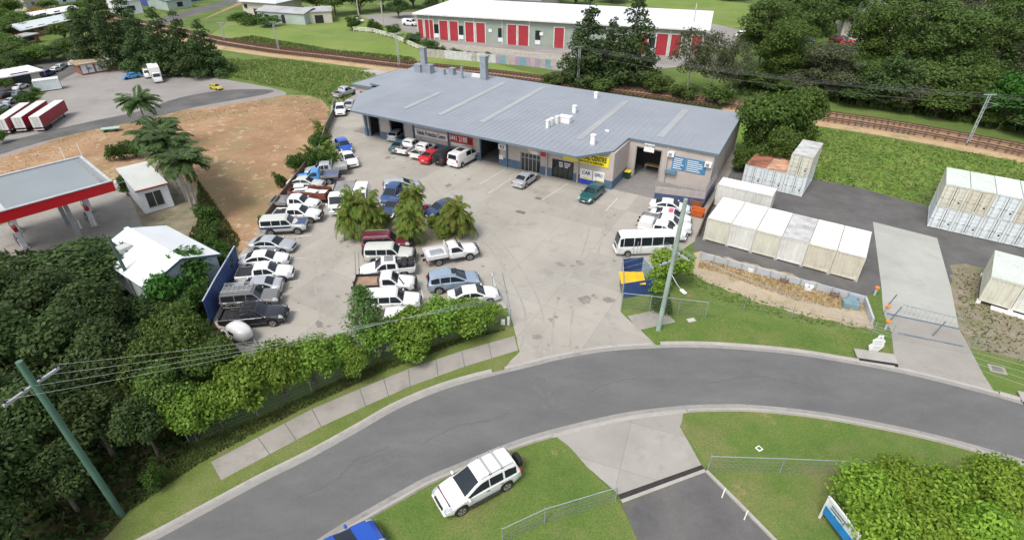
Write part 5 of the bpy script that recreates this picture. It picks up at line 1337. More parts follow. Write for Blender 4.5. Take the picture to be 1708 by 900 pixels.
# blue sheet fence and brown timber fence at the left of the yard
def board_fence(name, px, h, m, label, cap=None, t_=.06, step=2.4, cat='fence'):
    pts = [P(*p) for p in px]; t = thing(name, pts[0], label, cat); o = t.location
    for i in range(len(pts) - 1):
        a, b = pts[i] - o, pts[i + 1] - o; L = (b - a).length; n = max(1, round(L / step)); d = (b - a) / L; nn = Vector((-d.y, d.x, 0))
        for k in range(n):
            p0, p1 = a + d * (L * k / n + .03), a + d * (L * (k + 1) / n - .03); mb = MB(); mb.beam(p0 + Vector((0, 0, h / 2)), p1 + Vector((0, 0, h / 2)), t_, h)
            m_ = int((p1 - p0).length / .3)
            for j in range(m_): pj = p0.lerp(p1, (j + .5) / m_); mb.beam(pj + nn * (t_ / 2 + .01) + Vector((0, 0, .05)), pj + nn * (t_ / 2 + .01) + Vector((0, 0, h - .05)), .03, .08); mb.beam(pj - nn * (t_ / 2 + .01) + Vector((0, 0, .05)), pj - nn * (t_ / 2 + .01) + Vector((0, 0, h - .05)), .03, .08)
            obj('fence_panel', mb, m, t)
    mb = MB()
    for i in range(len(pts) - 1): mb.beam(pts[i] - o + Vector((0, 0, h + .03)), pts[i + 1] - o + Vector((0, 0, h + .03)), t_ + .05, .06)
    obj('top_rail', mb, cap or m, t)
    return t
M_BLUEF = mat('blue_sheet', (.035, .07, .19), .5, .06, .8); M_BROWN = mat('brown_timber', (.14, .095, .07), .85, .2, 1.0); M_GREYF = mat('grey_timber', (.2, .19, .17), .85, .15, 1.0)
board_fence('sheet_fence', [(352, 540), (372, 500), (402, 445)], 2.35, M_BLUEF, 'tall dark blue sheet metal fence at the bottom of the left column', mat('pale_cap', (.35, .4, .5), .5))
board_fence('timber_fence', [(436, 388), (478, 330), (512, 285), (524, 268)], 1.25, M_BROWN, 'low brown timber fence between the dirt lot and the left column', M_BROWN)
board_fence('timber_fence', [(534, 262), (545, 222), (557, 196), (558, 176)], 1.3, M_GREYF, 'low weathered grey fence at the top right corner of the dirt lot', M_GREYF)
# blue bin enclosure with a yellow bin
t = thing('bin_enclosure', P(1062, 480), 'open dark blue sheet metal bin enclosure beside the yard entrance', 'enclosure'); o = t.location
c = [P(1038, 497), P(1036, 456), P(1070, 452), P(1096, 488)]
for i, (a, b, m) in enumerate([(0, 1, M_STEEL), (1, 2, M_BLUEF), (2, 3, mat('enclosure_pale', (.3, .36, .42), .6)), (3, 0, M_BLUEF)]):
    mb = MB(); A_, B_ = c[a] - o, c[b] - o; mb.beam(A_ + Vector((0, 0, .8)), B_ + Vector((0, 0, .8)), .07, 1.6)
    L = (B_ - A_).length; n = int(L / .3)
    for j in range(n): pj = A_.lerp(B_, (j + .5) / n); mb.beam(pj + Vector((0, 0, .05)), pj + Vector((0, 0, 1.55)), .1, .1)
    obj('wall', mb, m, t)
mb = MB(); mb.beam(P(1044, 453) - o + Vector((0, 0, 1.3)), P(1066, 453) - o + Vector((0, 0, 1.3)), .06, .5); obj('back_lid', mb, mat('dark_lid', (.05, .07, .1), .6), t)
t = thing('waste_bin', P(1052, 484), 'yellow lidded waste bin inside the blue enclosure', 'bin', None, R(-3)); mb = MB(); mb.box((0, .05, .65), (1.9, 1.5, 1.1), 0, .05); obj('bin', mb, mat('bin_grey', (.12, .12, .12), .6), t)
mb = MB(); mb.box((0, .1, 1.3), (2.2, 1.9, .16), 0, .04)
for k in range(5): mb.box((-.8 + k * .4, .1, 1.39), (.07, 1.7, .04))
obj('lid', mb, mat('bin_yellow', (.7, .42, .01), .5), t)
# wheelie bin, skips
t = thing('wheelie_bin', P(1046, 298), 'dark green wheelie bin with a yellow lid at the inner corner of the workshop', 'bin', None, AX); mb = MB()
mb.add([(x * s, y * s, z) for s, z in ((.26, .05), (.36, 1.0)) for x, y in ((-1, -1), (1, -1), (1, 1), (-1, 1))], [(3, 2, 1, 0), (4, 5, 6, 7), (0, 1, 5, 4), (1, 2, 6, 5), (2, 3, 7, 6), (3, 0, 4, 7)]); obj('bin', mb, mat('bin_green', (.01, .05, .03), .5), t)
mb = MB(); mb.box((0, 0, 1.05), (.8, .82, .1), 0, .04); obj('lid', mb, mat('lid_yellow', (.7, .5, .02), .5), t)
def skip(u, v, m, label, s=(1.5, 1.0, .85), rz=AX):
    t = thing('skip_bin', P(u, v), label, 'skip bin', None, rz); x, y, z = s[0] / 2, s[1] / 2, s[2]; mb = MB()
    b = [(-x * .75, -y * .9, .1), (x * .75, -y * .9, .1), (x * .75, y * .9, .1), (-x * .75, y * .9, .1)]; tp = [(-x, -y, z), (x, -y, z), (x, y, z), (-x, y, z)]; ti = [(a * .92, c_ * .9, z) for a, c_, _ in tp]; bi = [(a * .9, c_ * .9, .25) for a, c_, _ in b]
    mb.add(b + tp + ti + bi, [(3, 2, 1, 0), (0, 1, 5, 4), (1, 2, 6, 5), (2, 3, 7, 6), (3, 0, 4, 7)] + [(4 + i, 4 + (i + 1) % 4, 8 + (i + 1) % 4, 8 + i) for i in range(4)] + [(8 + i, 8 + (i + 1) % 4, 12 + (i + 1) % 4, 12 + i) for i in range(4)] + [(12, 13, 14, 15)])
    obj('tub', mb, m, t); mb = MB()
    for s_ in (-1, 1): mb.tube([(-x, s_ * y, z), (x, s_ * y, z)], .05, 6)
    for k in (-.5, 0, .5):
        for s_ in (-1, 1): mb.beam((x * k, s_ * y * .93, .15), (x * k, s_ * (y + .02), z), .08, .06)
    obj('rim', mb, m, t); return t
skip(1163, 360, mat('skip_orange', (.5, .11, .02), .6, .15), 'bright orange skip bin behind the white sedans')
skip(1162, 344, mat('skip_rust', (.28, .1, .04), .8, .3), 'rusty orange skip bin against the storage pen')
board_fence('timber_fence', [(1164, 396), (1176, 365), (1196, 330)], .9, M_BROWN, 'dark timber sleeper wall between the right column of cars and the containers', M_BROWN)

# ------------------------------------------------------------------ poles and wires
M_POLEG = mat('green_pole', (.075, .15, .11), .75, .2, .6); M_POLEM = mat('sage_pole', (.27, .335, .295), .8, .2, .5); M_CONCP = mat('grey_pole', (.33, .35, .36), .7, .1); M_WOODP = mat('dark_pole', (.06, .1, .08), .85, .2)
M_ARM = mat('grey_arm', (.35, .35, .38), .7, .15); M_LINE_ = mat('cable_grey', (.3, .32, .32), .5, .05)
def pole(u, v, vt, r0, r1, m, label, arms=(), lean=(0, 0), name='power_pole', cat='power pole', pins=4, group=None):
    B = P(u, v); h = TOPZ(B, vt); t = thing(name, B, label, cat, group); mb = MB(); top = Vector((lean[0], lean[1], h)); mb.tube([(0, 0, 0), top * .5, top], [r0, (r0 + r1) / 2, r1], 12); obj('pole', mb, m, t, 50)
    tips = []
    for (f, half, ang) in arms:
        c_ = top * f; dd = Vector((math.cos(ang), math.sin(ang), 0)); nn = Vector((-dd.y, dd.x, 0)) * (r0 + .05); mb = MB(); mb.beam(c_ + nn - dd * half, c_ + nn + dd * half, .12, .14); a_ = obj('crossarm', mb, M_ARM, t)
        for k in range(pins):
            q_ = c_ + nn + dd * (half * (-.92 + 1.84 * k / (pins - 1))); mb = MB(); mb.lathe([(.03, .07), (.06, .12), (.04, .2), (.06, .26), (.02, .3)], 8, Matrix.Translation(q_)); obj('insulator', mb, M_TRIM, a_); tips.append(B + q_ + Vector((0, 0, .28)))
    return t, tips
pl, tl = pole(203, 857, 605, .19, .15, M_POLEG, 'tall green painted power pole in front of the dark forest at the lower left', [(.86, 1.35, R(72))], (-.35, .1))
pm_, tm = pole(1098, 550, 332, .21, .15, M_POLEM, 'tall sage green power pole between the yard entrance and the lawn', [(.62, 1.3, R(-60)), (.55, 1.0, R(30))], (.25, 0))
def wires(pa, pb, label, sag=.6, r=.013, name='power_line'):
    t = thing(name, pa[0], label, 'power line'); o = t.location
    for a, b in zip(pa, pb):
        pts = [a.lerp(b, k / 14) - o - Vector((0, 0, sag * 4 * (k / 14) * (1 - k / 14))) for k in range(15)]; mb = MB(); mb.tube(pts, r, 5, False); obj('wire', mb, M_LINE_, t)
    return t
wires(tl, sorted(tm[:4], key=lambda p: -p.y)[:4] if False else [tm[3], tm[2], tm[1], tm[0]][::-1], 'four sagging wires from the green pole across the hedge to the sage green pole', 1.0, .008)
far_r = [P(1760, 690, 6.0) + Vector((0, .8 * k, 0)) for k in range(4)]
wires(tm[:4], [P(1830, 640 + 14 * k, 5.2) for k in range(4)][::-1], 'four wires from the sage green pole running off over the corner lawn', .6, .01)
t = thing('street_light', pm_.location, 'small street light on a bracket low on the sage green pole', 'street light'); mb = MB(); mb.tube([(.2, -.15, 5.6), (.5, -.9, 5.2), (.75, -1.3, 5.0)], .035, 6); obj('bracket', mb, M_ARM, t); mb = MB(); mb.box((.85, -1.5, 4.98), (.3, .6, .14), .4, .05); obj('lamp_head', mb, M_WHITE, t)
pole(234, 500, 393, .15, .12, M_WOODP, 'short dark timber pole beside the white gabled shed', lean=(-.3, 0), name='timber_pole', cat='pole')
def mast(u, v, vt, label, side=1, s=1.0):
    B = P(u, v); h = TOPZ(B, vt); t = thing('railway_mast', B, label, 'railway mast', 'overhead line masts along the railway'); mb = MB()
    for x, y in ((-.16, 0), (.16, 0)): mb.tube([(x, y, 0), (x, y, h)], .07 * s, 6)
    k = 0.3
    while k < h - .8: mb.beam((-.16, 0, k), (.16, 0, k + .6), .05, .05); k += .7
    obj('mast', mb, M_CONCP, t); nl = Vector((.25, .97, 0)) * side; mb = MB(); z = h * .86
    mb.tube([(0, 0, z), nl * 3.0 + Vector((0, 0, z + .5))], .04, 5); mb.tube([(0, 0, z - 1.0), nl * 2.6 + Vector((0, 0, z + .35))], .04, 5); mb.beam(Vector((-.9, 0, h)), Vector((.9, 0, h)), .1, .1); obj('bracket', mb, M_CONCP, t); return t, B + Vector((0, 0, h))
ms = [mast(465, 84, 37, 'overhead line mast beside the track at the left, before the grey shed'), mast(666, 111, 56, 'overhead line mast seen just left of the tallest roof flue'), mast(963, 147, 78, 'overhead line mast in front of the big pair of dark trees'), mast(1613, 241, 158, 'overhead line mast near the right edge in front of the forest', -1), mast(375, 68, 38, 'most distant overhead line mast by the row of dark trees')]
order = [ms[4], ms[0], ms[1], ms[2], ms[3]]
pts = [o_[1] for o_ in order]
t = thing('overhead_line', pts[2], 'overhead wires strung along the railway masts', 'overhead line'); o = t.location
for dz, dy in ((-.9, 2.2), (-1.9, 2.2), (0, .6), (0, -.6), (-.3, 0)):
    mb = MB()
    for a, b in zip(pts[:-1], pts[1:]):
        mb.tube([a.lerp(b, k / 10) - o + Vector((0, dy, dz - .9 * 4 * (k / 10) * (1 - k / 10))) for k in range(11)], .014, 4, False)
    q_ = pts[-1] - o; mb.tube([q_ + Vector((0, dy, dz)), q_ + Vector((40, -12 + dy, dz - .5))], .014, 4, False); obj('wire', mb, mat('dark_cable', (.12, .13, .13), .6), t)
pole(640, 46, 4, .2, .16, mat('pale_pole', (.4, .4, .36), .8), 'pale power pole left of the red door warehouse', [(.93, 1.2, .2)], pins=3)
pole(600, 38, -6, .2, .16, mat('pale_pole', (.4, .4, .36), .8), 'pale power pole behind the pale green shed', [(.93, 1.2, .2)], pins=3)
pole(1150, 82, 6, .18, .14, mat('pale_pole', (.4, .4, .36), .8), 'slim pale light pole in front of the right end of the warehouse', name='light_pole', cat='light pole')
pole(1400, 98, 3, .22, .18, M_WOODP, 'dark slanting power pole in front of the cream house among the trees', lean=(1.2, 0))
pole(162, 72, 34, .2, .15, mat('pale_pole', (.4, .4, .36), .8), 'pale power pole between the dark trees and the long brick building', lean=(-1.0, 0))

# ------------------------------------------------------------------ signs on the verge
t = thing('lawn_sign', P(1392, 893), 'white framed blue and white sign board on two posts beside the leafy tree', 'sign'); o = t.location
pa, pb = P(1376, 862, 0), P(1385, 912, 0)
a, b = P(1389, 829, 1.6) - o, P(1397, 884, 1.6) - o
za = 1.7; a = Vector((-.35, 1.1, 0)); b = Vector((.15, -1.15, 0)); d = (b - a).normalized(); nrm = Vector((d.y, -d.x, 0)) * -1
for p in (a, b): mb = MB(); mb.beam(p, p + Vector((0, 0, 2.0)), .1, .1); obj('post', mb, M_WHITE, t)
mb = MB(); mb.beam(a + Vector((0, 0, 1.25)), b + Vector((0, 0, 1.25)), .05, 1.3); bd = obj('board', mb, mat('sign_grey', (.55, .6, .58), .5), t)
mb = MB(); mb.beam(a + nrm * -.04 + d * .06 + Vector((0, 0, .95)), b + nrm * -.04 - d * .06 + Vector((0, 0, .95)), .03, .62); obj('blue_panel', mb, mat('sign_blue', (.02, .2, .48), .45), bd)
mb = MB()
for k in range(2): mb.beam(a + nrm * -.045 + d * (.35 + k * .02) + Vector((0, 0, 1.48 + .2 * k)), a + nrm * -.045 + d * (1.2 + k * .5) + Vector((0, 0, 1.48 + .2 * k)), .02, .08)
obj('board_lettering', mb, mat('sign_dark', (.1, .14, .16), .5), bd)
mb = MB(); mb.beam(a + Vector((0, 0, 1.95)), b + Vector((0, 0, 1.95)), .1, .1); obj('frame', mb, M_WHITE, t)
t = thing('lawn_sign', P(1458, 586), 'white scalloped sign board on the lawn beside the storage yard driveway', 'sign', None, 0, (.66,) * 3); o = t.location
mb = MB(); pr = [(-.75, .3), (-.45, .1), (.35, .05), (.6, .4), (.85, .9), (.7, 1.3), (.75, 1.7), (.35, 2.0), (.3, 2.45), (-.25, 2.5), (-.35, 2.0), (-.75, 1.75), (-.65, 1.2), (-.95, .9)]
vs = [(x, y, z) for y in (-.07, .07) for x, z in pr]; n_ = len(pr)
tri = tessellate_polygon([[Vector((x, z, 0)) for x, z in pr]])
mb.add(vs, [tuple(f) for f in tri] + [tuple(i + n_ for i in reversed(f)) for f in tri] + [(i, (i + 1) % n_, (i + 1) % n_ + n_, i + n_) for i in range(n_)])
bd = obj('board', mb, M_WHITE, t); mb = MB()
for z in (.6, .85, 1.3, 1.6): mb.box((0, -.08, z), (.9, .02, .07))
mb.lathe([(.14, 0), (.14, .02)], 14, Matrix.Translation((0, -.07, 2.2)) @ Matrix.Rotation(math.pi / 2, 4, 'X')); obj('board_lettering', mb, mat('sign_soft', (.4, .45, .42), .6), bd)
mb = MB(); mb.tube([(-.4, .06, 0), (-.4, .06, 1.2)], .05, 6); mb.tube([(.4, .06, 0), (.4, .06, 1.2)], .05, 6); obj('post', mb, M_ALU, t)
for i, (u, v) in enumerate([(1204, 829), (1241, 866)]):
    t = thing('marker_post', P(u, v), ('short white marker post at the lane edge, farther from the camera', 'short white marker post at the lane edge, nearer the camera')[i], 'marker post', 'marker posts along the entry lane')
    mb = MB(); mb.tube([(0, 0, 0), (.1, .12, .7)], .04, 6); obj('post', mb, M_WHITE, t)
t = thing('storm_inlet', P(1463, 604), 'concrete storm drain inlet with a black slot in the kerb by the lawn sign', 'storm drain', None, R(-14)); mb = MB(); mb.box((0, .55, .16), (2.9, 1.1, .12), 0, .03); obj('lid', mb, G_KERB, t); mb = MB(); mb.box((0, -.12, .1), (2.7, .3, .14)); obj('slot', mb, M_DARK, t)
t = thing('storm_inlet', P(1745, 681), 'concrete storm drain inlet in the kerb at the right edge', 'storm drain', None, R(-22)); mb = MB(); mb.box((0, .55, .16), (2.9, 1.1, .12), 0, .03); obj('lid', mb, G_KERB, t); mb = MB(); mb.box((0, -.12, .1), (2.7, .3, .14)); obj('slot', mb, M_DARK, t)
for i, (u, v, l) in enumerate([(848, 541, 'short white post at the end of the footpath fence'), (839, 543, 'white water meter box at the end of the hedge')]):
    t = thing('marker_post', P(u, v), l, 'marker post'); mb = MB(); mb.box((0, 0, .4), (.2 + .15 * i, .2, .8 - .3 * i), 0, .02); obj('post', mb, M_WHITE, t)
# ------------------------------------------------------------------ other buildings
M_ROOFWHT = mat('white_roof', (.74, .73, .77), .4, .03, .2); M_SAGE = mat('sage_wall', (.27, .31, .26), .8, .06, .5); M_DOORR = mat('roller_red', (.33, .03, .04), .6, .08, .6); M_CRM = mat('cream_wall', (.5, .47, .4), .8, .06, .6)
M_ROOFGY = mat('old_grey_roof', (.33, .34, .34), .6, .15, .4, dirt=.3); M_FIBRO = mat('pale_green_wall', (.36, .42, .38), .8, .1, .6, dirt=.3); M_BRICK = mat('brick_wall', (.25, .11, .07), .85, .2, 1.2); M_GUTR = mat('pale_trim', (.6, .6, .55), .5)
M_WHTW = mat('white_wall', (.66, .67, .7), .6, .05, .5)
def house(name, pts, h, label, wall, roofm, cat='building', ridge=0.0, over=.5, hip=False, windows=(), kick=0.0):
    """pts: three ground points: left front, right front, right back. Returns the thing and its frame."""
    a, b, c = pts; e = (b - a); L = e.length; e = e / L; q = Vector((-e.y, e.x, 0)); D = abs((c - b).dot(q))
    t = thing(name, a, label, cat, None, math.atan2(e.y, e.x)); w = .2; mb = MB()
    mb.box((L / 2, w / 2, h / 2), (L, w, h)); mb.box((L / 2, D - w / 2, h / 2), (L, w, h)); mb.box((w / 2, D / 2, h / 2), (w, D - 2 * w, h)); mb.box((L - w / 2, D / 2, h / 2), (w, D - 2 * w, h))
    if ridge and not hip:
        for x in (w / 2, L - w / 2): mb.add([(x, 0, h), (x, D, h), (x, D / 2, h + ridge * .96)], [(0, 1, 2)])
    obj('wall', mb, wall, t); o_ = over; mb = MB()
    if ridge:
        i = min(D / 2, L / 3) if hip else -o_
        vs = [(-o_, -o_, h - kick), (L + o_, -o_, h - kick), (L + o_, D + o_, h - kick), (-o_, D + o_, h - kick), (i, D / 2, h + ridge), (L - i, D / 2, h + ridge)]
        vs2 = [(x, y, z - .12) for x, y, z in vs]
        mb.add(vs, [(0, 1, 5, 4), (2, 3, 4, 5), (1, 2, 5), (3, 0, 4)] if hip else [(0, 1, 5, 4), (2, 3, 4, 5)])
        mb.add(vs2, [(4, 5, 1, 0), (5, 4, 3, 2)])
        mb.add([vs[0], vs[1], vs2[1], vs2[0], vs[2], vs[3], vs2[3], vs2[2]], [(0, 3, 2, 1), (4, 7, 6, 5)])
    else: mb.box((L / 2, D / 2, h + .1), (L + 2 * o_, D + 2 * o_, .2))
    rf = obj('roof', mb, roofm, t)
    for (x, z, ww, hh, m, nm) in windows:
        mb = MB(); mb.box((x * L, -.03, z), (ww, .08, hh)); wo = obj(nm, mb, m, t)
        if nm == 'window': mb = MB(); mb.box((x * L, -.06, z - hh / 2 - .05), (ww + .2, .14, .08)); obj('sill', mb, M_GUTR, wo)
    return t, L, D, rf
# the red door warehouse
hW = 6.0
a, b = P(698, 64, 0), P(1170, 97, 0)
t, L, D, rf = house('warehouse', (a, b, P(1187, 62)), hW, 'long sage green warehouse with red roller doors and a white roof across the railway', M_SAGE, M_ROOFWHT, 'warehouse', over=.8)
inv = Matrix.Rotation(-math.atan2((b - a).y, (b - a).x), 4, 'Z')
def fx(u):                                            # photo column -> distance along the front wall
    lo, hi = -5, 90; e = (b - a).normalized()
    for _ in range(40):
        m = (lo + hi) / 2
        if PJ(a + e * m + Vector((0, 0, 2)))[0] < u: lo = m
        else: hi = m
    return lo
for u0, u1 in ((710, 723), (734, 747), (751, 764), (777, 791), (795, 809), (847, 861), (865, 881), (1094, 1112), (1118, 1134), (1152, 1169), (698.5, 706), (925, 940), (1070, 1079)):
    x0, x1 = fx(u0), fx(u1); mb = MB(); mb.box(((x0 + x1) / 2, -.05, 2.3), (x1 - x0, .1, 4.6)); d = obj('roller_door', mb, M_DOORR, t)
    mb = MB()
    for x in (x0 - .15, x1 + .15): mb.box((x, -.06, 2.35), (.22, .14, 4.7))
    mb.box(((x0 + x1) / 2, -.065, 4.75), (x1 - x0 + .5, .14, .2)); obj('door_frame', mb, M_GUTR, d)
for u in (728, 769, 835, 897, 1081, 1088):
    x = fx(u); mb = MB(); mb.box((x, -.04, 2.6), (1.3, .08, 2.2)); wdw = obj('window', mb, M_GLASS, t); mb = MB(); mb.box((x, -.05, 1.0), (1.3, .1, 1.0)); obj('panel', mb, M_WHTW, wdw)
for u in (717, 791, 838, 883, 1010, 1115):
    x = fx(u); mb = MB(); mb.box((x, -.1, 3.0), (.16, .16, 6.0)); obj('downpipe', mb, M_GUTR, t)
mb = MB(); mb.box((L / 2, -.82, hW - .02), (L + 1.6, .12, .3)); obj('gutter', mb, M_GUTR, rf)
for i, u in enumerate((818, 903)):
    x = fx(u); mb = MB(); mb.box((x, -.08, 3.0), (.9, .1, .7)); s_ = obj('notice', mb, M_WHITE, t)
single('loading_wall', MB().beam(P(735, 75, .6), P(1000, 104, .6), .3, 1.2), mat('cream_low', (.42, .39, .34), .85), 'long low cream wall in front of the red door warehouse', 'wall')
# fence with graffiti below the warehouse, white rail fence
t = thing('timber_fence', P(800, 105), 'pale paling fence with colourful graffiti below the warehouse', 'fence'); o = t.location
cols = [mat('pale_paling', (.36, .34, .3), .85, .15), mat('graffiti_white', (.5, .5, .5), .7), mat('graffiti_blue', (.16, .3, .34), .7), mat('graffiti_violet', (.3, .27, .36), .7), mat('graffiti_pink', (.42, .31, .34), .7)]
A_, B_ = P(712, 95), P(918, 114)
for i in range(26):
    f0, f1 = i / 26, (i + .96) / 26; mb = MB(); mb.beam(A_.lerp(B_, f0) - o + Vector((0, 0, .9)), A_.lerp(B_, f1) - o + Vector((0, 0, .9)), .08, 1.8)
    m_ = cols[0] if i < 4 or i % 7 == 3 else (cols[1] if i < 15 else cols[(2, 3, 4, 3)[i % 4]] if i < 24 else cols[2]); obj('fence_panel', mb, m_, t)
M_RAILW = mat('white_rail', (.6, .6, .5), .6, .1)
t = thing('rail_fence', P(650, 70), 'white post and rail fence running down beside the far field', 'fence'); o = t.location
pts = [P(590, 52), P(622, 55), P(655, 64), P(700, 84), P(714, 93)]
for i in range(4):
    p_, q_ = pts[i] - o, pts[i + 1] - o
    for z in (.4, .75, 1.1): mb = MB(); mb.beam(p_ + Vector((0, 0, z)), q_ + Vector((0, 0, z)), .1, .2); obj('rail', mb, M_RAILW, t)
    n_ = int((q_ - p_).length / 2)
    for k in range(n_ + 1): mb = MB(); mb.box(p_.lerp(q_, k / max(1, n_)) + Vector((0, 0, .6)), (.16, .16, 1.2)); obj('post', mb, M_RAILW, t)
# sheds and house across the railway
house('shed', (P(432, 36), P(510, 42), P(505, 32)), 3.0, 'long pale green shed with a low grey roof across the railway', M_FIBRO, M_ROOFGY, 'shed', 1.0, .3, windows=[(.55, 1.2, 1.2, 2.3, M_DARK, 'door'), (.2, 1.7, 1.6, .8, M_DARK, 'window')])
house('shed', (P(512, 40), P(555, 38), P(552, 30)), 3.2, 'smaller cream shed right of the long pale green one', M_CRM, M_ROOFGY, 'shed', .8, .3, windows=[(.5, 1.1, 2.4, 2.2, M_DARK, 'door')])
house('cottage', (P(408, 26), P(465, 30), P(470, 18)), 4.2, 'raised cottage with a pale hipped roof among shrubs at the top', M_CRM, mat('pale_green_roof', (.5, .55, .55), .5, .08, .4), 'house', 2.0, .9, True, windows=[(.5, 1.3, 5.0, 1.8, M_DARK, 'veranda'), (.1, 2.8, 1.2, 1.2, M_GLASS, 'window')])
# top left: street of sheds and shops
house('long_building', (P(40, 66), P(135, 44), P(128, 39)), 2.2, 'long brick building with a pale green and lilac metal roof at the upper left', M_BRICK, mat('lilac_roof', (.55, .6, .6), .45, .08, .15), 'building', 1.3, .6, windows=[(f, 1.8, 2.2, 1.5, M_GLASS, 'window') for f in (.15, .35, .6, .8)])
house('long_building', (P(62, 40), P(136, 26), P(130, 22)), 2.0, 'long white roofed building just behind the lilac roofed one', M_WHTW, M_ROOFWHT, 'building', .9, .5, windows=[(f, 1.8, 2.0, 1.3, M_GLASS, 'window') for f in (.2, .5, .8)])
house('shop', (P(35, 78), P(68, 70), P(64, 66)), 1.9, 'low flat roofed shop below the long brick building', M_BRICK, M_ROOFGY, 'shop', over=.4, windows=[(.5, 1.3, 3.0, 1.2, M_GLASS, 'window')])
house('shed', (P(0, 14), P(26, 8), P(24, 4)), 3.5, 'small white roofed building in the top left corner', M_WHTW, M_ROOFWHT, 'building', 1.0, .4, windows=[(.5, 1.6, 1.5, 1.2, M_GLASS, 'window')])
house('shed', (P(46, 18), P(72, 12), P(68, 8)), 3.5, 'pale grey building near the top left corner between trees', M_CRM, M_ROOFGY, 'building', 1.0, .4, windows=[(.5, 1.6, 1.5, 1.2, M_GLASS, 'window')])
house('shed', (P(92, 12), P(128, 5), P(124, 1)), 3.5, 'silver roofed building at the top beyond the yellow green trees', M_WHTW, mat('silver_roof', (.55, .56, .57), .4), 'building', 1.0, .4, windows=[(.5, 1.6, 1.5, 1.2, M_GLASS, 'window')])
house('shed', (P(252, 12), P(350, -1), P(345, -6)), 4.0, 'long white roofed building at the top above the dark trees', mat('indigo_wall', (.06, .08, .25), .7), M_ROOFWHT, 'building', 1.2, .5, windows=[(.9, 1.8, 3.0, 1.6, M_GLASS, 'window')])
house('shed', (P(206, 26), P(240, 22), P(238, 14)), 4.0, 'grey roofed building peeping out above the dark tree row', M_WHTW, M_ROOFGY, 'building', 1.0, .4, windows=[(.5, 1.8, 2.0, 1.4, M_GLASS, 'window')])
house('shed', (P(282, 18), P(322, 12), P(320, 4)), 3.0, 'teal grey roofed shed in front of the long white roof at the top', M_FIBRO, mat('teal_roof', (.2, .27, .29), .5), 'shed', .8, .4, windows=[(.5, 1.4, 2.0, 1.4, M_DARK, 'door')])
house('brick_shed', (P(188, 118), P(240, 108), P(238, 101)), 2.4, 'red brick shed with a grey roof in front of the dark trees', M_BRICK, M_ROOFGY, 'shed', .9, .5, windows=[(.35, 1.4, 2.2, 2.6, M_DARK, 'door'), (.75, 1.7, 1.4, 1.2, M_GLASS, 'window')])
t, L, D, rf = house('shop', (P(138, 126), P(190, 117), P(188, 110)), 2.0, 'long low shop with white painted front panels beside the brick shed', M_BRICK, mat('ochre_roof', (.3, .23, .15), .8, .2), 'shop', over=.5)
for f in (.12, .32, .56, .76): mb = MB(); mb.box((f * L, -.05, 1.3), (L * .17, .1, 2.0)); obj('front_panel', mb, M_WHTW, t)
t, L, D, rf = house('carport', (P(-40, 160), P(72, 138), P(68, 128)), 2.2, 'white flat canopy roof over a walled yard at the left edge', M_CRM, M_ROOFWHT, 'canopy', over=.8)
mb = MB(); mb.box((L * .72, -.05, 1.4), (3.0, .1, 2.4)); obj('door', mb, M_GLASS, t)
container(P(83, 150), R(35), 'small white box container standing alone on the gravel lot', C_BLUEW, C_ROOFW, 4.0, -1, z=.15, group='white box container on the lot', W=2.0, H=1.9)
# cream house among the trees, top right
house('house', (P(1400, 66), P(1480, 72), P(1478, 40)), 6.5, 'tall cream house half hidden by the forest at the upper right', M_CRM, M_ROOFGY, 'house', 2.0, .6, True, windows=[(.2, 4.6, 1.6, 1.5, M_GLASS, 'window'), (.5, 4.6, 1.6, 1.5, M_GLASS, 'window'), (.8, 2.0, 1.6, 1.5, M_GLASS, 'window'), (.3, 1.8, 1.2, 2.1, M_DARK, 'door')])
house('house', (P(1524, 50), P(1558, 52), P(1556, 38)), 3.0, 'pale low house glimpsed behind the forest right of the cream house', M_WHTW, M_ROOFGY, 'house', 1.0, .4, windows=[(.5, 1.7, 1.6, 1.2, M_GLASS, 'window')])
house('house', (P(812, 16), P(900, 22), P(905, 6)), 3.5, 'low grey roofed house just behind the warehouse roof', M_CRM, mat('mauve_roof', (.2, .19, .2), .7), 'house', 1.4, .5, windows=[(.2, 1.8, 1.6, 1.2, M_GLASS, 'window')])
# green trailer top and posts on the dirt
t = thing('flat_trailer', P(186, 219), 'green topped flat trailer at the edge of the dirt lot', 'trailer', None, R(18), (.5,) * 3); mb = MB(); mb.box((0, 0, .9), (5.2, 2.2, .25), 0, .05); obj('deck', mb, mat('green_deck', (.06, .17, .12), .6), t)
mb = MB(); mb.box((0, 0, 1.05), (5.3, 2.3, .06)); obj('sheet', mb, mat('pale_sheet', (.3, .42, .36), .6), t)
for x in (-1.4, 1.4):
    for s in (-1, 1): mb = MB(); mb.lathe([(.15, -.12), (.36, -.12), (.4, 0), (.36, .12), (.15, .12)], 14, Matrix.Translation((x, s * .95, .4)) @ Matrix.Rotation(math.pi / 2, 4, 'X')); obj('wheel', mb, M_TYRE, t, 40)

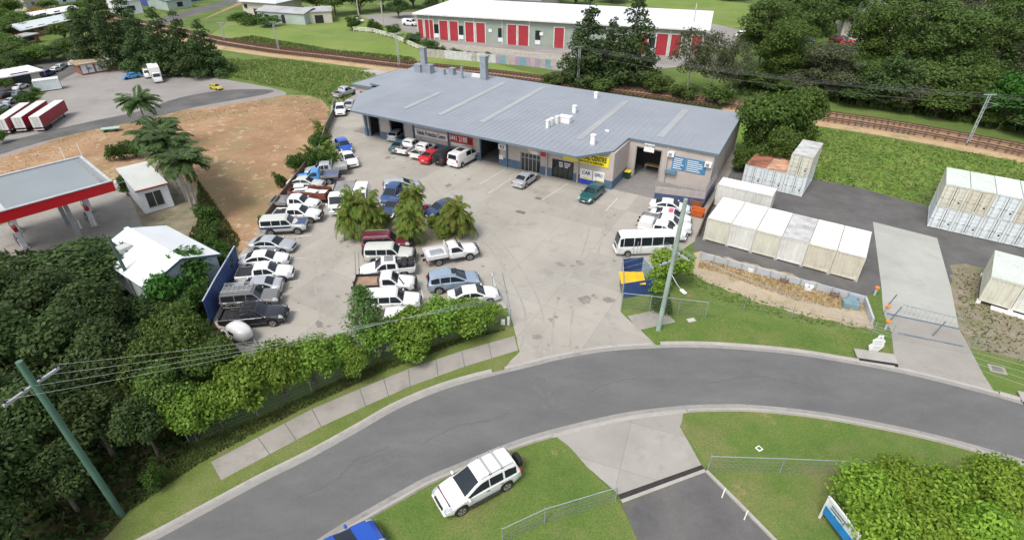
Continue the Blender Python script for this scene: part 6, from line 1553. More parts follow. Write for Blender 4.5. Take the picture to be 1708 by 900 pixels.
# ------------------------------------------------------------------ service station
M_CANR = mat('canopy_red', (.5, .015, .02), .4, .04); M_CANTOP = mat('canopy_grey', (.215, .245, .255), .5, .06, .15, dirt=.2)
hC = 5.6
c0, c1, c2 = P(-60, 378, hC), P(190, 308, hC), P(171, 258, hC)
e = (c1 - c0); e.z = 0; Lc = e.length; e.normalize(); q = Vector((-e.y, e.x, 0)); Dc = (c2 - c1).dot(q)
base = c1.copy(); base.z = 0
t = thing('fuel_canopy', base, 'large flat fuel station canopy with a bright red fascia', 'canopy', None, math.atan2(e.y, e.x))
mb = MB(); mb.box((-Lc / 2, Dc / 2, hC + .25), (Lc - .5, Dc - .5, .2)); rf = obj('roof', mb, M_CANTOP, t)
mb = MB(); mb.box((-Lc / 2, Dc / 2, hC - .62), (Lc - .3, Dc - .3, .1)); obj('soffit', mb, M_WHTW, t)
mb = MB(); mb.box((-Lc / 2, .05, hC - .12), (Lc, .12, 1.05)); obj('fascia', mb, M_CANR, t)
mb = MB(); mb.box((-.06, Dc / 2, hC - .12), (.12, Dc - .2, 1.05)); mb.box((-Lc / 2, Dc - .05, hC - .12), (Lc, .12, 1.05)); obj('end_fascia', mb, M_WHTW, t)
mb = MB(); mb.box((-Lc / 2, .06, hC + .44), (Lc, .3, .08)); mb.box((-Lc / 2, Dc - .08, hC + .44), (Lc, .3, .08)); mb.box((-.15, Dc / 2, hC + .44), (.3, Dc - .4, .08)); obj('coping', mb, mat('coping_grey', (.4, .42, .43), .5), t)
mb = MB(); mb.box((-.75, Dc / 2, hC + .36), (.3, Dc - 1.4, .06)); obj('box_gutter', mb, M_DECK, rf)
mb = MB(); mb.box((-9.0, Dc / 2, hC + .37), (.5, Dc - .8, .04)); obj('roof_joint', mb, M_PANEL, rf)
for x, y in ((-4.2, Dc * .3), (-4.2, Dc * .75), (-15.5, Dc * .3), (-15.5, Dc * .75)):
    mb = MB(); mb.box((x, y, (hC - .6) / 2), (.4, .4, hC - .6)); obj('column', mb, M_STEEL, t)
def pump(u, v, label, rz):
    t = thing('fuel_pump', P(u, v), label, 'fuel pump', 'fuel pumps under the red canopy', rz); mb = MB(); mb.box((0, 0, .09), (1.6, .8, .18), 0, .04); obj('plinth', mb, M_KERBM, t); mb = MB(); mb.box((0, 0, 1.05), (1.0, .5, 1.75), 0, .05); obj('cabinet', mb, M_WHTW, t); mb = MB()
    for s in (1, -1): mb.box((0, s * .26, 1.45), (.8, .03, .5))
    obj('display', mb, M_GLASS, t); mb = MB(); mb.box((0, 0, 2.2), (.9, .35, .5), 0, .05); obj('header', mb, M_CANR, t); mb = MB()
    for x in (-.5, .5): mb.tube([(x, .3, 1.5), (x * 1.3, .4, .7), (x * 1.1, .35, .4), (x, .28, .9)], .03, 5)
    obj('hose', mb, M_TRIM, t)
M_KERBM = G_KERB
ra = math.atan2(e.y, e.x) + R(90)
for i, (u, v, l) in enumerate([(150, 352, 'fuel pump under the right end of the canopy, farther one'), (157, 376, 'fuel pump under the right end of the canopy, nearer one'), (30, 385, 'fuel pump under the left end of the canopy, farther one'), (42, 412, 'fuel pump under the left end of the canopy, nearer one')]): pump(u, v, l, ra)
for i, (u, v, l) in enumerate([(136, 381, 'white bollard guarding the pumps, left one'), (161, 379, 'white bollard guarding the pumps, right one')]):
    t = thing('bollard', P(u, v), l, 'bollard'); mb = MB(); mb.tube([(0, 0, 0), (0, 0, 1.0)], .1, 10); obj('post', mb, M_WHITE, t)
for i, (u, v, vt, l) in enumerate([(110, 268, 246, 'white marker pole behind the canopy, left of two'), (138, 262, 238, 'white marker pole behind the canopy, right of two')]):
    pole(u, v, vt, .07, .05, M_WHITE, l, name='marker_pole', cat='pole')
# white portable office
hP = 2.9
a, b, c = P(243, 358), P(292, 344), P(254, 268, hP)
e = (b - a).normalized(); q = Vector((-e.y, e.x, 0)); Lp = (b - a).length; Dp = (c - b).dot(q)
t = thing('portable_office', a, 'white portable office with one dark double window at its end', 'office', None, math.atan2(e.y, e.x))
mb = MB(); mb.box((Lp / 2, Dp / 2, hP / 2), (Lp, Dp, hP - .1), 0, .04); obj('wall', mb, M_WHTW, t)
mb = MB(); mb.box((Lp / 2, Dp / 2, hP), (Lp + .25, Dp + .25, .14)); r_ = obj('roof', mb, mat('pale_roof', (.58, .6, .57), .5, .05, .5), t); mb = MB(); mb.box((Lp / 2, -.14, hP - .0), (Lp + .3, .06, .2)); obj('trim', mb, mat('rust_trim', (.3, .08, .05), .6), r_)
mb = MB()
for i in range(22): mb.box((Lp / 2, Dp * (i + .5) / 22, hP + .08), (Lp + .2, .05, .03))
obj('roof_ribs', mb, MATS['pale_roof'], r_)
for x in (.33, .6): mb = MB(); mb.box((Lp * x, -.03, 1.55), (Lp * .24, .06, 1.7)); w_ = obj('window', mb, M_GLASS, t); mb = MB(); mb.box((Lp * x, -.05, .66), (Lp * .28, .1, .08)); obj('sill', mb, M_STEEL, w_)
mb = MB(); mb.box((-.5, Dp * .8, 2.0), (.9, 1.2, .1)); obj('awning', mb, M_WHITE, t)
# white gabled shed
hG = 3.1
a, b = P(247, 476, hG), P(360, 424, hG); a.z = b.z = 0; e = (b - a).normalized(); q = Vector((-e.y, e.x, 0)); Lg = (b - a).length
back = P(313, 363, hG); Dg = (back - b).dot(q)
t = thing('gabled_shed', a, 'white gabled metal shed behind the dark forest', 'shed', None, math.atan2(e.y, e.x)); M_GS = mat('white_sheet', (.64, .67, .68), .5, .04, .5); mb = MB(); rg = 1.1
mb.box((Lg / 2, .1, hG / 2), (Lg, .2, hG)); mb.box((Lg / 2, Dg - .1, hG / 2), (Lg, .2, hG)); mb.box((.1, Dg / 2, hG / 2), (.2, Dg - .4, hG)); mb.box((Lg - .1, Dg / 2, hG / 2), (.2, Dg - .4, hG))
for y in (.1, Dg - .1): mb.add([(0, y, hG), (Lg, y, hG), (Lg / 2, y, hG + rg)], [(0, 1, 2)])
obj('wall', mb, mat('shed_wall', (.4, .44, .46), .6, .05, .5), t); mb = MB(); o_ = .35
mb.add([(-o_, -o_, hG - .05), (Lg / 2, -o_, hG + rg + .06), (Lg + o_, -o_, hG - .05), (-o_, Dg + o_, hG - .05), (Lg / 2, Dg + o_, hG + rg + .06), (Lg + o_, Dg + o_, hG - .05)], [(0, 1, 4, 3), (1, 2, 5, 4)])
mb.add([(-o_, -o_, hG - .17), (Lg / 2, -o_, hG + rg - .06), (Lg + o_, -o_, hG - .17), (-o_, Dg + o_, hG - .17), (Lg / 2, Dg + o_, hG + rg - .06), (Lg + o_, Dg + o_, hG - .17)], [(3, 4, 1, 0), (4, 5, 2, 1)])
r_ = obj('roof', mb, M_GS, t); mb = MB()
for y in (-o_, Dg + o_):
    mb.beam((-o_, y, hG - .1), (Lg / 2, y, hG + rg + .02), .06, .2); mb.beam((Lg / 2, y, hG + rg + .02), (Lg + o_, y, hG - .1), .06, .2)
obj('barge', mb, mat('barge_dark', (.05, .1, .11), .5), r_); mb = MB(); mb.beam((Lg / 2, -o_, hG + rg + .1), (Lg / 2, Dg + o_, hG + rg + .1), .4, .06); obj('ridge_cap', mb, M_GS, r_)
mb = MB(); mb.box((Lg * .23, Dg * .72, hG + rg * .46 + .2), (1.1, .9, .5)); obj('roof_vent', mb, mat('vent_grey', (.45, .47, .45), .6), r_)
mb = MB(); mb.box((Lg * .3, -.03, 1.4), (2.6, .06, 2.8)); obj('door', mb, mat('door_pale', (.3, .36, .4), .5), t)
# ------------------------------------------------------------------ trees, palms, shrubs
def leaf_mesh(name, c, nrm, size, rng, wid=.55, fold=.12):
    """one diamond shaped leaf per centre, facing roughly along nrm"""
    n = len(c); r = rng.normal(size=(n, 3)); nn = nrm + r * .55; nn /= np.linalg.norm(nn, axis=1)[:, None]
    t = np.cross(nn, rng.normal(size=(n, 3))); t /= np.linalg.norm(t, axis=1)[:, None] + 1e-9; b = np.cross(nn, t)
    s = (size * (.7 + .6 * rng.random(n)))[:, None]
    v = np.empty((n, 4, 3)); v[:, 0] = c - t * s * .5; v[:, 2] = c + t * s * .5 - nn * s * fold; v[:, 1] = c + b * s * wid * .5 - nn * s * fold * .6; v[:, 3] = c - b * s * wid * .5 - nn * s * fold * .6
    return quads(name, v)
def quads(name, v):
    n = len(v); me = bpy.data.meshes.new(name); me.vertices.add(n * 4); me.vertices.foreach_set('co', v.astype(np.float32).ravel()); me.loops.add(n * 4); me.loops.foreach_set('vertex_index', np.arange(n * 4))
    me.polygons.add(n); me.polygons.foreach_set('loop_start', np.arange(n) * 4); me.polygons.foreach_set('loop_total', np.full(n, 4)); me.update(); return me
def clump_leaves(cs, rs, per, rng, flat=.8, shell=.45):
    C, N = [], []
    for c, r in zip(cs, rs):
        k = int(per * r * r); d = rng.normal(size=(k, 3)); d /= np.linalg.norm(d, axis=1)[:, None]; rad = r * (shell + (1 - shell) * rng.random(k) ** .6) * (1 + .12 * rng.normal(size=k))
        p = d * rad[:, None]; p[:, 2] *= flat; keep = (d[:, 2] > -.55) | (rng.random(k) < .4); C.append((np.array(c) + p)[keep]); N.append((d + np.array([0, 0, .45]))[keep])
    return np.concatenate(C), np.concatenate(N)
PROTO = {}
L_DARK = leaf_mat('leaf_dark', (.026, .052, .016), (.1, .155, .043), .4); L_PINE = leaf_mat('leaf_pine', (.03, .058, .02), (.1, .155, .05), .35); L_MID = leaf_mat('leaf_mid', (.042, .085, .015), (.145, .225, .045), .4)
L_BRIGHT = leaf_mat('leaf_bright', (.1, .2, .018), (.33, .48, .06), .7); L_HEDGE = leaf_mat('leaf_hedge', (.075, .155, .016), (.26, .39, .06), .8); L_OLIVE = leaf_mat('leaf_olive', (.05, .065, .03), (.15, .165, .085), .4); L_GUM = leaf_mat('leaf_gum', (.042, .082, .018), (.145, .205, .052), .3)
L_PALM = leaf_mat('leaf_palm', (.035, .08, .02), (.12, .2, .06), .8); L_CANE = leaf_mat('leaf_cane', (.075, .14, .02), (.25, .32, .06), 1.2, (.34, .17, .04), .07); L_SHRUB = leaf_mat('leaf_shrub', (.03, .075, .012), (.1, .18, .035), .9); L_HOOP = leaf_mat('leaf_hoop', (.06, .14, .03), (.17, .3, .08), 1.0)
L_EMER = leaf_mat('leaf_emerald', (.025, .085, .012), (.08, .2, .03), .5); L_FALL = leaf_mat('leaf_autumn', (.2, .12, .02), (.4, .26, .05), .6); L_FLOWER = leaf_mat('leaf_flower', (.25, .02, .05), (.45, .05, .1), .6)
M_BARK = mat('bark', (.12, .095, .075), .9, .3, 2.0, bump=.4); M_BARKP = mat('bark_pale', (.3, .28, .25), .85, .2, 1.5, bump=.3); M_STEM = mat('cane_stem', (.2, .21, .08), .7, .25, 2.0)
def limbs(mb, h0, r0, targets, rng, bend=.25):
    mb.tube([(0, 0, 0), (rng.normal() * .05, rng.normal() * .05, h0 * .5), (0, 0, h0)], [r0 * 1.25, r0 * .9, r0 * .7], 8)
    for t in targets:
        z = h0 * (.55 + .45 * rng.random()); m = (np.array([0, 0, z]) + np.array(t)) / 2 + np.array([0, 0, -.1]) ; mb.tube([(0, 0, z), tuple(m), tuple(t)], [r0 * .45, r0 * .3, r0 * .1], 5)
def proto(key, kind, h, w, leaf, seed, n=22, per=170, lm=None, bark=None, trunk=.3):
    """h, w in metres; leaves of the given size, crown built of uneven clumps on limbs"""
    rng = np.random.default_rng(seed); cs, rs = [], []; mb = MB()
    if kind == 'round':
        base = h * trunk
        for i in range(n):
            d = rng.normal(size=3); d /= np.linalg.norm(d); d[2] = abs(d[2]) * 1.1 - .25; rr = rng.random() ** .4
            r = w * rng.uniform(.15, .27); cs.append((d[0] * rr * (w / 2 - r * .7), d[1] * rr * (w / 2 - r * .7), base + (h - base) * (.38 + .5 * d[2] * rr))); rs.append(r)
        limbs(mb, base * 1.1, .02 * h, cs[::2], rng)
    elif kind == 'pine':
        lv = 11
        for i in range(lv):
            f = i / (lv - 1); z = h * (trunk + (1 - trunk) * f * .96); R_ = w / 2 * (1 - f) ** .75 * rng.uniform(.8, 1.1) + .05 * w; k = max(2, int(8 * (1 - f) + 2))
            for j in range(k):
                a = 6.283 * (j + rng.random()) / k; q = rng.uniform(.35, .95); r = w * rng.uniform(.13, .21) * (1.1 - .5 * f); cs.append((math.cos(a) * R_ * q, math.sin(a) * R_ * q, z + rng.normal() * .02 * h)); rs.append(r)
        mb.tube([(0, 0, 0), (0, 0, h * .55), (0, 0, h * .97)], [.016 * h, .01 * h, .003 * h], 8)
        for c in cs[::2]: mb.tube([(0, 0, c[2] - .03 * h), c], [.005 * h, .002 * h], 4)
    elif kind == 'gum':
        for i in range(n):
            a = rng.random() * 6.283; f = rng.random(); z = h * (trunk + (1 - trunk) * (.15 + .8 * f)); R_ = w / 2 * (1 - .35 * abs(f - .4)) * rng.uniform(.25, 1); r = w * rng.uniform(.13, .23); cs.append((math.cos(a) * R_, math.sin(a) * R_, z)); rs.append(r)
        limbs(mb, h * .62, .014 * h, cs, rng)
    elif kind == 'shrub':
        for i in range(n):
            a = rng.random() * 6.283; R_ = w / 2 * .75 * rng.random() ** .5; r = w * rng.uniform(.16, .28); cs.append((math.cos(a) * R_, math.sin(a) * R_, r * .6 + (h - r) * rng.random())); rs.append(r)
        for c in cs[::2]: mb.tube([(c[0] * .2, c[1] * .2, 0), c], [.05, .02], 5)
    C, N = clump_leaves(cs, rs, per / (leaf * leaf) * .15, rng, .75)
    PROTO[key] = (leaf_mesh('crown', C, N, leaf, rng), mb.mesh('trunk', 50), lm, bark or M_BARK, h, w)
def palm_proto(key, h, nf, fl, seed, lm, stems=1, spread=0.0, droop=.55, leaf_w=.05, stem_r=.13, barkm=None, upr=0.0):
    rng = np.random.default_rng(seed); Q = []; mb = MB()
    for s in range(stems):
        a0 = 6.283 * s / max(1, stems) + rng.random(); R_ = spread * rng.uniform(.3, 1) if stems > 1 else 0; bx, by = math.cos(a0) * R_, math.sin(a0) * R_; hh = h * rng.uniform(.28, 1) if stems > 1 else h; tx, ty = bx * 1.9, by * 1.9; hh0 = hh
        mb.tube([(bx, by, 0), ((bx + tx) / 2, (by + ty) / 2, hh * .5), (tx, ty, hh)], [stem_r * 1.3, stem_r, stem_r * .75], 7)
        for k in range(nf):
            az = 6.283 * k / nf + rng.normal() * .25; el = rng.uniform(.15, 1.25) if k % 3 else rng.uniform(-.35, .4); el = el * (1 - upr * .5) + upr * 1.0; L = fl * rng.uniform(.8, 1.1); p = np.array([tx, ty, hh]); n = 9; pts = [p.copy()]; e = el
            for j in range(n):
                e -= droop * (.12 + .2 * j / n); p = p + np.array([math.cos(az) * math.cos(e), math.sin(az) * math.cos(e), math.sin(e)]) * L / n; pts.append(p.copy())
            mb.tube([tuple(q) for q in pts], [.014 * (1 - .8 * j / n) + .003 for j in range(n + 1)], 4, False)
            for j in range(1, n + 1):
                d = pts[j] - pts[j - 1]; d /= np.linalg.norm(d); sd = np.cross(d, [0, 0, 1]); sd /= np.linalg.norm(sd) + 1e-9; up = np.cross(sd, d)
                ll = fl * .26 * math.sin(math.pi * (.12 + .8 * j / (n + 1))) * rng.uniform(.85, 1.1)
                for m_ in range(3):
                    o = pts[j - 1] + (pts[j] - pts[j - 1]) * (m_ / 3)
                    for sg in (-1, 1):
                        tip = o + (sd * sg * .85 + d * .5 - np.array([0, 0, .32 + .2 * rng.random()]) + up * .1 * rng.normal()) * ll; w_ = d * leaf_w * fl * .5; md = (o + tip) / 2 + np.array([0, 0, .06 * ll])
                        Q.append([o, md - w_, tip, md + w_])
    PROTO[key] = (quads('fronds', np.array(Q)), mb.mesh('trunk', 50), lm, barkm or M_BARKP, h, fl * 2)
def plant(key, u, v, vt, wpx, label, cat='tree', name='tree', group=None, hs=1.0, lm=None, rz=None, at=None, hm=None, wm=None):
    cr, tr, l_, bk, h, w = PROTO[key]; B = at if at is not None else P(u, v)
    H = hm if hm else TOPZ(B, vt); 
    if wm: W_ = wm
    else: W_ = wpx * MPP(B + Vector((0, 0, H * .6)))
    t = thing(name, B, label, cat, group, random.uniform(0, 6.28) if rz is None else rz, (W_ / w, W_ / w, H * hs / h))
    link('crown' if cat not in ('palm',) else 'fronds', cr, lm or l_, t); link('trunk', tr, bk, t); return t
proto('forest', 'round', 9, 8, .42, 1, 26, 150, L_DARK); proto('forest2', 'round', 10, 7, .42, 2, 24, 150, L_DARK); proto('mid', 'round', 7, 7, .34, 3, 26, 150, L_MID); proto('mid2', 'round', 8, 6.5, .36, 4, 24, 150, L_MID)
proto('hedge', 'round', 4.2, 3.6, .24, 5, 24, 150, L_HEDGE, trunk=.15); proto('hedge2', 'round', 4.0, 3.8, .24, 6, 26, 150, L_HEDGE, trunk=.12); proto('near', 'round', 4, 4.6, .26, 7, 26, 150, L_BRIGHT, trunk=.12); proto('near2', 'round', 4, 4.4, .26, 8, 22, 150, L_BRIGHT, trunk=.12)
proto('pine', 'pine', 17, 9, .6, 9, 0, 150, L_PINE, trunk=.12); proto('pine2', 'pine', 18, 10, .6, 10, 0, 150, L_PINE, trunk=.08); proto('gum', 'gum', 18, 11, .55, 11, 44, 130, L_GUM, trunk=.3, bark=M_BARKP); proto('gum2', 'gum', 17, 12, .55, 12, 48, 130, L_GUM, trunk=.25, bark=M_BARK); proto('olive', 'gum', 10, 8, .4, 13, 34, 60, L_OLIVE, trunk=.2, bark=M_BARKP)
proto('bigfar', 'round', 14, 12, .7, 14, 30, 130, L_GUM, trunk=.15); proto('bigfar2', 'round', 15, 11, .7, 15, 28, 130, L_DARK, trunk=.15); proto('shrub', 'shrub', 2.2, 2.6, .22, 16, 14, 150, L_SHRUB); proto('shrub2', 'shrub', 1.6, 2.6, .2, 17, 14, 150, L_SHRUB); proto('broad', 'round', 4.2, 4.6, .48, 18, 22, 150, L_EMER, trunk=.2)
proto('farround', 'round', 8, 9, .6, 19, 24, 130, L_MID, trunk=.12)
palm_proto('royal', 10.5, 34, 3.7, 20, L_PALM, droop=.75, stem_r=.16, leaf_w=.075); palm_proto('royal2', 9.5, 30, 3.5, 21, L_PALM, droop=.6, stem_r=.14, leaf_w=.075); palm_proto('cane', 2.4, 8, 2.0, 22, L_CANE, 11, .42, .95, .05, .05, M_STEM, upr=.55); palm_proto('cane2', 2.6, 8, 2.1, 23, L_CANE, 10, .38, .9, .05, .05, M_STEM, upr=.55); palm_proto('young', 1.0, 9, 1.7, 24, L_CANE, 2, .3, .6, .06, .07, M_STEM)
# hoop pine: whorls of upswept tufted branches
def hoop_proto():
    rng = np.random.default_rng(31); C, N, mb = [], [], MB(); h = 6.0; mb.tube([(0, 0, 0), (0, 0, h)], [.11, .02], 7)
    for i in range(10):
        f = i / 9; z = .7 + 5.1 * f; L = 1.5 * (1 - f) ** .7 + .18
        for j in range(8):
            a = 6.283 * (j + .5 * (i % 2)) / 8 + rng.normal() * .1; tip = np.array([math.cos(a) * L, math.sin(a) * L, z + L * .75]); st = np.array([0, 0, z]); mb.tube([tuple(st), tuple(tip)], [.03, .012], 4, False); n = 40
            tt = .3 + .7 * rng.random(n); C.append(st + (tip - st) * tt[:, None] + rng.normal(size=(n, 3)) * .13); N.append(np.tile([math.cos(a) * .4, math.sin(a) * .4, .9], (n, 1)))
    PROTO['hoop'] = (leaf_mesh('crown', np.concatenate(C), np.concatenate(N), .26, rng, .3), mb.mesh('trunk', 50), L_HOOP, M_BARK, h, 3.4)
hoop_proto()

# bright leafy trees at the lower right, in front
for i, (k, u, v, wm, hm, l) in enumerate([('near', 1462, 780, 4.4, 3.9, 'bright green leafy tree at the bottom right, leftmost, beside the sign board'), ('near2', 1520, 770, 4.2, 3.7, 'bright green leafy tree at the bottom right, second from the left, at the back'), ('near', 1604, 792, 4.8, 4.2, 'bright green leafy tree at the bottom right, full round crown between its neighbours'), ('near2', 1690, 766, 4.6, 4.2, 'bright green leafy tree at the right edge near the bottom corner'), ('near', 1500, 848, 4.8, 4.0, 'bright green leafy tree cut by the bottom edge, above the sign board'), ('near2', 1580, 862, 4.8, 4.0, 'bright green leafy tree cut by the bottom edge, between two others'), ('near', 1670, 850, 5.0, 4.2, 'bright green leafy tree in the bottom right corner')]):
    B = P(u, v, hm); B.z = 0; plant(k, 0, 0, 0, 0, l, group='bright trees at the lower right', at=B, hm=hm, wm=wm * .9)
# hedge of leafy trees along the front fence
hd = [(330, 735, 648, 80, 'hedge tree at the lower left end of the leafy hedge, near the dark forest'), (372, 712, 625, 84, 'hedge tree with sparse yellow green leaves near the low end of the hedge'), (425, 690, 585, 92, 'round bright hedge tree directly above the low end of the footpath'), (478, 668, 572, 92, 'full round hedge tree left of the tallest one'), (528, 645, 540, 92, 'tallest round hedge tree, left of the young pine'),
      (578, 622, 545, 78, 'hedge tree just left of the young pine'), (640, 600, 520, 82, 'hedge tree just right of the young pine'), (690, 588, 505, 84, 'hedge tree in front of the hidden white cars'), (735, 571, 490, 84, 'hedge tree below the ice blue suv'), (780, 556, 483, 84, 'broad hedge tree below the half hidden white car'), (815, 545, 497, 56, 'small hedge tree at the entrance end of the hedge'), (600, 632, 580, 60, 'low hedge tree in front of the foot of the young pine'), (690, 600, 548, 62, 'low bushy hedge tree close to the footpath')]
for i, (u, v, vt, w, l) in enumerate(hd): plant(('hedge', 'hedge2')[i % 2], u, v, vt + (-6, 10, 0, -10, 6, 14, -4, 8)[i % 8], w * (1.05, .95, 1.12, 1.0, 1.08)[i % 5], l, group='leafy hedge trees along the front fence', name='hedge_tree')
plant('hoop', 621, 600, 480, 92, 'young hoop pine with upswept branches rising out of the hedge', name='pine_tree')
# dark forest on the left
fr = [('forest', 150, 492, 412, 190, 'dark tree with a pale tipped crown top beside the service station'), ('forest2', 60, 505, 420, 150, 'dark tree at the left edge below the fuel pumps'), ('forest', 20, 560, 455, 150, 'dark tree on the left edge, second below the canopy'), ('forest2', 100, 570, 450, 150, 'dark tree in the shade left of the gabled shed'), ('forest', 180, 580, 470, 130, 'dark tree below the short timber pole'),
      ('forest2', 240, 560, 500, 90, 'low dark tree just under the gabled shed'), ('forest', 40, 650, 520, 170, 'dark tree behind the top of the green power pole'), ('forest2', 130, 650, 520, 160, 'dark tree right of the top of the green power pole'), ('forest', 215, 660, 540, 130, 'dark tree left of the mid green crowns'), ('forest2', 20, 760, 620, 170, 'dark tree at the left edge below the power pole top'),
      ('forest', 110, 770, 640, 150, 'dark tree behind the middle of the green power pole'), ('forest2', 190, 760, 650, 130, 'dark tree right of the middle of the green power pole'), ('forest', 40, 880, 730, 180, 'dark tree in the lower left, left of the pole foot'), ('forest2', 130, 850, 740, 120, 'dark tree beside the foot of the green power pole'), ('forest', 20, 985, 830, 180, 'dark tree in the bottom left corner'), ('forest2', 265, 760, 660, 100, 'dark tree at the low end of the leafy hedge'), ('forest2', -60, 620, 480, 160, 'dark tree beyond the left edge beside the canopy'), ('forest', -70, 780, 630, 170, 'dark tree beyond the left edge of the photo')]
for k, u, v, vt, w, l in fr: plant(k, u, v, vt, w, l, group='dark forest trees at the lower left', name='forest_tree')
plant('mid', 318, 640, 512, 128, 'mid green round tree beside the bottom of the blue fence'); plant('mid2', 275, 668, 560, 105, 'mid green tree left of the round one by the blue fence'); plant('mid', 372, 660, 556, 96, 'mid green tree in front of the white caravan'); plant('mid2', 300, 712, 610, 110, 'mid green tree below the round one by the blue fence', lm=L_MID)
plant('broad', 322, 486, 412, 92, 'small tree with big glossy leaves against the white gabled shed', name='broadleaf_tree'); plant('broad', 288, 520, 452, 70, 'low broad leaved tree under the corner of the gabled shed', name='broadleaf_tree')
sh = [(345, 512, 472, 55, 'bushy shrub left of the top of the blue fence'), (310, 540, 498, 60, 'bushy shrub between the shed corner and the blue fence'), (372, 460, 425, 45, 'shrub at the top end of the blue fence'), (352, 400, 372, 45, 'shrub on the bank below the tall palm trunks, lower one'), (345, 372, 345, 40, 'shrub on the bank beside the tall palm trunks'), (365, 430, 398, 40, 'shrub on the bank above the blue fence'), (215, 325, 292, 34, 'dark rounded shrub beside the portable office'), (200, 268, 238, 36, 'yellow green shrub behind the portable office'), (228, 262, 236, 36, 'dark shrub behind the far end of the portable office'), (470, 312, 288, 24, 'small green shrub on the edge of the dirt lot, lower one'), (498, 288, 258, 30, 'bright shrub on the edge of the dirt lot by the grey fence'),
      (440, 378, 362, 18, 'tiny shrub at the low corner of the timber fence'), (268, 812, 780, 40, 'ferny shrub on the verge at the edge of the dark forest'), (1100, 515, 494, 40, 'low shrub behind the fence at the blue enclosure')]
for i, (u, v, vt, w, l) in enumerate(sh): plant(('shrub', 'shrub2')[i % 2], u, v, vt, w, l, 'shrub', 'shrub')
# palms
for k, u, v, vt, wm, l in [('royal', 335, 363, 268, 6.6, 'tall palm with a bare pale trunk, nearest of the palm group'), ('royal2', 320, 344, 256, 6.4, 'tall palm in the middle of the palm group'), ('royal', 312, 334, 236, 6.2, 'tall palm at the back of the palm group, its crown leaning over the office'), ('royal2', 300, 325, 225, 6.0, 'palm at the back left of the palm group'), ('royal', 285, 322, 228, 6.0, 'palm beside the portable office'), ('royal2', 262, 256, 168, 6.2, 'single palm whose crown stands against the gravel lot'), ('royal', 293, 300, 210, 6.0, 'rearmost palm of the group by the dirt lot')]:
    B = P(u, v); H = TOPZ(B, vt); plant(k, u, v, vt, 0, l, 'palm', 'palm_tree', 'tall palms by the portable office', hm=H, wm=wm)
cn = [('cane', 592, 396, 328, 4.2, 'golden cane palm clump at the left end of the island, nearest the tow truck'), ('cane2', 622, 394, 326, 4.4, 'golden cane palm clump with orange dead fronds at the front left of the island'), ('cane', 690, 360, 312, 4.2, 'golden cane palm clump in front of the silver car'), ('cane2', 686, 405, 345, 4.4, 'golden cane palm clump in the middle of the island front'), ('cane2', 768, 398, 338, 4.2, 'golden cane palm clump at the right end of the island, tallest one'), ('cane', 752, 388, 340, 3.6, 'golden cane palm clump behind the right end one')]
for k, u, v, vt, wm, l in cn: plant(k, u, v, vt, 0, l, 'palm', 'cane_palm', 'golden cane palms on the yard island', hm=max(2.2, TOPZ(P(u, v), vt) * .86), wm=wm * .78)
for i, (u, v, vt, wm, l) in enumerate([(536, 226, 205, 3.2, 'young palm with drooping fronds at the head of the shrub bed'), (545, 262, 240, 3.4, 'young palm in the middle of the shrub bed'), (520, 268, 246, 2.8, 'young palm at the left of the shrub bed'), (556, 280, 258, 2.8, 'young palm beside the white sedan')]): plant('young', u, v, vt, 0, l, 'palm', 'young_palm', 'young palms in the shrub bed', hm=1.6, wm=wm)
for i, (u, v, vt, w, l) in enumerate([(540, 252, 226, 36, 'green shrub in the shrub bed behind the white sedan'), (520, 278, 250, 34, 'dense shrub at the left of the shrub bed'), (548, 280, 252, 40, 'dense shrub at the low end of the shrub bed'), (530, 240, 220, 26, 'small shrub at the top of the shrub bed'), (735, 395, 380, 34, 'low shrub on the island between the cane palms'), (640, 375, 352, 30, 'shrub on the island behind the cane palms'), (720, 378, 362, 26, 'small shrub in the middle of the island')]): plant(('shrub', 'shrub2')[i % 2], u, v, vt, w, l, 'shrub', 'shrub', lm=L_CANE if i > 3 else None)
sheet('island_soil', [(585, 398), (615, 362), (650, 352), (790, 362), (792, 392), (700, 412), (620, 410)], Z3, G_WEEDS)
# round tree beside the bin enclosure
plant('hedge', 1115, 476, 402, 84, 'round bright green tree between the minibus and the sage green pole', hs=1.0, lm=L_BRIGHT)
plant('shrub', 1090, 486, 460, 44, 'bushy shrub under the round tree by the enclosure', 'shrub', 'shrub', lm=L_BRIGHT)
# trees at the right of the workshop
plant('mid', 1268, 262, 134, 118, 'big dark leafy tree touching the right corner of the workshop roof'); plant('mid2', 1322, 252, 138, 88, 'leafy tree behind the rusty roofed containers, right of the big one'); plant('mid', 1300, 288, 205, 74, 'lower leafy tree leaning over the rusty container roofs')
for u, v, vt, w, l in [(1250, 262, 205, 60, 'bushy undergrowth at the right wall of the workshop'), (1278, 284, 240, 56, 'bushy undergrowth behind the rusty roofed containers'), (1335, 256, 205, 60, 'bushy undergrowth at the right side of the big leafy trees'), (1232, 285, 250, 36, 'low bush in the gap between the workshop and the containers')]: plant('shrub', u, v, vt, w, l, 'shrub', 'shrub', lm=L_MID)
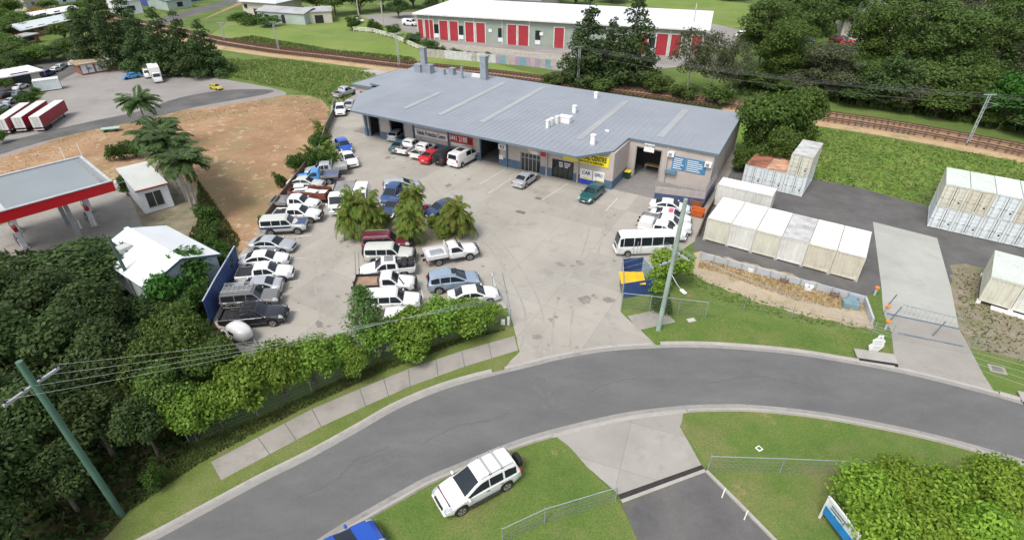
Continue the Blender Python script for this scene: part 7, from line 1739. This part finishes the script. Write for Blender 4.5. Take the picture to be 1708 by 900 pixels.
# pair of big dark trees, ragged olive trees
plant('pine2', 975, 140, -6, 92, 'big dark conifer in front of the warehouse, left of the pair'); plant('pine', 1050, 142, -10, 88, 'big dark conifer in front of the warehouse, right of the pair'); plant('pine', 1015, 138, 30, 60, 'dark conifer between the big pair in front of the warehouse')
plant('olive', 1145, 156, 52, 70, 'ragged pale olive tree in front of the right end of the warehouse'); plant('olive', 1182, 165, 60, 60, 'ragged olive tree right of the warehouse end'); plant('olive', 1215, 168, 70, 56, 'thin olive tree beside the big right hand forest')
for i, (u, v, vt, w, l) in enumerate([(920, 142, 122, 46, 'scrubby bush at the left foot of the dark conifer pair'), (1000, 152, 128, 54, 'scrubby bush below the dark conifer pair'), (1090, 155, 124, 56, 'scrubby bush right of the dark conifer pair'), (1140, 166, 140, 50, 'scrubby bush under the pale olive tree'), (1195, 176, 145, 54, 'scrubby bush beside the track near the workshop corner')]): plant(('shrub', 'shrub2')[i % 2], u, v, vt, w, l, 'shrub', 'shrub', lm=L_GUM)
# forest on the right
rf_ = [('gum', 1262, 120, -2, 92, 'dense green tree with a broad crown above the white suv'), ('gum2', 1300, 150, 40, 90, 'leafy tree left of the slanting dark pole, beside the track'), ('bigfar', 1240, 175, 104, 78, 'low bushy tree by the track at the left end of the right forest'), ('gum', 1340, 100, -12, 84, 'tall tree behind the navy car at the upper right'), ('gum2', 1370, 180, 78, 90, 'leafy tree by the track below the red car'), ('bigfar', 1312, 190, 138, 66, 'bushy undergrowth tree beside the track right of the workshop'), ('gum2', 1440, 130, 10, 84, 'tall tree in front of the cream house'), ('bigfar2', 1430, 200, 118, 96, 'dark bushy tree by the track below the cream house'), ('gum', 1500, 140, 0, 96, 'tall dark trunked tree right of the cream house'), ('bigfar', 1500, 212, 130, 92, 'bushy tree by the track, left of the last overhead mast'), ('gum2', 1570, 160, 20, 110, 'wide spreading tree above the last overhead mast'), ('bigfar2', 1560, 222, 140, 90, 'dark bushy tree just left of the last overhead mast'), ('gum', 1640, 150, -6, 110, 'tall tree with a red flowering top at the upper right'), ('bigfar', 1665, 232, 112, 104, 'emerald green bushy tree behind the last overhead mast'), ('gum2', 1715, 190, 40, 110, 'large tree at the right edge above the track'), ('bigfar2', 1725, 262, 160, 110, 'dark bushy tree at the right edge beside the track'), ('bigfar2', 1620, 200, 100, 90, 'dark bushy tree behind the emerald one'), ('gum2', 1385, 60, -30, 100, 'tall tree beyond the cream house at the top'), ('gum', 1460, 50, -40, 100, 'tall tree directly behind the cream house'), ('gum2', 1560, 70, -30, 110, 'tall tree at the top right behind the low pale house'), ('gum', 1650, 70, -30, 120, 'tall tree at the top right near the corner'), ('gum2', 1715, 100, -20, 110, 'tall tree in the top right corner'), ('bigfar2', 1470, 180, 80, 90, 'shadowy tree in the middle of the right forest'), ('bigfar2', 1540, 130, 50, 90, 'shadowy tree high in the right forest'), ('bigfar2', 1690, 140, 60, 90, 'shadowy tree near the right edge of the forest'), ('bigfar', 1300, 62, -4, 70, 'tree at the edge of the far grass field'), ('gum', 1800, 220, 40, 130, 'large tree beyond the right edge'), ('bigfar2', 1340, 140, 70, 80, 'shadowy tree behind the leafy one left of the slanting pole'),
       ('bigfar', 1290, 128, 60, 84, 'broad green tree over the shaded ground left of the navy car'), ('bigfar', 1330, 172, 112, 76, 'bushy tree between the track and the navy car'), ('bigfar2', 1460, 206, 150, 70, 'low dark bush tree below the cream house by the track'), ('bigfar', 1440, 168, 96, 84, 'green tree hiding the lower wall of the cream house'), ('bigfar', 1525, 178, 92, 96, 'green spreading tree right of the cream house'), ('bigfar', 1590, 188, 96, 100, 'green spreading tree behind the top of the last overhead mast'), ('gum2', 1600, 110, 8, 110, 'broad tree below the red flowering crown'), ('bigfar', 1640, 176, 92, 96, 'green spreading tree beside the emerald one'), ('bigfar', 1700, 216, 120, 96, 'green tree at the right edge above the emerald one'), ('bigfar', 1520, 100, 30, 90, 'green tree in front of the low pale house'), ('bigfar2', 1280, 196, 150, 60, 'low dark tree by the track just beyond the big leafy ones'), ('bigfar', 1380, 208, 160, 60, 'low bushy tree at the edge of the track below the cream house'), ('bigfar2', 1500, 228, 176, 60, 'low bush tree on the track edge left of the last mast'), ('bigfar2', 1650, 246, 186, 60, 'low bush tree on the track edge right of the last mast'), ('bigfar', 1360, 120, 64, 80, 'green tree below the navy car'), ('gum', 1310, 40, -30, 80, 'tall tree at the top beyond the far grass field'), ('gum2', 1510, 40, -40, 100, 'tall tree at the top above the low pale house'), ('gum', 1700, 50, -40, 110, 'tall tree above the top right corner'), ('gum2', 1610, 40, -40, 100, 'tall tree at the top left of the flowering one'),
       ('bigfar2', 1405, 165, 104, 76, 'low dark tree under the slanting pole'), ('bigfar', 1275, 95, 46, 60, 'bushy tree beside the white suv')]
for i, (k, u, v, vt, w, l) in enumerate(rf_):
    lim = float(np.interp(u, (1200, 1360, 1491, 1600, 1708, 1900), (168, 188, 207, 226, 247, 290))) - 24     # keep the crowns off the tracks
    if u > 1222: v = min(v, lim)
    plant(k, u, v, min(vt, v - 34), w, l, name='forest_tree', group='forest trees beyond the railway', lm=L_EMER if 'emerald green' in l else (None, L_MID, None, None, L_OLIVE)[i % 5])
t = plant('shrub', 1628, 40, 14, 30, 'red flowering tree crown high in the right forest', 'tree', 'flowering_tree', lm=L_FLOWER)
# dark tree row at the upper left and trees of the far street
lf = [('pine2', 158, 112, 12, 60, 'dark tree at the left end of the dark tree row'), ('pine', 205, 112, -4, 66, 'tall dark tree second from the left in the dark tree row'), ('pine2', 248, 118, 16, 66, 'dark tree third from the left in the dark tree row'), ('pine', 285, 122, 14, 66, 'dark tree behind the white box truck'), ('pine2', 318, 124, 20, 66, 'dark tree second from the right in the dark tree row'), ('pine', 352, 126, 34, 60, 'dark tree at the right end of the dark tree row'), ('bigfar2', 330, 128, 70, 56, 'dark low tree filling the right end of the dark row'), ('bigfar2', 262, 112, 60, 56, 'dark low tree above the white vans'), ('pine', 180, 84, -10, 56, 'dark tree rising behind the left end of the dark row'), ('pine2', 228, 84, -14, 60, 'dark tree rising behind the middle of the dark row')]
for k, u, v, vt, w, l in lf: plant(k, u, v, vt, w, l, name='forest_tree', group='dark tree row behind the gravel lot')
st = [('farround', 20, 92, 52, 56, 'round tree left of the long brick building'), ('farround', 60, 102, 70, 44, 'round tree below the long brick building'), ('farround', 88, 100, 70, 40, 'round tree next to the far street poles'), ('farround', 8, 64, 30, 50, 'round tree at the left edge near the top'), ('farround', 36, 44, 14, 44, 'tree right of the top left building'), ('farround', 66, 34, 10, 40, 'tree with yellow flowers behind the long building'), ('farround', 105, 24, 6, 44, 'yellow green tree at the top left'), ('farround', 132, 18, 0, 36, 'yellowish tree beside the dark tree row top'), ('farround', 8, 36, 10, 36, 'tree between the top left buildings'), ('farround', 85, 16, -4, 36, 'tree above the silver roof'), ('farround', 14, 118, 96, 40, 'low tree below the white canopy'), ('farround', 10, 150, 126, 40, 'tree over the parked cars at the left edge'), ('farround', 150, 122, 104, 24, 'small tree in front of the low shop'), ('farround', 36, 124, 108, 34, 'bush under the white canopy'), ('farround', 62, 124, 110, 26, 'small tree right of the white canopy'), ('farround', 5, 200, 178, 26, 'dark bush left of the red trailers'), ('farround', 6, 238, 214, 26, 'dark bush in front of the leftmost trailer')]
for k, u, v, vt, w, l in st: plant(k, u, v, vt, w, l, group='trees of the far street', lm=L_FALL if 'yellow flowers' in l else None)
for i, (u, v, vt, w, l) in enumerate([(40, 172, 158, 26, 'low clipped hedge bush beside the parked cars, left one'), (52, 166, 152, 24, 'low clipped hedge bush beside the parked cars, right one'), (60, 158, 146, 16, 'small clipped bush by the white box container'), (420, 40, 24, 46, 'bright shrub mass below the raised cottage, left one'), (448, 44, 28, 40, 'shrub mass below the raised cottage, right one'), (400, 34, 20, 34, 'shrub left of the raised cottage'), (590, 50, 28, 26, 'shrub at the top of the white rail fence'), (625, 52, 34, 26, 'shrub behind the white rail fence, left one'), (655, 60, 42, 26, 'shrub behind the white rail fence, middle one'), (690, 74, 54, 30, 'shrub behind the white rail fence, right one'), (716, 88, 66, 30, 'shrub at the corner of the warehouse yard'), (735, 92, 76, 24, 'shrub behind the graffiti fence, left one'), (760, 96, 82, 22, 'shrub behind the graffiti fence, second one'), (790, 100, 86, 22, 'shrub behind the graffiti fence, third one'), (815, 102, 88, 22, 'shrub behind the graffiti fence, last one')]): plant(('shrub', 'shrub2')[i % 2], u, v, vt, w, l, 'shrub', 'shrub')
# wood along the top
rng_t = random.Random(5)
tw = [(560, 26, -30, 60), (600, 22, -34, 60), (640, 18, -40, 64), (690, 14, -44, 64), (740, 12, -36, 64), (790, 8, -40, 64), (850, 2, -40, 70), (910, 4, -30, 64), (960, 8, -30, 60), (1020, 4, -30, 60), (1100, -4, -34, 64), (1160, -6, -30, 60), (1220, 0, -30, 64), (530, 22, -24, 50), (490, 14, -16, 44), (665, 30, -10, 40), (720, 26, -8, 36), (480, 2, -30, 60), (425, 0, -26, 40)]
tl = [(22, 104, 66, 64, 'behind the white canopy, left one'), (62, 106, 72, 52, 'behind the white canopy, right one'), (92, 102, 72, 44, 'beside the far street below the brick building'), (6, 70, 28, 60, 'at the left edge above the low shop'), (30, 60, 22, 56, 'above the low shop'), (75, 50, 20, 50, 'in front of the long brick building'), (110, 66, 34, 50, 'at the right end of the long brick building'), (20, 28, -8, 54, 'in the top left corner'), (55, 10, -20, 54, 'at the top between two roofs'), (115, 92, 62, 46, 'beside the mouth of the far street'), (140, 46, 6, 46, 'at the end of the white roof'), (95, 4, -24, 54, 'at the top above the silver roof'), (170, 14, -16, 60, 'at the top over the dark row'), (225, 4, -22, 60, 'at the top left of the long white roof'), (30, 112, 82, 46, 'behind the white canopy'), (0, 82, 50, 50, 'at the left edge over the canopy')]
for i, (u, v, vt, w, wd) in enumerate(tl): plant(('bigfar', 'farround', 'bigfar2')[i % 3], u, v, vt, w, 'green tree of the far street, ' + wd, group='trees of the far street')
words = ['left of the pale pole', 'above the pale pole', 'above the left end of the warehouse', 'above the warehouse roof corner', 'above the second pair of red doors', 'above the third pair of red doors', 'above the middle of the warehouse', 'left of the conifer pair', 'behind the left conifer', 'between the conifers', 'right of the right conifer', 'above the warehouse end', 'above the far grass field', 'behind the cream shed', 'behind the long pale green shed', 'low beside the white van', 'low over the warehouse roof', 'above the cottage', 'left above the cottage']
for (u, v, vt, w), wd in zip(tw, words): plant(rng_t.choice(['bigfar', 'bigfar2', 'gum2']), u, v, vt, w, 'dark tree of the wood along the top edge, ' + wd, name='forest_tree', group='wood along the top edge')
# tall grass on the railway bank and scrub behind the dirt lot
L_GRASS = leaf_mat('tall_grass', (.1, .165, .034), (.25, .31, .085), .14, (.33, .28, .13), .08); L_GRASSD = leaf_mat('rough_grass', (.05, .085, .02), (.15, .17, .055), .4); L_LAWN = leaf_mat('lawn_blade', (.06, .125, .016), (.13, .2, .035), .5)
scatter('tall_grass', [(1225, 285), (1367, 213), (1491, 234), (1720, 273), (1900, 310), (1900, 400), (1720, 350), (1600, 315), (1545, 342), (1430, 312), (1350, 298)], 9000, .2, L_GRASS, 41, .35, None, 2.2)
scatter('tall_grass', [(375, 100), (480, 100), (560, 112), (628, 125), (600, 150), (560, 180), (535, 165), (500, 152), (450, 142), (385, 128)], 10000, .22, L_GRASS, 42, .55, None, 2.0)
scatter('rough_grass', [(368, 68), (500, 86), (700, 110), (690, 96), (560, 84), (420, 60)], 9000, .14, L_GRASSD, 43, .35)
scatter('rough_grass', [(830, 128), (1200, 176), (1205, 186), (1000, 158), (830, 134)], 8000, .14, L_GRASSD, 44, .4)
scatter('rough_grass', [(1150, 452), (1210, 480), (1340, 520), (1456, 545), (1458, 552), (1340, 540), (1200, 500), (1148, 470)], 420, .16, L_LAWN, 53, .14, None, 1.6)
scatter('rough_grass', [(-60, 352), (0, 264), (120, 226), (240, 188), (330, 185), (430, 168), (500, 160), (538, 170), (548, 190), (530, 215), (490, 180), (400, 190), (250, 215), (120, 250), (0, 300)], 1500, .14, L_GRASSD, 54, .12, None, 1.8)
scatter('rough_grass', [(330, 300), (400, 400), (392, 430), (350, 480), (300, 420), (330, 370)], 6000, .12, L_GRASSD, 45, .4)
scatter('rough_grass', [(1590, 445), (1700, 480), (1800, 600), (1640, 585), (1605, 548)], 900, .12, L_GRASSD, 46, .2, None, 1.5)
scatter('rough_grass', [(852, 548), (780, 568), (640, 620), (520, 675), (430, 720), (330, 775), (220, 850), (200, 840), (310, 745), (430, 698), (600, 618), (790, 556)], 9000, .09, L_GRASSD, 47, .18)
scatter('lawn_grass', [(1046, 505), (1110, 516), (1300, 540), (1484, 562), (1492, 610), (1330, 584), (1170, 571), (1098, 574)], 7000, .06, L_LAWN, 48, .06)
scatter('lawn_grass', [(1145, 690), (1250, 684), (1420, 706), (1700, 775), (1690, 900), (1300, 900), (1190, 790), (1138, 712)], 9000, .05, L_LAWN, 49, .05)
scatter('lawn_grass', [(600, 880), (720, 812), (905, 735), (945, 745), (1028, 832), (1060, 905), (600, 940)], 8000, .05, L_LAWN, 50, .05)
scatter('undergrowth', [(1225, 160), (1240, 120), (1300, 100), (1560, 90), (1800, 140), (1900, 262), (1700, 222), (1500, 186), (1370, 168)], 16000, .5, L_GUM, 52, .9)
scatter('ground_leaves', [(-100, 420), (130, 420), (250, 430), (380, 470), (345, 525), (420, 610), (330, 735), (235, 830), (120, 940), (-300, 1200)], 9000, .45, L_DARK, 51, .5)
